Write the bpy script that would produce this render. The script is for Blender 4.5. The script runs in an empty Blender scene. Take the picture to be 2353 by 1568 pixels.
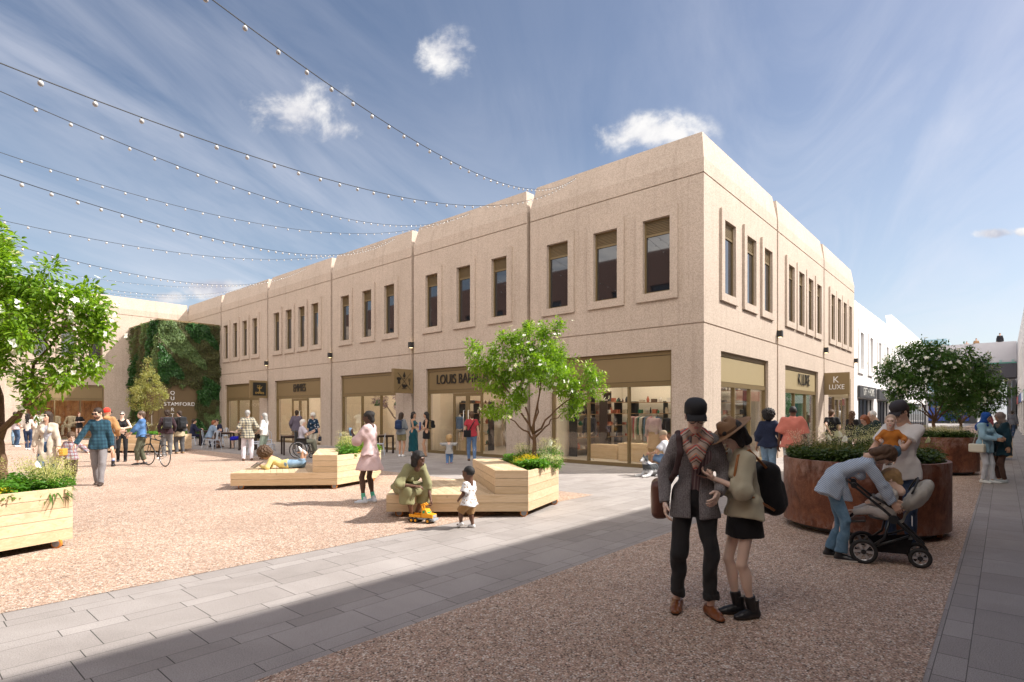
import bpy, math, random, time
import numpy as np
from mathutils import Vector, Matrix
T0 = time.time()
SC = bpy.context.scene
COL = SC.collection
rad = math.radians
# ------------------------------------------------------------------ camera, sky, sun, exposure
EYE = 1.65
cam = bpy.data.cameras.new('camera'); camo = bpy.data.objects.new('camera', cam); COL.objects.link(camo)
camo.location = (0, 0, EYE); camo.rotation_euler = (rad(90), 0, 0)
cam.sensor_width = 36; cam.lens = 36*1285.7/2353; cam.shift_y = 165/2353
cam.clip_start = .1; cam.clip_end = 3000
SC.camera = camo
SUNV = Vector((1.0, .07, 1.0)).normalized()
SUN_EL = math.asin(SUNV.z); SUN_ROT = math.atan2(SUNV.x, SUNV.y)
world = bpy.data.worlds.new('World'); SC.world = world; world.use_nodes = True
SC.view_settings.view_transform = 'Standard'; SC.view_settings.look = 'None'
SC.view_settings.exposure = 1.08; SC.view_settings.gamma = 1
sl = bpy.data.lights.new('sun', 'SUN'); sl.energy = 3.6; sl.angle = rad(.9); sl.color = (1, .95, .88)
so = bpy.data.objects.new('sun', sl); COL.objects.link(so)
so.rotation_euler = SUNV.to_track_quat('Z', 'Y').to_euler(); so.location = (20, 0, 30)

class NT:
    """tiny node-tree helper"""
    def __init__(s, tree): s.t = tree; s.n = tree.nodes; s.l = tree.links; s.n.clear()
    def new(s, typ, **kw):
        n = s.n.new(typ)
        for k, v in kw.items():
            if k.startswith('i_'):
                key = k[2:]; key = int(key) if key.isdigit() else key.replace('_', ' ')
                s.put(n.inputs[key], v)
            else: setattr(n, k, v)
        return n
    def put(s, sock, v):
        if isinstance(v, bpy.types.NodeSocket): s.l.new(v, sock)
        elif isinstance(v, bpy.types.Node): s.l.new(v.outputs[0], sock)
        else:
            if isinstance(v, tuple) and len(v) == 3 and sock.type == 'RGBA': v = v + (1,)
            sock.default_value = v
    def math(s, op, a, b=None, c=None, clamp=False):
        n = s.n.new('ShaderNodeMath'); n.operation = op; n.use_clamp = clamp
        s.put(n.inputs[0], a)
        if b is not None: s.put(n.inputs[1], b)
        if c is not None: s.put(n.inputs[2], c)
        return n.outputs[0]
    def mix(s, f, a, b, blend='MIX'):
        n = s.n.new('ShaderNodeMix'); n.data_type = 'RGBA'; n.blend_type = blend
        s.put(n.inputs[0], f); s.put(n.inputs[6], a); s.put(n.inputs[7], b)
        return n.outputs[2]
    def ramp(s, f, stops, interp='LINEAR'):
        n = s.n.new('ShaderNodeValToRGB'); cr = n.color_ramp; cr.interpolation = interp
        while len(cr.elements) < len(stops): cr.elements.new(.5)
        for e, (p, c) in zip(cr.elements, stops):
            e.position = p; e.color = (c if isinstance(c, tuple) else (c, c, c)) + (1,)
        s.put(n.inputs[0], f); return n.outputs[0]
    def noise(s, vec, scale, detail=4, rough=.55, dist=0):
        n = s.new('ShaderNodeTexNoise'); s.put(n.inputs['Vector'], vec)
        n.inputs['Scale'].default_value = scale; n.inputs['Detail'].default_value = detail
        n.inputs['Roughness'].default_value = rough; n.inputs['Distortion'].default_value = dist
        return n.outputs[0]

def build_sky():
    t = NT(world.node_tree)
    out = t.new('ShaderNodeOutputWorld'); bg = t.new('ShaderNodeBackground')
    sky = t.new('ShaderNodeTexSky', sky_type='NISHITA', sun_disc=False, sun_elevation=SUN_EL, sun_rotation=SUN_ROT,
                air_density=1.0, dust_density=1.3, ozone_density=2.2, altitude=50)
    K = .068
    tc = t.new('ShaderNodeTexCoord'); g = tc.outputs['Generated']
    sx = t.new('ShaderNodeSeparateXYZ', i_0=g)
    X, Y, Z = sx.outputs
    zz = t.math('ADD', t.math('MAXIMUM', Z, 0), .16)
    px = t.math('DIVIDE', X, zz); py = t.math('DIVIDE', Y, zz)
    # cirrus: streaks on a high plane, drawn out along one wind direction
    a = rad(-20)
    su = t.math('ADD', t.math('MULTIPLY', px, math.cos(a)), t.math('MULTIPLY', py, math.sin(a)))
    sv = t.math('SUBTRACT', t.math('MULTIPLY', py, math.cos(a)), t.math('MULTIPLY', px, math.sin(a)))
    cv = t.new('ShaderNodeCombineXYZ', i_0=t.math('MULTIPLY', su, 1.5), i_1=t.math('MULTIPLY', sv, .30))
    n1 = t.noise(cv, 1.5, 9, .60, 1.5)
    cv2 = t.new('ShaderNodeCombineXYZ', i_0=px, i_1=py, i_2=3.3)
    n2 = t.noise(cv2, .55, 4, .5, .3)
    ci = t.math('MULTIPLY', t.ramp(n1, [(.40, 0.), (.72, 1.)]), t.ramp(n2, [(.34, .2), (.56, 1.)]))
    ci = t.math('MULTIPLY', ci, .40)
    skyc = t.new('ShaderNodeVectorMath', operation='SCALE'); t.put(skyc.inputs[0], sky.outputs[0]); skyc.inputs['Scale'].default_value = K
    skyt = t.mix(1.0, skyc.outputs[0], (1.12, 1.0, .93), 'MULTIPLY')
    # pale veil near the horizon
    col = t.mix(t.ramp(Z, [(0., .55), (.16, .25), (.45, .0)]), skyt, (.36, .43, .50))
    col = t.mix(ci, col, (.42, .425, .47))
    # cumulus: billows round fixed bearings, world direction only
    yy = t.math('MAXIMUM', Y, .05); u = t.math('DIVIDE', X, yy); v = t.math('DIVIDE', Z, yy)
    front = t.math('GREATER_THAN', Y, .1)
    uv = t.new('ShaderNodeCombineXYZ', i_0=u, i_1=v)
    nb = t.noise(uv, 9, 9, .62, .25); nf = t.noise(uv, 4.5, 5, .55, .1)
    tot = None
    for (cx_, cy_, rx, ry, w) in [(690, 255, 165, 105, 1.05), (775, 300, 100, 55, .95), (1020, 122, 105, 90, 1.05), (1085, 112, 45, 30, .6), (905, 172, 60, 35, .5),
                                  (1500, 305, 175, 70, 1.3), (1440, 320, 120, 50, .9), (492, 662, 90, 34, 2.), (2285, 537, 62, 20, 1.9), (2349, 535, 30, 14, 1.4), (380, 684, 60, 22, 1.4)]:
        du = t.math('DIVIDE', t.math('SUBTRACT', u, (cx_-1176.5)/1285.7), rx/1285.7)
        dv = t.math('DIVIDE', t.math('SUBTRACT', v, (949-cy_)/1285.7), ry/1285.7)
        r2 = t.math('ADD', t.math('MULTIPLY', du, du), t.math('MULTIPLY', dv, dv))
        m = t.math('MULTIPLY', t.math('SUBTRACT', 1., t.math('SQRT', r2)), w)
        tot = m if tot is None else t.math('MAXIMUM', tot, m)
    dens = t.math('ADD', t.math('MULTIPLY', tot, .80), t.math('MULTIPLY', t.math('SUBTRACT', nb, .57), 3.0))
    mask = t.math('MULTIPLY', t.ramp(dens, [(.0, 0.), (.75, .92)], 'EASE'), t.math('MULTIPLY', front, t.math('GREATER_THAN', tot, -.25)))
    mask = t.math('MULTIPLY', mask, t.ramp(tot, [(0., 0.), (.4, 1.)]))
    cc = t.ramp(t.math('ADD', t.math('MULTIPLY', nb, .6), t.math('MULTIPLY', nf, .5)), [(.44, (.27, .275, .32)), (.64, (.50, .49, .48))])
    col = t.mix(mask, col, cc)
    # bright cloud added out of view behind the camera to fill shaded faces
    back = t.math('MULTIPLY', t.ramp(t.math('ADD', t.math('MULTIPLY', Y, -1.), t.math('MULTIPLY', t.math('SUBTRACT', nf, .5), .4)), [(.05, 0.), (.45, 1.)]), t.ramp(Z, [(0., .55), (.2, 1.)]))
    fill_cloud = t.ramp(t.noise(g, 3.2, 6, .6, .3), [(.3, (.62, .58, .55)), (.6, (1.0, .93, .86))])
    bs_ = t.new('ShaderNodeVectorMath', operation='SCALE'); t.put(bs_.inputs[0], fill_cloud); bs_.inputs['Scale'].default_value = 1.55
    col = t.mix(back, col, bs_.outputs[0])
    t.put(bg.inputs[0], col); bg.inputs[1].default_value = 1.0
    t.l.new(bg.outputs[0], out.inputs[0])
build_sky()

# ------------------------------------------------------------------ materials
def new_mat(name):
    m = bpy.data.materials.new(name); m.use_nodes = True
    t = NT(m.node_tree)
    out = t.new('ShaderNodeOutputMaterial'); b = t.new('ShaderNodeBsdfPrincipled'); t.l.new(b.outputs[0], out.inputs[0])
    tc = t.new('ShaderNodeTexCoord')
    return m, t, b, tc.outputs['Object'], out
def add_bump(t, b, h, strength, dist=.01):
    bp = t.new('ShaderNodeBump'); bp.inputs['Strength'].default_value = strength; bp.inputs['Distance'].default_value = dist
    t.put(bp.inputs['Height'], h); t.l.new(bp.outputs[0], b.inputs['Normal'])
MC = {}
def simple(name, col, rough=.6, var=.12, vs=8, bump=0, bs=60, metal=0, spec=.5, sheen=0, coat=0, sss=0):
    key = (name, col)
    if key in MC: return MC[key]
    m, t, b, o, out = new_mat(name)
    c = t.mix(t.noise(o, vs, 5, .6), tuple(x*(1-var) for x in col), tuple(min(1, x*(1+var)) for x in col))
    t.put(b.inputs['Base Color'], c)
    b.inputs['Roughness'].default_value = rough; b.inputs['Metallic'].default_value = metal
    b.inputs['Specular IOR Level'].default_value = spec
    if sheen: b.inputs['Sheen Weight'].default_value = sheen
    if coat: b.inputs['Coat Weight'].default_value = coat
    if sss:
        b.inputs['Subsurface Weight'].default_value = sss; b.inputs['Subsurface Radius'].default_value = (.02, .008, .004)
    if bump: add_bump(t, b, t.noise(o, bs, 3, .6), bump)
    MC[key] = m
    return m

def mat_concrete(name, c0, c1, dark, speck=130, rough=.85):
    m, t, b, o, out = new_mat(name)
    big = t.noise(o, .55, 6, .6, .4)
    vor = t.new('ShaderNodeTexVoronoi', feature='F1'); t.put(vor.inputs['Vector'], o); vor.inputs['Scale'].default_value = speck*.35
    sp = t.new('ShaderNodeSeparateColor', i_0=vor.outputs['Color']).outputs[0]
    fine = t.noise(o, speck, 3, .7)
    base = t.mix(t.ramp(sp, [(.1, 0.), (.9, 1.)]), c0, c1)
    base = t.mix(t.math('MULTIPLY', t.ramp(fine, [(.56, 0.), (.68, 1.)]), .42), base, dark)
    base = t.mix(t.math('MULTIPLY', t.ramp(fine, [(.30, 1.), (.42, 0.)]), .35), base, tuple(min(1, x*1.35) for x in c1))
    base = t.mix(1., base, t.ramp(big, [(.25, (.9, .89, .88)), (.75, (1.06, 1.05, 1.05))]), 'MULTIPLY')
    ms = t.new('ShaderNodeMapping'); t.put(ms.inputs['Vector'], o); ms.inputs['Scale'].default_value = (3.2, 3.2, .16)
    base = t.mix(t.math('MULTIPLY', t.ramp(t.noise(ms.outputs[0], 1.6, 6, .65), [(.52, 0.), (.74, 1.)]), .30), base, dark)   # rain streaks
    t.put(b.inputs['Base Color'], base); b.inputs['Roughness'].default_value = rough; b.inputs['Specular IOR Level'].default_value = .25
    add_bump(t, b, t.math('ADD', fine, t.math('MULTIPLY', sp, .5)), .35, .004)
    return m
def mat_gravel():
    m, t, b, o, out = new_mat('bonded_gravel')
    def vor(sc):
        v = t.new('ShaderNodeTexVoronoi', feature='F1'); t.put(v.inputs['Vector'], o); v.inputs['Scale'].default_value = sc
        return v
    v1 = vor(80); r = t.new('ShaderNodeSeparateColor', i_0=v1.outputs['Color'])
    c = t.ramp(r.outputs[0], [(0., (.13, .09, .07)), (.12, (.37, .245, .18)), (.32, (.58, .405, .30)), (.52, (.68, .515, .395)), (.72, (.51, .31, .235)), (.86, (.76, .63, .515)), (1., (.86, .79, .71))])
    v2 = vor(23); r2 = t.new('ShaderNodeSeparateColor', i_0=v2.outputs['Color']).outputs[1]
    c = t.mix(1., c, t.ramp(r2, [(0., .84), (1., 1.12)]), 'MULTIPLY')
    c = t.mix(1., c, t.ramp(t.noise(o, .5, 5, .6), [(.3, (.90, .88, .86)), (.7, (1.06, 1.06, 1.06))]), 'MULTIPLY')
    c = t.mix(t.math('MULTIPLY', t.ramp(t.noise(o, .23, 7, .7, .8), [(.50, 0.), (.68, 1.)]), .22), c, (.26, .19, .15))
    edge = t.ramp(v1.outputs['Distance'], [(.35, 1.), (.72, .58)])
    c = t.mix(1., c, edge, 'MULTIPLY')
    t.put(b.inputs['Base Color'], c); b.inputs['Roughness'].default_value = .75; b.inputs['Specular IOR Level'].default_value = .3
    add_bump(t, b, t.math('MULTIPLY', v1.outputs['Distance'], -1.), .7, .006)
    return m
def mat_slab(name, c0, c1):
    """granite paving: wide and narrow courses alternate along x, staggered cross joints"""
    m, t, b, o, out = new_mat(name); M = t.math
    X, Y, Z = t.new('ShaderNodeSeparateXYZ', i_0=o).outputs
    v = M('DIVIDE', M('ADD', Y, 50.08), .56); row = M('FLOOR', v); fv = M('MULTIPLY', M('FRACT', v), .56)
    nar = M('GREATER_THAN', fv, .39); rid = M('ADD', M('MULTIPLY', row, 2.), nar)
    L = M('ADD', .72, M('MULTIPLY', nar, -.30)); u = M('ADD', M('DIVIDE', X, L), M('MULTIPLY', M('FRACT', M('MULTIPLY', M('SINE', M('MULTIPLY', rid, 12.9898)), 437.58)), 1.))
    col = M('FLOOR', u); fu = M('MULTIPLY', M('FRACT', u), L)
    du = M('MINIMUM', fu, M('SUBTRACT', L, fu)); dv = M('MINIMUM', M('MINIMUM', fv, M('SUBTRACT', .56, fv)), M('ABSOLUTE', M('SUBTRACT', fv, .39)))
    joint = M('MAXIMUM', M('LESS_THAN', du, .0032), M('MULTIPLY', M('LESS_THAN', dv, .0028), .75))
    h = M('FRACT', M('MULTIPLY', M('SINE', M('ADD', M('MULTIPLY', rid, 78.233), M('MULTIPLY', col, 37.719))), 4375.85))
    fine = t.noise(o, 130, 2, .8); f2 = t.noise(o, 260, 2, .7); big = t.noise(o, .8, 7, .65, .8)
    c = t.mix(h, c0, c1)
    c = t.mix(M('MULTIPLY', t.ramp(fine, [(.46, 0.), (.60, 1.)]), .62), c, tuple(x*.42 for x in c0))
    c = t.mix(M('MULTIPLY', t.ramp(f2, [(.56, 0.), (.66, 1.)]), .55), c, tuple(min(1, x*1.45) for x in c1))
    c = t.mix(1., c, t.ramp(big, [(.3, (.84, .83, .82)), (.7, (1.1, 1.1, 1.1))]), 'MULTIPLY')
    c = t.mix(joint, c, (.055, .05, .045))
    t.put(b.inputs['Base Color'], c); b.inputs['Roughness'].default_value = .7; b.inputs['Specular IOR Level'].default_value = .3
    add_bump(t, b, M('SUBTRACT', M('ADD', M('MULTIPLY', fine, .3), M('MULTIPLY', h, .25)), joint), .5, .006)
    return m
def mat_wood(name, c0, c1, axis='x'):
    m, t, b, o, out = new_mat(name)
    sc = {'x': (1.1, 14, 14), 'y': (14, 1.1, 14)}[axis]
    geo = t.new('ShaderNodeNewGeometry')
    sh = t.math('MULTIPLY', geo.outputs['Random Per Island'], 37.)
    mp = t.new('ShaderNodeMapping'); t.put(mp.inputs['Vector'], o); mp.inputs['Scale'].default_value = sc
    cmb = t.new('ShaderNodeCombineXYZ', i_0=sh, i_1=sh, i_2=sh); t.put(mp.inputs['Location'], cmb)
    n = t.noise(mp.outputs[0], 1.6, 8, .62, 1.3)
    c = t.mix(t.ramp(n, [(.3, 0.), (.5, .45), (.72, 1.)]), c1, c0)
    c = t.mix(t.ramp(t.noise(mp.outputs[0], 7, 4, .7, .6), [(.52, 0.), (.72, .35)]), c, tuple(x*.62 for x in c1))
    rp = t.ramp(geo.outputs['Random Per Island'], [(0., (.84, .82, .78)), (1., (1.1, 1.1, 1.12))])
    c = t.mix(1., c, rp, 'MULTIPLY')
    vk = t.new('ShaderNodeTexVoronoi', feature='F1'); t.put(vk.inputs['Vector'], o); vk.inputs['Scale'].default_value = 2.3
    c = t.mix(t.ramp(vk.outputs['Distance'], [(.035, .75), (.07, 0.)]), c, (.16, .09, .045))
    t.put(b.inputs['Base Color'], c); b.inputs['Roughness'].default_value = .55; b.inputs['Specular IOR Level'].default_value = .35
    add_bump(t, b, n, .15, .004)
    return m
def mat_corten():
    m, t, b, o, out = new_mat('weathered_steel')
    mp = t.new('ShaderNodeMapping'); t.put(mp.inputs['Vector'], o); mp.inputs['Scale'].default_value = (1, 1, .7)
    n1 = t.noise(mp.outputs[0], 4.5, 9, .65, .6); n2 = t.noise(mp.outputs[0], 17, 7, .7, .2); n3 = t.noise(o, 75, 3, .7)
    c = t.ramp(n1, [(.28, (.060, .020, .011)), (.45, (.135, .042, .020)), (.6, (.215, .075, .034)), (.75, (.30, .115, .06))])
    c = t.mix(t.ramp(n2, [(.50, 0.), (.72, .5)]), c, (.055, .02, .012))
    c = t.mix(t.ramp(n3, [(.56, 0.), (.7, .4)]), c, (.42, .20, .12))
    sz = t.new('ShaderNodeSeparateXYZ', i_0=o).outputs[2]
    band = t.ramp(t.math('ADD', sz, t.math('MULTIPLY', t.math('SUBTRACT', n1, .5), .7)), [(.70, 0.), (.86, .62)])
    scum = t.math('MULTIPLY', band, t.ramp(t.noise(mp.outputs[0], 6, 8, .7, 1.), [(.42, 0.), (.6, 1.)]))
    c = t.mix(scum, c, (.40, .27, .23))
    low = t.math('MULTIPLY', t.ramp(sz, [(.12, .5), (.3, 0.)]), t.ramp(n2, [(.45, 0.), (.6, 1.)]))
    c = t.mix(low, c, (.36, .24, .20))
    t.put(b.inputs['Base Color'], c); t.put(b.inputs['Roughness'], t.ramp(n2, [(.3, .38), (.7, .68)]))
    b.inputs['Metallic'].default_value = .15
    add_bump(t, b, t.math('ADD', n2, n3), .2, .006)
    return m
def mat_glass(name, tint=(1, 1, 1), refl=.07):
    m, t, b, o, out = new_mat(name); t.n.remove(b)
    tr = t.new('ShaderNodeBsdfTransparent'); tr.inputs[0].default_value = tint + (1,)
    gl = t.new('ShaderNodeBsdfGlossy'); gl.inputs['Roughness'].default_value = .012
    lw = t.new('ShaderNodeLayerWeight'); lw.inputs[0].default_value = .5
    fac = t.math('ADD', t.math('MULTIPLY', t.math('POWER', lw.outputs['Facing'], 3.5), .62), refl, clamp=True)
    mx = t.new('ShaderNodeMixShader'); t.put(mx.inputs[0], fac); t.l.new(tr.outputs[0], mx.inputs[1]); t.l.new(gl.outputs[0], mx.inputs[2])
    bp = t.new('ShaderNodeBump'); bp.inputs['Strength'].default_value = .04; bp.inputs['Distance'].default_value = .02
    t.put(bp.inputs['Height'], t.noise(o, 1.2, 2)); t.l.new(bp.outputs[0], gl.inputs['Normal'])
    t.l.new(mx.outputs[0], out.inputs[0])
    return m
def mat_emit(name, col, s):
    m, t, b, o, out = new_mat(name); t.n.remove(b)
    e = t.new('ShaderNodeEmission'); e.inputs[0].default_value = col + (1,); e.inputs[1].default_value = s
    t.l.new(e.outputs[0], out.inputs[0]); return m
def mat_leaf(name, c0, c1, trans=.4, rough=.42):
    if name in MC: return MC[name]
    m, t, b, o, out = new_mat(name)
    geo = t.new('ShaderNodeNewGeometry')
    f = t.math('ADD', t.math('MULTIPLY', geo.outputs['Random Per Island'], .6), t.math('MULTIPLY', t.noise(o, 1.7, 3), .55))
    c = t.ramp(f, [(.15, c0), (.85, c1)])
    t.put(b.inputs['Base Color'], c); b.inputs['Roughness'].default_value = rough; b.inputs['Specular IOR Level'].default_value = .4
    tl = t.new('ShaderNodeBsdfTranslucent'); t.put(tl.inputs[0], t.mix(1., c, (1.5, 1.5, .55), 'MULTIPLY'))
    mx = t.new('ShaderNodeMixShader'); mx.inputs[0].default_value = trans
    t.l.new(b.outputs[0], mx.inputs[1]); t.l.new(tl.outputs[0], mx.inputs[2]); t.l.new(mx.outputs[0], out.inputs[0])
    MC[name] = m
    return m
def mat_cloth(name, kind, c0, c1=None, c2=None, scale=1., rough=.85):
    """woven cloth; kind = plain, denim, plaid, stripes (horizontal), pinstripe (vertical), floral, tweed, knit"""
    key = (name, kind, c0, c1, scale)
    if key in MC: return MC[key]
    m, t, b, o, out = new_mat(name)
    sx = t.new('ShaderNodeSeparateXYZ', i_0=o); X, Y, Z = sx.outputs
    n = t.noise(o, 9, 5, .6)
    def band(v, freq, lo, hi):
        fr = t.math('FRACT', t.math('MULTIPLY', v, freq))
        return t.math('MULTIPLY', t.math('GREATER_THAN', fr, lo), t.math('LESS_THAN', fr, hi))
    base = t.mix(n, tuple(x*.86 for x in c0), tuple(min(1, x*1.12) for x in c0))
    bs = t.noise(o, 200, 2, .6)
    if kind == 'denim':
        base = t.mix(t.ramp(t.noise(o, 6, 6, .7), [(.45, 0.), (.7, .6)]), base, tuple(min(1, x*1.7+.06) for x in c0))
    elif kind == 'plaid':
        u = t.math('ADD', X, t.math('MULTIPLY', Y, .8))
        base = t.mix(t.math('MULTIPLY', band(u, 13*scale, 0., .42), .62), base, c1)
        base = t.mix(t.math('MULTIPLY', band(Z, 13*scale, 0., .42), .62), base, c1)
        if c2:
            base = t.mix(t.math('MULTIPLY', band(u, 13*scale, .66, .74), .7), base, c2)
            base = t.mix(t.math('MULTIPLY', band(Z, 13*scale, .66, .74), .7), base, c2)
    elif kind == 'stripes': base = t.mix(band(Z, 30*scale, 0., .45), base, c1)
    elif kind == 'pinstripe': base = t.mix(band(t.math('ADD', X, t.math('MULTIPLY', Y, .55)), 36*scale, 0., .4), base, c1)
    elif kind == 'pinlean': base = t.mix(band(t.math('SUBTRACT', t.math('MULTIPLY', Y, .66), t.math('MULTIPLY', Z, .75)), 38*scale, 0., .4), base, c1)
    elif kind == 'floral':
        v = t.new('ShaderNodeTexVoronoi', feature='F1'); t.put(v.inputs['Vector'], o); v.inputs['Scale'].default_value = 11*scale
        base = t.mix(t.ramp(t.math('ADD', v.outputs['Distance'], t.math('MULTIPLY', t.noise(o, 60, 3), .35)), [(.42, 1.), (.5, 0.)]), base, c1)
    elif kind == 'tweed':
        base = t.mix(t.ramp(t.noise(o, 110, 3, .8), [(.38, 0.), (.62, 1.)]), c0, c1)
        base = t.mix(t.math('MULTIPLY', band(X, 60, 0., .5), .25), base, c1)
    elif kind == 'knit':
        base = t.mix(t.ramp(t.noise(o, 70, 4, .8), [(.35, 0.), (.7, 1.)]), c0, tuple(x*1.9+.004 for x in c0)); bs = t.noise(o, 60, 4, .8)
    t.put(b.inputs['Base Color'], base); b.inputs['Roughness'].default_value = rough
    b.inputs['Specular IOR Level'].default_value = .2; b.inputs['Sheen Weight'].default_value = .12
    folds = t.noise(o, 7, 3, .5, 1.2)
    bp = t.new('ShaderNodeBump'); bp.inputs['Strength'].default_value = .5; bp.inputs['Distance'].default_value = .02
    t.put(bp.inputs['Height'], t.math('ADD', t.math('MULTIPLY', folds, 1.), t.math('MULTIPLY', bs, .12))); t.l.new(bp.outputs[0], b.inputs['Normal'])
    MC[key] = m
    return m

WALLC = mat_concrete('pink_aggregate_concrete', (.415, .342, .282), (.555, .47, .395), (.215, .16, .125))
WHITEC = mat_concrete('white_painted_render', (.80, .80, .80), (.86, .86, .86), (.70, .70, .70), 60)
BRONZE = simple('bronze_metal', (.20, .145, .07), .42, .06, 3, .12, 240, metal=.35)
BRONZE2 = simple('bronze_fascia', (.235, .17, .085), .5, .05, 2, .2, 300, metal=.3)
DARKM = simple('black_metal', (.02, .02, .022), .45, .1, 5)
LOUVRE = simple('bronze_louvre', (.17, .12, .055), .5, .05, 3)
WINGL = simple('dark_window_glass', (.012, .014, .018), .03, 0, 1, spec=1.0, coat=.6)
GLASS = mat_glass('shop_glass', (.97, .97, .95), .05)
GRAVEL = mat_gravel()
WOOD = mat_wood('pale_timber_x', (.74, .585, .40), (.58, .42, .25), 'x')
WOODY = mat_wood('pale_timber_y', (.74, .585, .40), (.58, .42, .25), 'y')
CORTEN = mat_corten()
SOIL = simple('soil', (.05, .035, .022), .95, .4, 20, .6, 40)
WHITEP = simple('white_paint', (.78, .79, .82), .4, .03)
CREAMW = simple('interior_cream', (.70, .60, .47), .8, .05)

# ------------------------------------------------------------------ mesh helpers
class MB:
    def __init__(s): s.v = []; s.f = []; s.m = []
    def add(s, vs, fs, mi=0):
        o = len(s.v); s.v.extend([tuple(p) for p in vs]); s.f.extend([tuple(i+o for i in f) for f in fs]); s.m.extend([mi]*len(fs)); return s
    def quad(s, a, b, c, d, mi=0): return s.add([a, b, c, d], [(0, 1, 2, 3)], mi)
    def box(s, x0, x1, y0, y1, z0, z1, mi=0, M=None):
        vs = [Vector((x, y, z)) for z in (z0, z1) for x, y in ((x0, y0), (x1, y0), (x1, y1), (x0, y1))]
        if M is not None: vs = [M @ p for p in vs]
        return s.add(vs, [(3, 2, 1, 0), (4, 5, 6, 7), (0, 1, 5, 4), (1, 2, 6, 5), (2, 3, 7, 6), (3, 0, 4, 7)], mi)
    def prism(s, poly, z0, z1, mi=0, cap=True):
        n = len(poly); vs = [(x, y, z0) for x, y in poly]+[(x, y, z1) for x, y in poly]
        fs = [(i, (i+1) % n, n+(i+1) % n, n+i) for i in range(n)]
        if cap: fs += [tuple(range(n-1, -1, -1)), tuple(range(n, 2*n))]
        return s.add(vs, fs, mi)
    def tube(s, pts, r, n=8, mi=0, close=False):
        pts = [Vector(p) for p in pts]; rr = r if isinstance(r, (list, tuple)) else [r]*len(pts)
        vs = []; N = len(pts); up = None
        for i, p in enumerate(pts):
            if close: d = pts[(i+1) % N]-pts[i-1]
            else: d = pts[min(i+1, N-1)]-pts[max(i-1, 0)]
            d.normalize()
            if up is None: up = Vector((0, 0, 1)) if abs(d.z) < .9 else Vector((1, 0, 0))
            a = d.cross(up)
            if a.length < 1e-4: a = d.cross(Vector((1, 0, 0)))
            a.normalize(); b = a.cross(d); up = b
            for k in range(n):
                t = 2*math.pi*k/n; vs.append(p+a*math.cos(t)*rr[i]+b*math.sin(t)*rr[i])
        fs = []
        for i in range(N if close else N-1):
            j = (i+1) % N
            for k in range(n): fs.append((i*n+k, i*n+(k+1) % n, j*n+(k+1) % n, j*n+k))
        if not close: fs += [tuple(range(n-1, -1, -1)), tuple(range((N-1)*n, N*n))]
        return s.add(vs, fs, mi)
    def lathe(s, prof, c=(0, 0, 0), n=24, mi=0, M=None):
        vs = []; N = len(prof)
        for r, z in prof:
            for k in range(n):
                t = 2*math.pi*k/n; p = Vector((r*math.cos(t), r*math.sin(t), z))
                if M is not None: p = M @ p
                vs.append(p+Vector(c))
        fs = [(i*n+k, i*n+(k+1) % n, (i+1)*n+(k+1) % n, (i+1)*n+k) for i in range(N-1) for k in range(n)]
        return s.add(vs, fs, mi)
    def mesh(s, name):
        me = bpy.data.meshes.new(name); me.from_pydata(s.v, [], s.f)
        if any(s.m): me.polygons.foreach_set('material_index', s.m)
        return me
    def build(s, name, mat, parent=None, smooth=False, bevel=0, recalc=True, label=None, loc=None, rot=None):
        me = s.mesh(name); o = bpy.data.objects.new(name, me); COL.objects.link(o)
        for mm in (mat if isinstance(mat, (list, tuple)) else [mat]): me.materials.append(mm)
        if recalc:
            import bmesh
            bm = bmesh.new(); bm.from_mesh(me); bmesh.ops.recalc_face_normals(bm, faces=bm.faces); bm.to_mesh(me); bm.free()
        if smooth: me.polygons.foreach_set('use_smooth', [True]*len(me.polygons))
        if bevel:
            bv = o.modifiers.new('bevel', 'BEVEL'); bv.width = bevel; bv.segments = 2; bv.limit_method = 'ANGLE'; bv.angle_limit = rad(35)
        if parent is not None: o.parent = parent
        if loc is not None: o.location = loc
        if rot is not None: o.rotation_euler = rot
        if label: o['label'] = label
        return o
def tag(o, label=None, cat=None, group=None, kind=None):
    if label: o['label'] = label
    if cat: o['category'] = cat
    if group: o['group'] = group
    if kind: o['kind'] = kind
    return o
def thing(name, label, cat, loc=(0, 0, 0), rz=0, group=None):
    o = bpy.data.objects.new(name, None); COL.objects.link(o); o.empty_display_size = .2
    o.location = loc; o.rotation_euler = (0, 0, rz); return tag(o, label, cat, group)
def copy_tree(o, parent=None):
    c = o.copy(); COL.objects.link(c)
    if parent is not None: c.parent = parent
    for ch in [x for x in o.children]: copy_tree(ch, c)
    return c
FONT = {}
def text_mesh(txt, size, depth, xscale=1., bold=0, serif=False):
    """letters as real extruded geometry lying in the XY plane, centred on the origin"""
    cu = bpy.data.curves.new('t', 'FONT'); cu.body = txt; cu.size = size; cu.extrude = depth; cu.align_x = 'CENTER'; cu.align_y = 'CENTER'; cu.offset = bold
    o = bpy.data.objects.new('t', cu); COL.objects.link(o)
    bpy.context.view_layer.update()
    me = bpy.data.meshes.new_from_object(o.evaluated_get(bpy.context.evaluated_depsgraph_get()))
    bpy.data.objects.remove(o)
    for v in me.vertices: v.co.x *= xscale
    return me

F_, CX, HY = 1285.7, 1176.5, 949
def GP(x, y, z=0.):
    Y = (EYE-z)*F_/(y-HY); return Vector(((x-CX)/F_*Y, Y, z))
TH = rad(48.7)
dL = Vector((-math.sin(TH), math.cos(TH), 0)); dR = Vector((math.cos(TH), math.sin(TH), 0))
CC = Vector((5.27, 15.37, 0))
def AB(a, b, z=0.): return CC+dR*a+dL*b+Vector((0, 0, z))
def toAB(p): q = Vector(p)-CC; return q.dot(dR), q.dot(dL)
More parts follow.
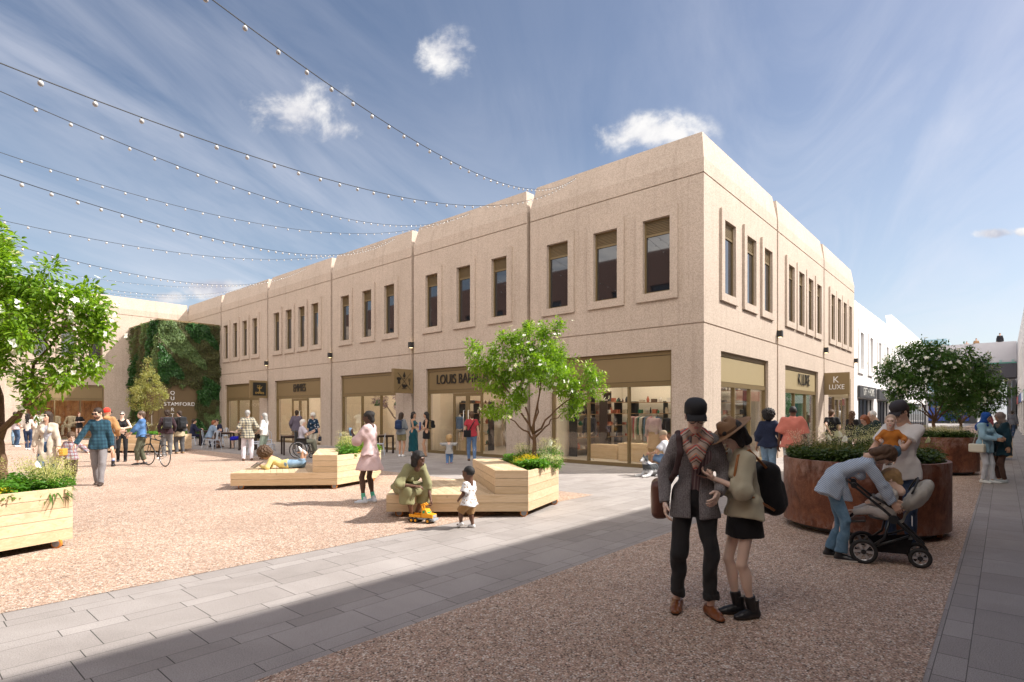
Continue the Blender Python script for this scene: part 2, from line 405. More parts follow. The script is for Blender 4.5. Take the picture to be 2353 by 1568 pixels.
# ------------------------------------------------------------------ ground
SLAB = mat_slab('grey_granite_slabs', (.335, .305, .288), (.415, .38, .362))
def sheet(name, rects, z, mat, label=None):
    mb = MB()
    for a0, a1, b0, b1 in rects: mb.quad((a0, b0, z), (a1, b0, z), (a1, b1, z), (a0, b1, z))
    o = mb.build(name, mat, None, recalc=False, loc=CC, rot=(0, 0, TH)); return tag(o, label, kind='structure')
sheet('ground', [(-600, 900, -500, 600)], -.012, simple('far_asphalt', (.16, .155, .15), .9))
sheet('slab_paving', [(-26, 140, -14, 44)], 0, SLAB)
sheet('gravel_square', [(-26, -5.5, 0, 36.6)], .004, GRAVEL)
sheet('gravel_street', [(-26, 95, -5.81, -2.73)], .004, GRAVEL)

# ------------------------------------------------------------------ facades
class Fac:
    """facade frame in the building's own axes: s along, n inward, z up"""
    def __init__(s, kind, off=0.): s.k = kind; s.o = off
    def p(s, a, n, z):
        return {'L': (s.o+n, a, z), 'R': (a, s.o+n, z), 'W': (-a, s.o+n, z), 'O': (s.o-n, a, z), 'S': (a, s.o-n, z)}[s.k]
    def box(s, mb, s0, s1, n0, n1, z0, z1, mi=0):
        a = s.p(s0, n0, z0); b = s.p(s1, n1, z1)
        return mb.box(min(a[0], b[0]), max(a[0], b[0]), min(a[1], b[1]), max(a[1], b[1]), z0, z1, mi)
def wall_sheet(mb, F, s0, s1, z0, z1, opens, prouds=(), seams=(), grooves=(), thick=.35, mi=0):
    sc = {s0, s1}; zc = {z0, z1}
    for o in opens: sc |= {o[0], o[1]}; zc |= {o[2], o[3]}
    for o in prouds: sc |= {o[0], o[1]}; zc |= {o[2], o[3]}
    for a, b, d in seams: sc |= {a, b}
    for a, b, d in grooves: zc |= {a, b}
    sc = sorted(x for x in sc if s0 <= x <= s1); zc = sorted(x for x in zc if z0 <= x <= z1)
    def dep(a, z):
        for o in opens:
            if o[0] < a < o[1] and o[2] < z < o[3]: return thick, False
        for o in prouds:
            if o[0] < a < o[1] and o[2] < z < o[3]: return -o[4], True
        d = 0
        for x0, x1, q in seams:
            if x0 < a < x1: d = max(d, q)
        for x0, x1, q in grooves:
            if x0 < z < x1: d = max(d, q)
        return d, True
    ns, nz = len(sc)-1, len(zc)-1
    D = [[dep((sc[i]+sc[i+1])/2, (zc[j]+zc[j+1])/2) for j in range(nz)] for i in range(ns)]
    P = F.p
    for i in range(ns):
        for j in range(nz):
            d, solid = D[i][j]
            if solid:
                mb.quad(P(sc[i], d, zc[j]), P(sc[i+1], d, zc[j]), P(sc[i+1], d, zc[j+1]), P(sc[i], d, zc[j+1]), mi)
                mb.quad(P(sc[i], thick, zc[j]), P(sc[i+1], thick, zc[j]), P(sc[i+1], thick, zc[j+1]), P(sc[i], thick, zc[j+1]), mi)
            if i+1 < ns and abs(D[i+1][j][0]-d) > 1e-6:
                e = D[i+1][j][0]; mb.quad(P(sc[i+1], d, zc[j]), P(sc[i+1], e, zc[j]), P(sc[i+1], e, zc[j+1]), P(sc[i+1], d, zc[j+1]), mi)
            if j+1 < nz and abs(D[i][j+1][0]-d) > 1e-6:
                e = D[i][j+1][0]; mb.quad(P(sc[i], d, zc[j+1]), P(sc[i+1], d, zc[j+1]), P(sc[i+1], e, zc[j+1]), P(sc[i], e, zc[j+1]), mi)
def parapet(mb, F, s0, s1, lean, zb=8.69, zt=9.48, c0=.16, c1=.16, mi=0):
    """one bay's coping block: leans back as it rises, ends chamfered towards the seams"""
    P = F.p; w = .5; wt = lean+.42; ci = .5 if c0 < 0 else (.08 if c0 > 0 else 0)
    vs = [P(s0+(.08 if c0 > 0 else 0), 0, zb), P(s1-.08, 0, zb), P(s1-.08, w, zb), P(s0+ci, w, zb),
          P(s0+.08+c0 if c0 > 0 else s0-c0, lean, zt), P(s1-.08-c1, lean, zt), P(s1-.08-c1, wt, zt), P(s0+.08+c0 if c0 > 0 else s0+(.5 if c0 < 0 else 0), wt, zt)]
    mb.add(vs, [(0, 1, 5, 4), (1, 2, 6, 5), (2, 3, 7, 6), (3, 0, 4, 7), (4, 5, 6, 7)], mi)
def upper_window(root, F, s0, s1, z0=5.15, z1=7.3, n=.2):
    f = MB(); t = .05
    F.box(f, s0, s1, n, n+.07, z0, z0+t); F.box(f, s0, s1, n, n+.07, z1-t, z1)
    F.box(f, s0, s0+t, n, n+.07, z0+t, z1-t); F.box(f, s1-t, s1, n, n+.07, z0+t, z1-t)
    zm = z1-.42; F.box(f, s0+t, s1-t, n, n+.07, zm-.05, zm)
    w = f.build('window', BRONZE, root)
    l = MB(); k = 8; zz0, zz1 = zm, z1-t
    for i in range(k):
        z = zz0+(i+.15)*(zz1-zz0)/k
        F.box(l, s0+t, s1-t, n+.01, n+.045, z, z+(zz1-zz0)/k*.55)
    F.box(l, s0+t, s1-t, n+.055, n+.065, zz0, zz1)
    l.build('louvre', LOUVRE, w)
    g = MB(); F.box(g, s0+t, s1-t, n+.03, n+.045, z0+t, zm-.05)
    g.build('pane', WINGL, w)
    return w
def shopfront(root, F, s0, s1, mull=(), doors=(), z1=3.46, n=.09, zf=2.5, frame=None, fascia=None, seam=True):
    frame = frame or BRONZE; fascia = fascia or BRONZE2
    f = MB(); t = .065
    F.box(f, s0, s0+t, n, n+.12, .0, z1); F.box(f, s1-t, s1, n, n+.12, .0, z1)
    F.box(f, s0+t, s1-t, n, n+.12, z1-.13, z1); F.box(f, s0+t, s1-t, n, n+.12, zf-.07, zf+.07)
    ds = [d for d in doors]
    xs = sorted([s0+t]+[x for d in ds for x in d]+[s1-t])
    segs = []
    cur = s0+t
    for d in sorted(ds): segs.append((cur, d[0])); cur = d[1]
    segs.append((cur, s1-t))
    for a, b in segs: F.box(f, a, b, n, n+.12, 0, .11)
    for m in mull: F.box(f, m-.03, m+.03, n, n+.12, .11, zf-.07)
    root_f = f.build('shopfront', frame, root)
    p = MB(); F.box(p, s0+t+.012, s1-t-.012, n+.02, n+.1, zf+.082, z1-.142)
    p.build('fascia_panel', fascia, root_f)
    b = MB(); F.box(b, s0+t, s1-t, n+.05, n+.09, zf+.07, z1-.13); b.build('shadow_gap', DARKM, root_f)
    brk = sorted(list(mull))
    for a, bb in segs:
        pts = [a]+[m for m in brk if a < m < bb]+[bb]
        for u, v in zip(pts[:-1], pts[1:]):
            g = MB(); F.box(g, u+.0, v-.0, n+.05, n+.062, .11, zf-.07); g.build('pane', GLASS, root_f)
    for d0, d1 in ds:
        dm = (d0+d1)/2
        for u, v in ((d0, dm-.004), (dm+.004, d1)):
            dd = MB(); q = .085
            F.box(dd, u, u+q, n+.0, n+.07, .015, zf-.08); F.box(dd, v-q, v, n, n+.07, .015, zf-.08)
            F.box(dd, u+q, v-q, n, n+.07, .015, .17); F.box(dd, u+q, v-q, n, n+.07, zf-.2, zf-.08)
            do = dd.build('door', frame, root_f, label=None)
        for u, v in ((d0, dm), (dm, d1)):
            g = MB(); F.box(g, u+.085, v-.085, n+.03, n+.04, .17, zf-.2); g.build('pane', GLASS, root_f)
        h = MB()
        for sgn in (-1, 1):
            x = dm+sgn*.13
            h.tube([F.p(x, n, .95), F.p(x, n-.07, .95), F.p(x, n-.07, 1.75), F.p(x, n, 1.75)], .014, 8)
        h.build('door_handle', simple('brushed_steel', (.6, .58, .55), .3, .05, metal=.9), root_f, smooth=True)
    return root_f

LAMPM = mat_emit('lit_lamp_lens', (1., .72, .38), 2.2)
ROOML = mat_emit('shop_ceiling_light', (1., .90, .76), 5.6)
INTM = mat_emit('lit_shelf_strip', (1., .80, .52), 2.2)
def room(root, F, s0, s1, depth=6., z1=3.3, wall=None, lights=3, floor=None, lum=None):
    wall = wall or CREAMW
    mb = MB(); P = F.p
    n0 = .36
    mb.quad(P(s0, depth, 0), P(s1, depth, 0), P(s1, depth, z1), P(s0, depth, z1))
    mb.quad(P(s0, n0, 0), P(s0, depth, 0), P(s0, depth, z1), P(s0, n0, z1))
    mb.quad(P(s1, n0, 0), P(s1, depth, 0), P(s1, depth, z1), P(s1, n0, z1))
    mb.quad(P(s0, n0, z1), P(s1, n0, z1), P(s1, depth, z1), P(s0, depth, z1))
    mb.build('shop_interior', wall, root, recalc=False)
    fl = MB(); fl.quad(P(s0, n0, .02), P(s1, n0, .02), P(s1, depth, .02), P(s0, depth, .02)); fl.build('shop_floor', floor or simple('shop_floor_screed', (.42, .36, .30), .35, .08, 2), root, recalc=False)
    for k in range(lights):
        l = MB(); c = n0+.6+(depth-n0-1.)*k/max(1, lights-1)
        F.box(l, s0+.5, s1-.5, c-.09, c+.09, z1-.05, z1-.02); l.build('ceiling_light', lum or ROOML, root)

FL, FR, FW = Fac('L'), Fac('R'), Fac('W', 38.4)
bld = thing('shop_building', 'long two-storey pinkish concrete building with a sharp street corner and bronze shopfronts', 'shop building', CC, TH)
SL = [0, 6.25, 12.62, 19.0, 25.87, 32.5, 38.75]; SR = [0, 6.67, 13.7, 20.6]
WL = [(.97, 1.82), (2.69, 3.54), (4.53, 5.4), (7.22, 7.97), (9.08, 9.84), (10.96, 11.71), (13.81, 14.54), (15.52, 16.25), (17.34, 18.07),
      (20.15, 20.84), (21.53, 22.2), (22.92, 23.61), (24.33, 25.01), (27.1, 27.75), (28.48, 29.13), (29.87, 30.52), (31.27, 31.91), (33.8, 34.5), (35.8, 36.5)]
WR = [(1.38, 2.27), (3.27, 4.14), (5.0, 5.86), (7.85, 8.66), (9.28, 10.08), (10.72, 11.5), (12.15, 12.95), (14.85, 15.62), (16.2, 16.95), (17.55, 18.3), (18.9, 19.62)]
ShL = [(.95, 5.29), (7.3, 11.75), (13.78, 18.18), (20.04, 24.98), (26.93, 31.84)]
ShR = [(1.24, 5.6), (7.63, 12.6), (14.55, 19.65)]
GR = [(4.12, 4.16, .03), (8.25, 8.29, .03)]
w = MB()
def prs(W, big=.23):
    out = []
    for i, (a, b) in enumerate(W):
        l, r = a-big, b+big
        if i and W[i-1][1]+big > l-.04: l = (W[i-1][1]+a)/2+.02
        if i+1 < len(W) and W[i+1][0]-big < r+.04: r = (b+W[i+1][0])/2-.02
        out.append((l, r, 4.92, 7.6, .07))
    return out
seamL = [(s-.08, s+.08, .2) for s in SL[1:-1]]; seamR = [(s-.08, s+.08, .2) for s in SR[1:-1]]
wall_sheet(w, FL, 0, 38.75, 0, 8.69, [(a, b, 5.15, 7.3) for a, b in WL]+[(a, b, 0, 3.46) for a, b in ShL], prs(WL), seamL, GR)
wall_sheet(w, FR, 0, 20.6, 0, 8.69, [(a, b, 5.15, 7.3) for a, b in WR]+[(a, b, 0, 3.46) for a, b in ShR], prs(WR), seamR, GR)
for i, (a, b) in enumerate(zip(SL[:-1], SL[1:])): parapet(w, FL, a, b, .17, c0=(-.12 if i == 0 else .16), c1=(.16 if i < 5 else 0))
for i, (a, b) in enumerate(zip(SR[:-1], SR[1:])): parapet(w, FR, a, b, .12, c0=(-.17 if i == 0 else .16))
w.quad((.4, .4, 8.6), (20.6, .4, 8.6), (20.6, 38.7, 8.6), (.4, 38.7, 8.6))
w.quad((.36, .36, 4.9), (20.5, .36, 4.9), (20.5, 38.7, 4.9), (.36, 38.7, 4.9))
w.quad((20.6, 0, 8.69), (20.6, 12, 8.69), (20.6, 12, 0), (20.6, 0, 0))
w.build('wall', WALLC, bld, recalc=False)
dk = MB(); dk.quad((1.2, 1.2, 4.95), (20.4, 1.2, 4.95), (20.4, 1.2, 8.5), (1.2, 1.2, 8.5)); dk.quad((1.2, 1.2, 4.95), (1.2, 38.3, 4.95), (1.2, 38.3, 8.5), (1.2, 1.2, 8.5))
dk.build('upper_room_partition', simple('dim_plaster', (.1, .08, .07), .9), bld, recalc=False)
for a, b in WL[:17]: upper_window(bld, FL, a, b, n=.06)
for a, b in WR: upper_window(bld, FR, a, b, n=.02)
shopfront(bld, FL, .95, 5.29, (2.39, 3.85))
shopfront(bld, FL, 7.3, 11.75, (), ((8.6, 10.2),))
shopfront(bld, FL, 13.78, 18.18, (15.04, 16.53))
shopfront(bld, FL, 20.04, 24.98, (), ((21.5, 23.2),))
shopfront(bld, FL, 26.93, 31.84, (28.4, 30.16))
FASR = simple('bronze_fascia_b', (.36, .29, .165), .5, .04, 2, .15, 300, metal=.2)
shopfront(bld, FR, 1.24, 5.6, (2.6, 4.05), fascia=FASR)
shopfront(bld, FR, 7.63, 12.6, (9.25, 10.95), fascia=FASR)
shopfront(bld, FR, 14.55, 19.65, (), ((16.2, 18.0),), fascia=FASR)
# rooms: the corner shop is one room behind both fronts
rm = MB(); CW = simple('interior_white', (.74, .68, .58), .8, .04)
rm.quad((6.3, .36, 0), (6.3, 6.2, 0), (6.3, 6.2, 3.3), (6.3, .36, 3.3)); rm.quad((.36, 6.2, 0), (6.3, 6.2, 0), (6.3, 6.2, 3.3), (.36, 6.2, 3.3)); rm.quad((.36, .36, 3.3), (6.3, .36, 3.3), (6.3, 6.2, 3.3), (.36, 6.2, 3.3))
rm.build('shop_interior', CW, bld, recalc=False)
fl = MB(); fl.quad((.36, .36, .02), (6.3, .36, .02), (6.3, 6.2, .02), (.36, 6.2, .02)); fl.build('shop_floor', simple('pale_shop_floor', (.55, .49, .42), .3, .08, 2), bld, recalc=False)
for k in range(4):
    l = MB(); l.box(1.0+1.4*k, 1.15+1.4*k, .8, 5.8, 3.22, 3.26); l.build('ceiling_light', ROOML, bld)
room(bld, FL, 6.45, 12.5, 5.5); room(bld, FL, 12.8, 18.85, 6); room(bld, FL, 19.1, 25.6, 5); room(bld, FL, 26.1, 32.3, 5, lights=2)
room(bld, FR, 6.75, 13.5, 5, wall=simple('green_display_wall', (.10, .30, .17), .7, .3, 2), lights=2); room(bld, FR, 13.9, 20.4, 4.5, wall=simple('dim_shop_wall', (.30, .20, .14), .7, .3, 2), lights=1)

# lettering
LBLK = simple('black_letters', (.012, .011, .01), .4, .05); LWHT = simple('white_letters', (.80, .80, .80), .5, .02); GOLD = simple('gold_leaf', (.75, .52, .16), .35, .05, metal=.6)
def letters(root, F, txt, sc, zc, size, n, mat, xs=1., depth=.02, bold=0, name='sign_letters', mirror=False):
    me = text_mesh(txt, size, depth, xs, bold)
    o = bpy.data.objects.new(name, me); COL.objects.link(o); me.materials.append(mat); o.parent = root
    c = Vector(F.p(sc, n, zc))
    # direction along which text reads, seen from outside
    ax = {'L': Vector((0, -1, 0)), 'R': Vector((1, 0, 0)), 'W': Vector((1, 0, 0))}[F.k]
    z = Vector((0, 0, 1)); nn = ax.cross(z)
    o.matrix_local = Matrix(((ax.x, z.x, nn.x, c.x), (ax.y, z.y, nn.y, c.y), (ax.z, z.z, nn.z, c.z), (0, 0, 0, 1)))
    return o
letters(bld, FL, 'LOUIS BAHAUS', 9.72, 2.98, .54, .075, LBLK, .80, .012)
letters(bld, FL, 'EMMIES', 22.35, 2.98, .60, .075, LBLK, .68, .012)
letters(bld, FR, 'K LUXE', 10.6, 3.0, .66, .075, LBLK, .80, .012)
# projecting signs
def proj_sign(label, M, draw):
    t = thing('projecting_sign', label, 'hanging sign'); t.matrix_world = M
    b = MB(); b.box(0, 1.0, -.08, .08, -.5, .5); b.build('sign_box', BRONZE2, t, bevel=.006)
    draw(t); return t
def basis(o, ax, up, pos):
    nn = ax.cross(up); return Matrix(((ax.x, up.x, nn.x, pos.x), (ax.y, up.y, nn.y, pos.y), (ax.z, up.z, nn.z, pos.z), (0, 0, 0, 1)))
def txt_on(t, s, x, z, size, mat, y=-.09, xs=1., bold=0):
    me = text_mesh(s, size, .006, xs, bold); o = bpy.data.objects.new('sign_letters', me); COL.objects.link(o); me.materials.append(mat); o.parent = t
    o.matrix_local = Matrix(((1, 0, 0, x), (0, 0, -1, y), (0, 1, 0, z), (0, 0, 0, 1))); return o
def shapes_on(t, name, polys, mat, y=-.086, d=.01):
    mb = MB()
    for pl in polys:
        n = len(pl); mb.add([(x, y, z) for x, z in pl]+[(x, y-d, z) for x, z in pl], [tuple(range(n)), tuple(range(2*n-1, n-1, -1))]+[(i, n+i, n+(i+1) % n, (i+1) % n) for i in range(n)])
    return mb.build(name, mat, t, recalc=False)
def circ(x, z, r, n=14, rz=None): return [(x+r*math.cos(2*math.pi*i/n), z+(rz or r)*math.sin(2*math.pi*i/n)) for i in range(n)]
def bar(x0, z0, x1, z1, w):
    dx, dz = x1-x0, z1-z0; L = math.hypot(dx, dz); px, pz = -dz/L*w/2, dx/L*w/2
    return [(x0+px, z0+pz), (x1+px, z1+pz), (x1-px, z1-pz), (x0-px, z0-pz)]
# sign local axes: x = from outer end to wall (reads left to right), y = away from viewer, z up
def sign_matrix(a, b, away, read, z):
    xx = read; yy = away; p = AB(a, b, z)
    return Matrix(((xx.x, yy.x, 0, p.x), (xx.y, yy.y, 0, p.y), (0, 0, 1, p.z), (0, 0, 0, 1)))
def draw_tree_sign(t):
    p = MB(); p.box(.16, .9, -.10, -.081, -.36, .38); p.build('inner_panel', simple('near_black_panel', (.012, .014, .014), .4), t)
    r = random.Random(3); pol = [bar(.53, -.12, .53, .08, .03), bar(.53, 0, .43, .12, .016), bar(.53, 0, .63, .12, .016), bar(.53, .05, .53, .2, .014), bar(.45, -.125, .61, -.125, .012)]
    for i in range(34):
        a = r.random()*6.28; q = .16*math.sqrt(r.random()); pol.append(circ(.53+q*math.cos(a), .14+q*math.sin(a)*.8, .013, 6))
    shapes_on(t, 'tree_emblem', pol, GOLD, -.102, .006); txt_on(t, 'EMMIES', .53, -.22, .155, GOLD, -.104)
def draw_cross(t):
    pol = [bar(.2, -.36, .86, .34, .012), bar(.2, .34, .86, -.36, .012)]
    pol += [[(.53, .40), (.50, .32), (.46, .22), (.49, .15), (.57, .15), (.60, .22), (.56, .32)], bar(.49, .11, .57, .11, .03)]     # pen nib
    pol += [[(.14, .12), (.22, .16), (.26, .13), (.30, .16), (.38, .12), (.35, .03), (.32, .05), (.32, -.12), (.20, -.12), (.20, .05), (.17, .03)]]  # shirt
    pol += [bar(.80, -.02, .80, -.16, .022), bar(.76, .12, .76, .02, .012), bar(.80, .12, .80, .02, .012), bar(.84, .12, .84, .02, .012), bar(.755, .01, .845, .01, .03)]  # fork
    pol += [[(.42, -.14), (.64, -.14), (.62, -.24), (.57, -.28), (.49, -.28), (.44, -.24)], bar(.40, -.31, .66, -.31, .02), circ(.66, -.19, .035, 10)]  # cup
    shapes_on(t, 'icon_emblem', pol, LBLK)
def draw_kluxe(t):
    txt_on(t, 'K', .47, .17, .40, LWHT, -.086, .95); txt_on(t, 'LUXE', .5, -.16, .31, LWHT, -.086, .85)
proj_sign('bronze projecting sign with a gold tree on a black square beside the far cafe front', sign_matrix(-1.02, 25.92, dL, dR, 3.0), draw_tree_sign)
proj_sign('bronze projecting sign with crossed lines, shirt, fork, cup and pen nib icons', sign_matrix(-1.02, 12.64, dL, dR, 2.97), draw_cross)
proj_sign('dark bronze projecting sign with white letters on the street side', sign_matrix(13.72, -.02, dR, -dL, 2.97), draw_kluxe)

# wall lamps in the seams
lampn = 0
def wall_lamp(label, M, group='black up and down wall lamps at the bay joints'):
    t = thing('wall_lamp', label, 'wall lamp', group=group); t.matrix_world = M
    b = MB(); b.box(-.09, .09, -.17, 0.06, -.12, .12); b.build('lamp_housing', DARKM, t, bevel=.004)
    l = MB(); l.box(-.06, .06, -.14, -.03, .121, .126); l.box(-.06, .06, -.14, -.03, -.126, -.121); l.build('lens', LAMPM, t)
def lamp_m(a, b, read, away, z=4.52): p = AB(a, b, z); return Matrix(((read.x, away.x, 0, p.x), (read.y, away.y, 0, p.y), (0, 0, 1, p.z), (0, 0, 0, 1)))
for b_, lb in ((6.25, 'black box wall lamp behind the blossoming tree near the corner bay'), (12.62, 'black box wall lamp above the crossed-icon sign'), (19.0, 'black box wall lamp between the wide cafe window and the lettered cafe door'), (25.87, 'black box wall lamp above the gold tree sign')):
    wall_lamp(lb, lamp_m(0, b_, -dL, dR))
for a_, lb in ((6.67, 'black box wall lamp on the first seam of the sunlit street side'), (13.7, 'black box wall lamp above the white lettered projecting sign'), (20.62, 'black box wall lamp where the concrete front meets the white building'), (27.0, 'black box wall lamp on the first seam of the white building')):
    wall_lamp(lb, lamp_m(a_, 0, dR, dL))

# left wing, square to the long front
wing = thing('shop_wing', 'pinkish concrete wing closing the far left end of the square', 'shop building', CC, TH)
w = MB(); WW = [(5.15, 5.9), (6.55, 7.3), (7.95, 8.7)]
WW2 = [(11.9, 12.7), (14.2, 15.0), (16.5, 17.3)]
wall_sheet(w, FW, 0, 30, 0, 8.69, [(a, b, 5.15, 7.3) for a, b in WW+WW2]+[(5.05, 8.98, 0, 3.46), (11.9, 17.3, 0, 3.46)], prs(WW)+prs(WW2), [(10.2, 10.36, .2), (19, 19.16, .2)], GR[1:])
for a, b in ((0, 10.28), (10.28, 19.08), (19.08, 30)): parapet(w, FW, a, b, .17, c0=(0 if a == 0 else .16))
w.quad((0, 38.8, 8.6), (-30, 38.8, 8.6), (-30, 52, 8.6), (0, 52, 8.6))
w.build('wall', WALLC, wing, recalc=False)
for a, b in WW+WW2: upper_window(wing, FW, a, b)
shopfront(wing, FW, 5.05, 8.98, (7.6, 6.3))
shopfront(wing, FW, 11.9, 17.3, (13.5, 15.2))
m, t, b, o, out = new_mat('rusty_panel_display'); c = t.ramp(t.noise(o, 2.2, 7, .65, .5), [(.3, (.16, .06, .02)), (.5, (.38, .17, .06)), (.7, (.55, .30, .12))]); t.put(b.inputs['Base Color'], c); b.inputs['Roughness'].default_value = .5; RUSTW = m
room(wing, FW, 4.6, 9.4, 4, lights=2, wall=RUSTW); room(wing, FW, 11.4, 18, 4, lights=1)
pn = MB()
for k in range(11):
    s = 5.2+k*.345; FW.box(pn, s, s+.30, 1.15, 1.2, .1, 3.0)
pn.build('display_panel', RUSTW, wing)

# white building up the street
wb = thing('white_building', 'white rendered two-storey shop building continuing up the street', 'shop building', CC, TH)
w = MB(); Fw = FR
WB = [(21.9, 22.95), (25.0, 26.0), (28.2, 29.15), (31.3, 32.3), (34.6, 35.6), (38.2, 39.2), (42, 43), (46, 47), (50, 51)]
ShB = [(21.7, 26.7), (28.1, 33.2), (34.6, 39.6), (41.2, 60)]
def prw(W): return [(a-.3, b+.22, 3.9, 6.5, .09) for a, b in W]
wall_sheet(w, Fw, 20.62, 61, 0, 7.25, [(a, b, 4.15, 6.25) for a, b in WB]+[(a, b, 0, 2.5) for a, b in ShB], prw(WB), [(27.0, 27.1, .05), (33.6, 33.7, .05), (40.0, 40.1, .05), (47, 47.1, .05)], [(3.6, 3.63, .02), (7.2, 7.23, .02)])
for a, b in ((20.6, 27.05), (27.05, 33.65), (33.65, 37.5)): parapet(w, Fw, a, b, .35, 7.25, 8.22, c0=.05, c1=.05)
parapet(w, Fw, 37.5, 61, .42, 7.25, 9.35, c0=.02, c1=.02)
w.quad((20.7, .3, 7.2), (61, .3, 7.2), (61, 14, 7.2), (20.7, 14, 7.2)); w.quad((61, 0, 0), (61, 14, 0), (61, 14, 8.3), (61, 0, 8.3))
w.build('wall', WHITEC, wb, recalc=False)
for a, b in WB:
    g = MB(); Fw.box(g, a, b, .3, .33, 4.15, 6.25); x = g.build('window', WINGL, wb)
    l = MB()
    for z in (4.5, 5.2, 5.9): Fw.box(l, a, b, .27, .30, z, z+.04)
    l.build('glazing_bar', simple('white_bar', (.6, .58, .5), .5), x)
DARKP = simple('charcoal_paint', (.035, .037, .042), .5)
for i, (a, b) in enumerate(ShB):
    f = MB(); nn = 4 if i < 3 else 12
    for k in range(nn+1):
        s = a+(b-a)*k/nn; Fw.box(f, s-.04, s+.04, .12, .22, 0, 2.5)
    Fw.box(f, a, b, .12, .22, 0, .3); Fw.box(f, a, b, .12, .22, 2.42, 2.5)
    s = f.build('shopfront', DARKP, wb); g = MB(); Fw.box(g, a, b, .16, .18, .3, 2.42); g.build('pane', WINGL, s)
for (a, b, txt, lab, sz) in ((21.5, 26.85, 'GIFT + HOME', 'dark fascia board with pale capitals on the white building', .62), (27.95, 33.35, 'The Edit', 'dark fascia board with pale script lettering', .55), (34.4, 39.8, '', 'plain dark fascia board farther up the white building', .5)):
    t = thing('fascia_sign', lab, 'shop sign', CC, TH); bd = MB(); FR.box(bd, a, b, -.14, -.005, 2.52, 3.2); bd.build('sign_board', DARKP, t)
    if txt:
        me = text_mesh(txt, sz, .006, .95); o = bpy.data.objects.new('sign_letters', me); COL.objects.link(o); me.materials.append(simple('pale_letters', (.55, .55, .52), .5)); o.parent = t
        o.matrix_local = Matrix(((1, 0, 0, (a+b)/2), (0, 0, -1, -.15), (0, 1, 0, 2.86), (0, 0, 0, 1)))

# building along the right of the street (its height throws the shade over the foreground)
rb = thing('street_building', 'shaded two-storey building edging the right side of the street', 'building', CC, TH)
FS = Fac('S', -7.25)
w = MB(); GREYC = mat_concrete('grey_render', (.66, .62, .59), (.76, .72, .69), (.44, .40, .38), 70)
WS = [(-20+3.2*k, -19+3.2*k) for k in range(30)]
OS = [(-21+6.4*k, -16.2+6.4*k) for k in range(14)]
for s0, s1, ht in ((-24, 21.8, 8.1), (21.8, 75, 8.95)):      # the near part is a little lower
    wall_sheet(w, FS, s0, s1, 0, ht, [(a, b, 4.6, 6.9) for a, b in WS if s0 < a < s1]+[(a, b, 0, 2.5) for a, b in OS if s0 < a < s1], (), (), [(3.6, 3.63, .02)])
    w.quad((s0, -7.6, ht-.05), (s1, -7.6, ht-.05), (s1, -20, ht-.05), (s0, -20, ht-.05)); w.quad((s0, -7.25, 0), (s0, -20, 0), (s0, -20, ht), (s0, -7.25, ht))
w.build('wall', GREYC, rb, recalc=False)
g = MB(); FS.box(g, -23.8, 74.8, .3, .34, 0, 7.6); g.build('glazing', WINGL, rb)
for i, (a, b) in enumerate(OS):
    f = MB(); FS.box(f, a, b, -.08, -.003, 2.5, 3.2); f.build('fascia_panel', [simple('blue_fascia', (.04, .08, .3), .5), DARKP, simple('red_fascia', (.5, .04, .04), .5), simple('green_fascia', (.03, .3, .12), .5), WHITEP][i % 5], rb)
fb = MB()
FS.box(fb, 62, 75, -.4, -.1, 0, 5.0); fb.build('dark_cladding', DARKP, rb)

# footbridge
br = thing('footbridge', 'pale concrete footbridge with a dark soffit spanning the far end of the street', 'footbridge', CC, TH)
b = MB(); b.box(62, 62.25, -7.2, 2, 6.9, 9.0); b.box(65.8, 66.0, -7.2, 2, 6.9, 9.0); b.build('parapet', simple('bridge_concrete', (.40, .39, .42), .8, .08, 1), br)
b = MB(); b.box(61.95, 66, -7.2, 2, 5.3, 6.85); b.build('deck_beam', simple('bridge_beam', (.05, .048, .06), .7), br)
b = MB()
for k in range(9): b.box(61.85, 62, -7+k*.95, -6.8+k*.95, 6.86, 7.12)
b.build('bracket', simple('bridge_bracket', (.22, .33, .32), .6), br)
b = MB(); b.box(61.9, 61.97, -7.2, 2, 6.75, 6.86); b.build('edge_strip', simple('green_strip', (.06, .22, .18), .5), br)
# far end of the street
fe = thing('far_shop', 'dark low shop with a blue glazed front closing the end of the street', 'shop building', CC, TH)
b = MB(); b.box(96, 104, -3, 16, 0, 4.2); b.build('wall', DARKP, fe)
b = MB(); b.box(95.8, 95.98, -2.2, 8, .4, 3.4); b.build('glazing', simple('blue_glazing', (.02, .05, .22), .2), fe)
tw = thing('glass_tower', 'pale blue glass office block seen through the street trees', 'office building', CC, TH)
b = MB(); b.box(112, 124, 1.5, 6.5, 0, 15); b.build('wall', simple('tower_glass', (.25, .42, .52), .15, .1, .3, spec=.8), tw)
b = MB()
for k in range(4): b.box(111.9, 111.99, 1.5, 6.5, 3*k+1.9, 3*k+2.4)
b.build('floor_band', WHITEP, tw)
fh = thing('street_end_building', 'dark gabled building beyond the footbridge on the right', 'building', CC, TH)
b = MB(); b.box(78, 110, -14, -6.6, 0, 6.4); b.build('wall', simple('dark_brick', (.09, .08, .08), .8), fh)
b = MB(); b.add([(78, -14.2, 6.4), (110, -14.2, 6.4), (110, -6.3, 6.4), (78, -6.3, 6.4), (78, -10.2, 8.6), (110, -10.2, 8.6)], [(0, 1, 5, 4), (3, 2, 5, 4), (0, 3, 4), (1, 2, 5)]); b.build('roof', simple('slate_roof', (.07, .07, .08), .8), fh)

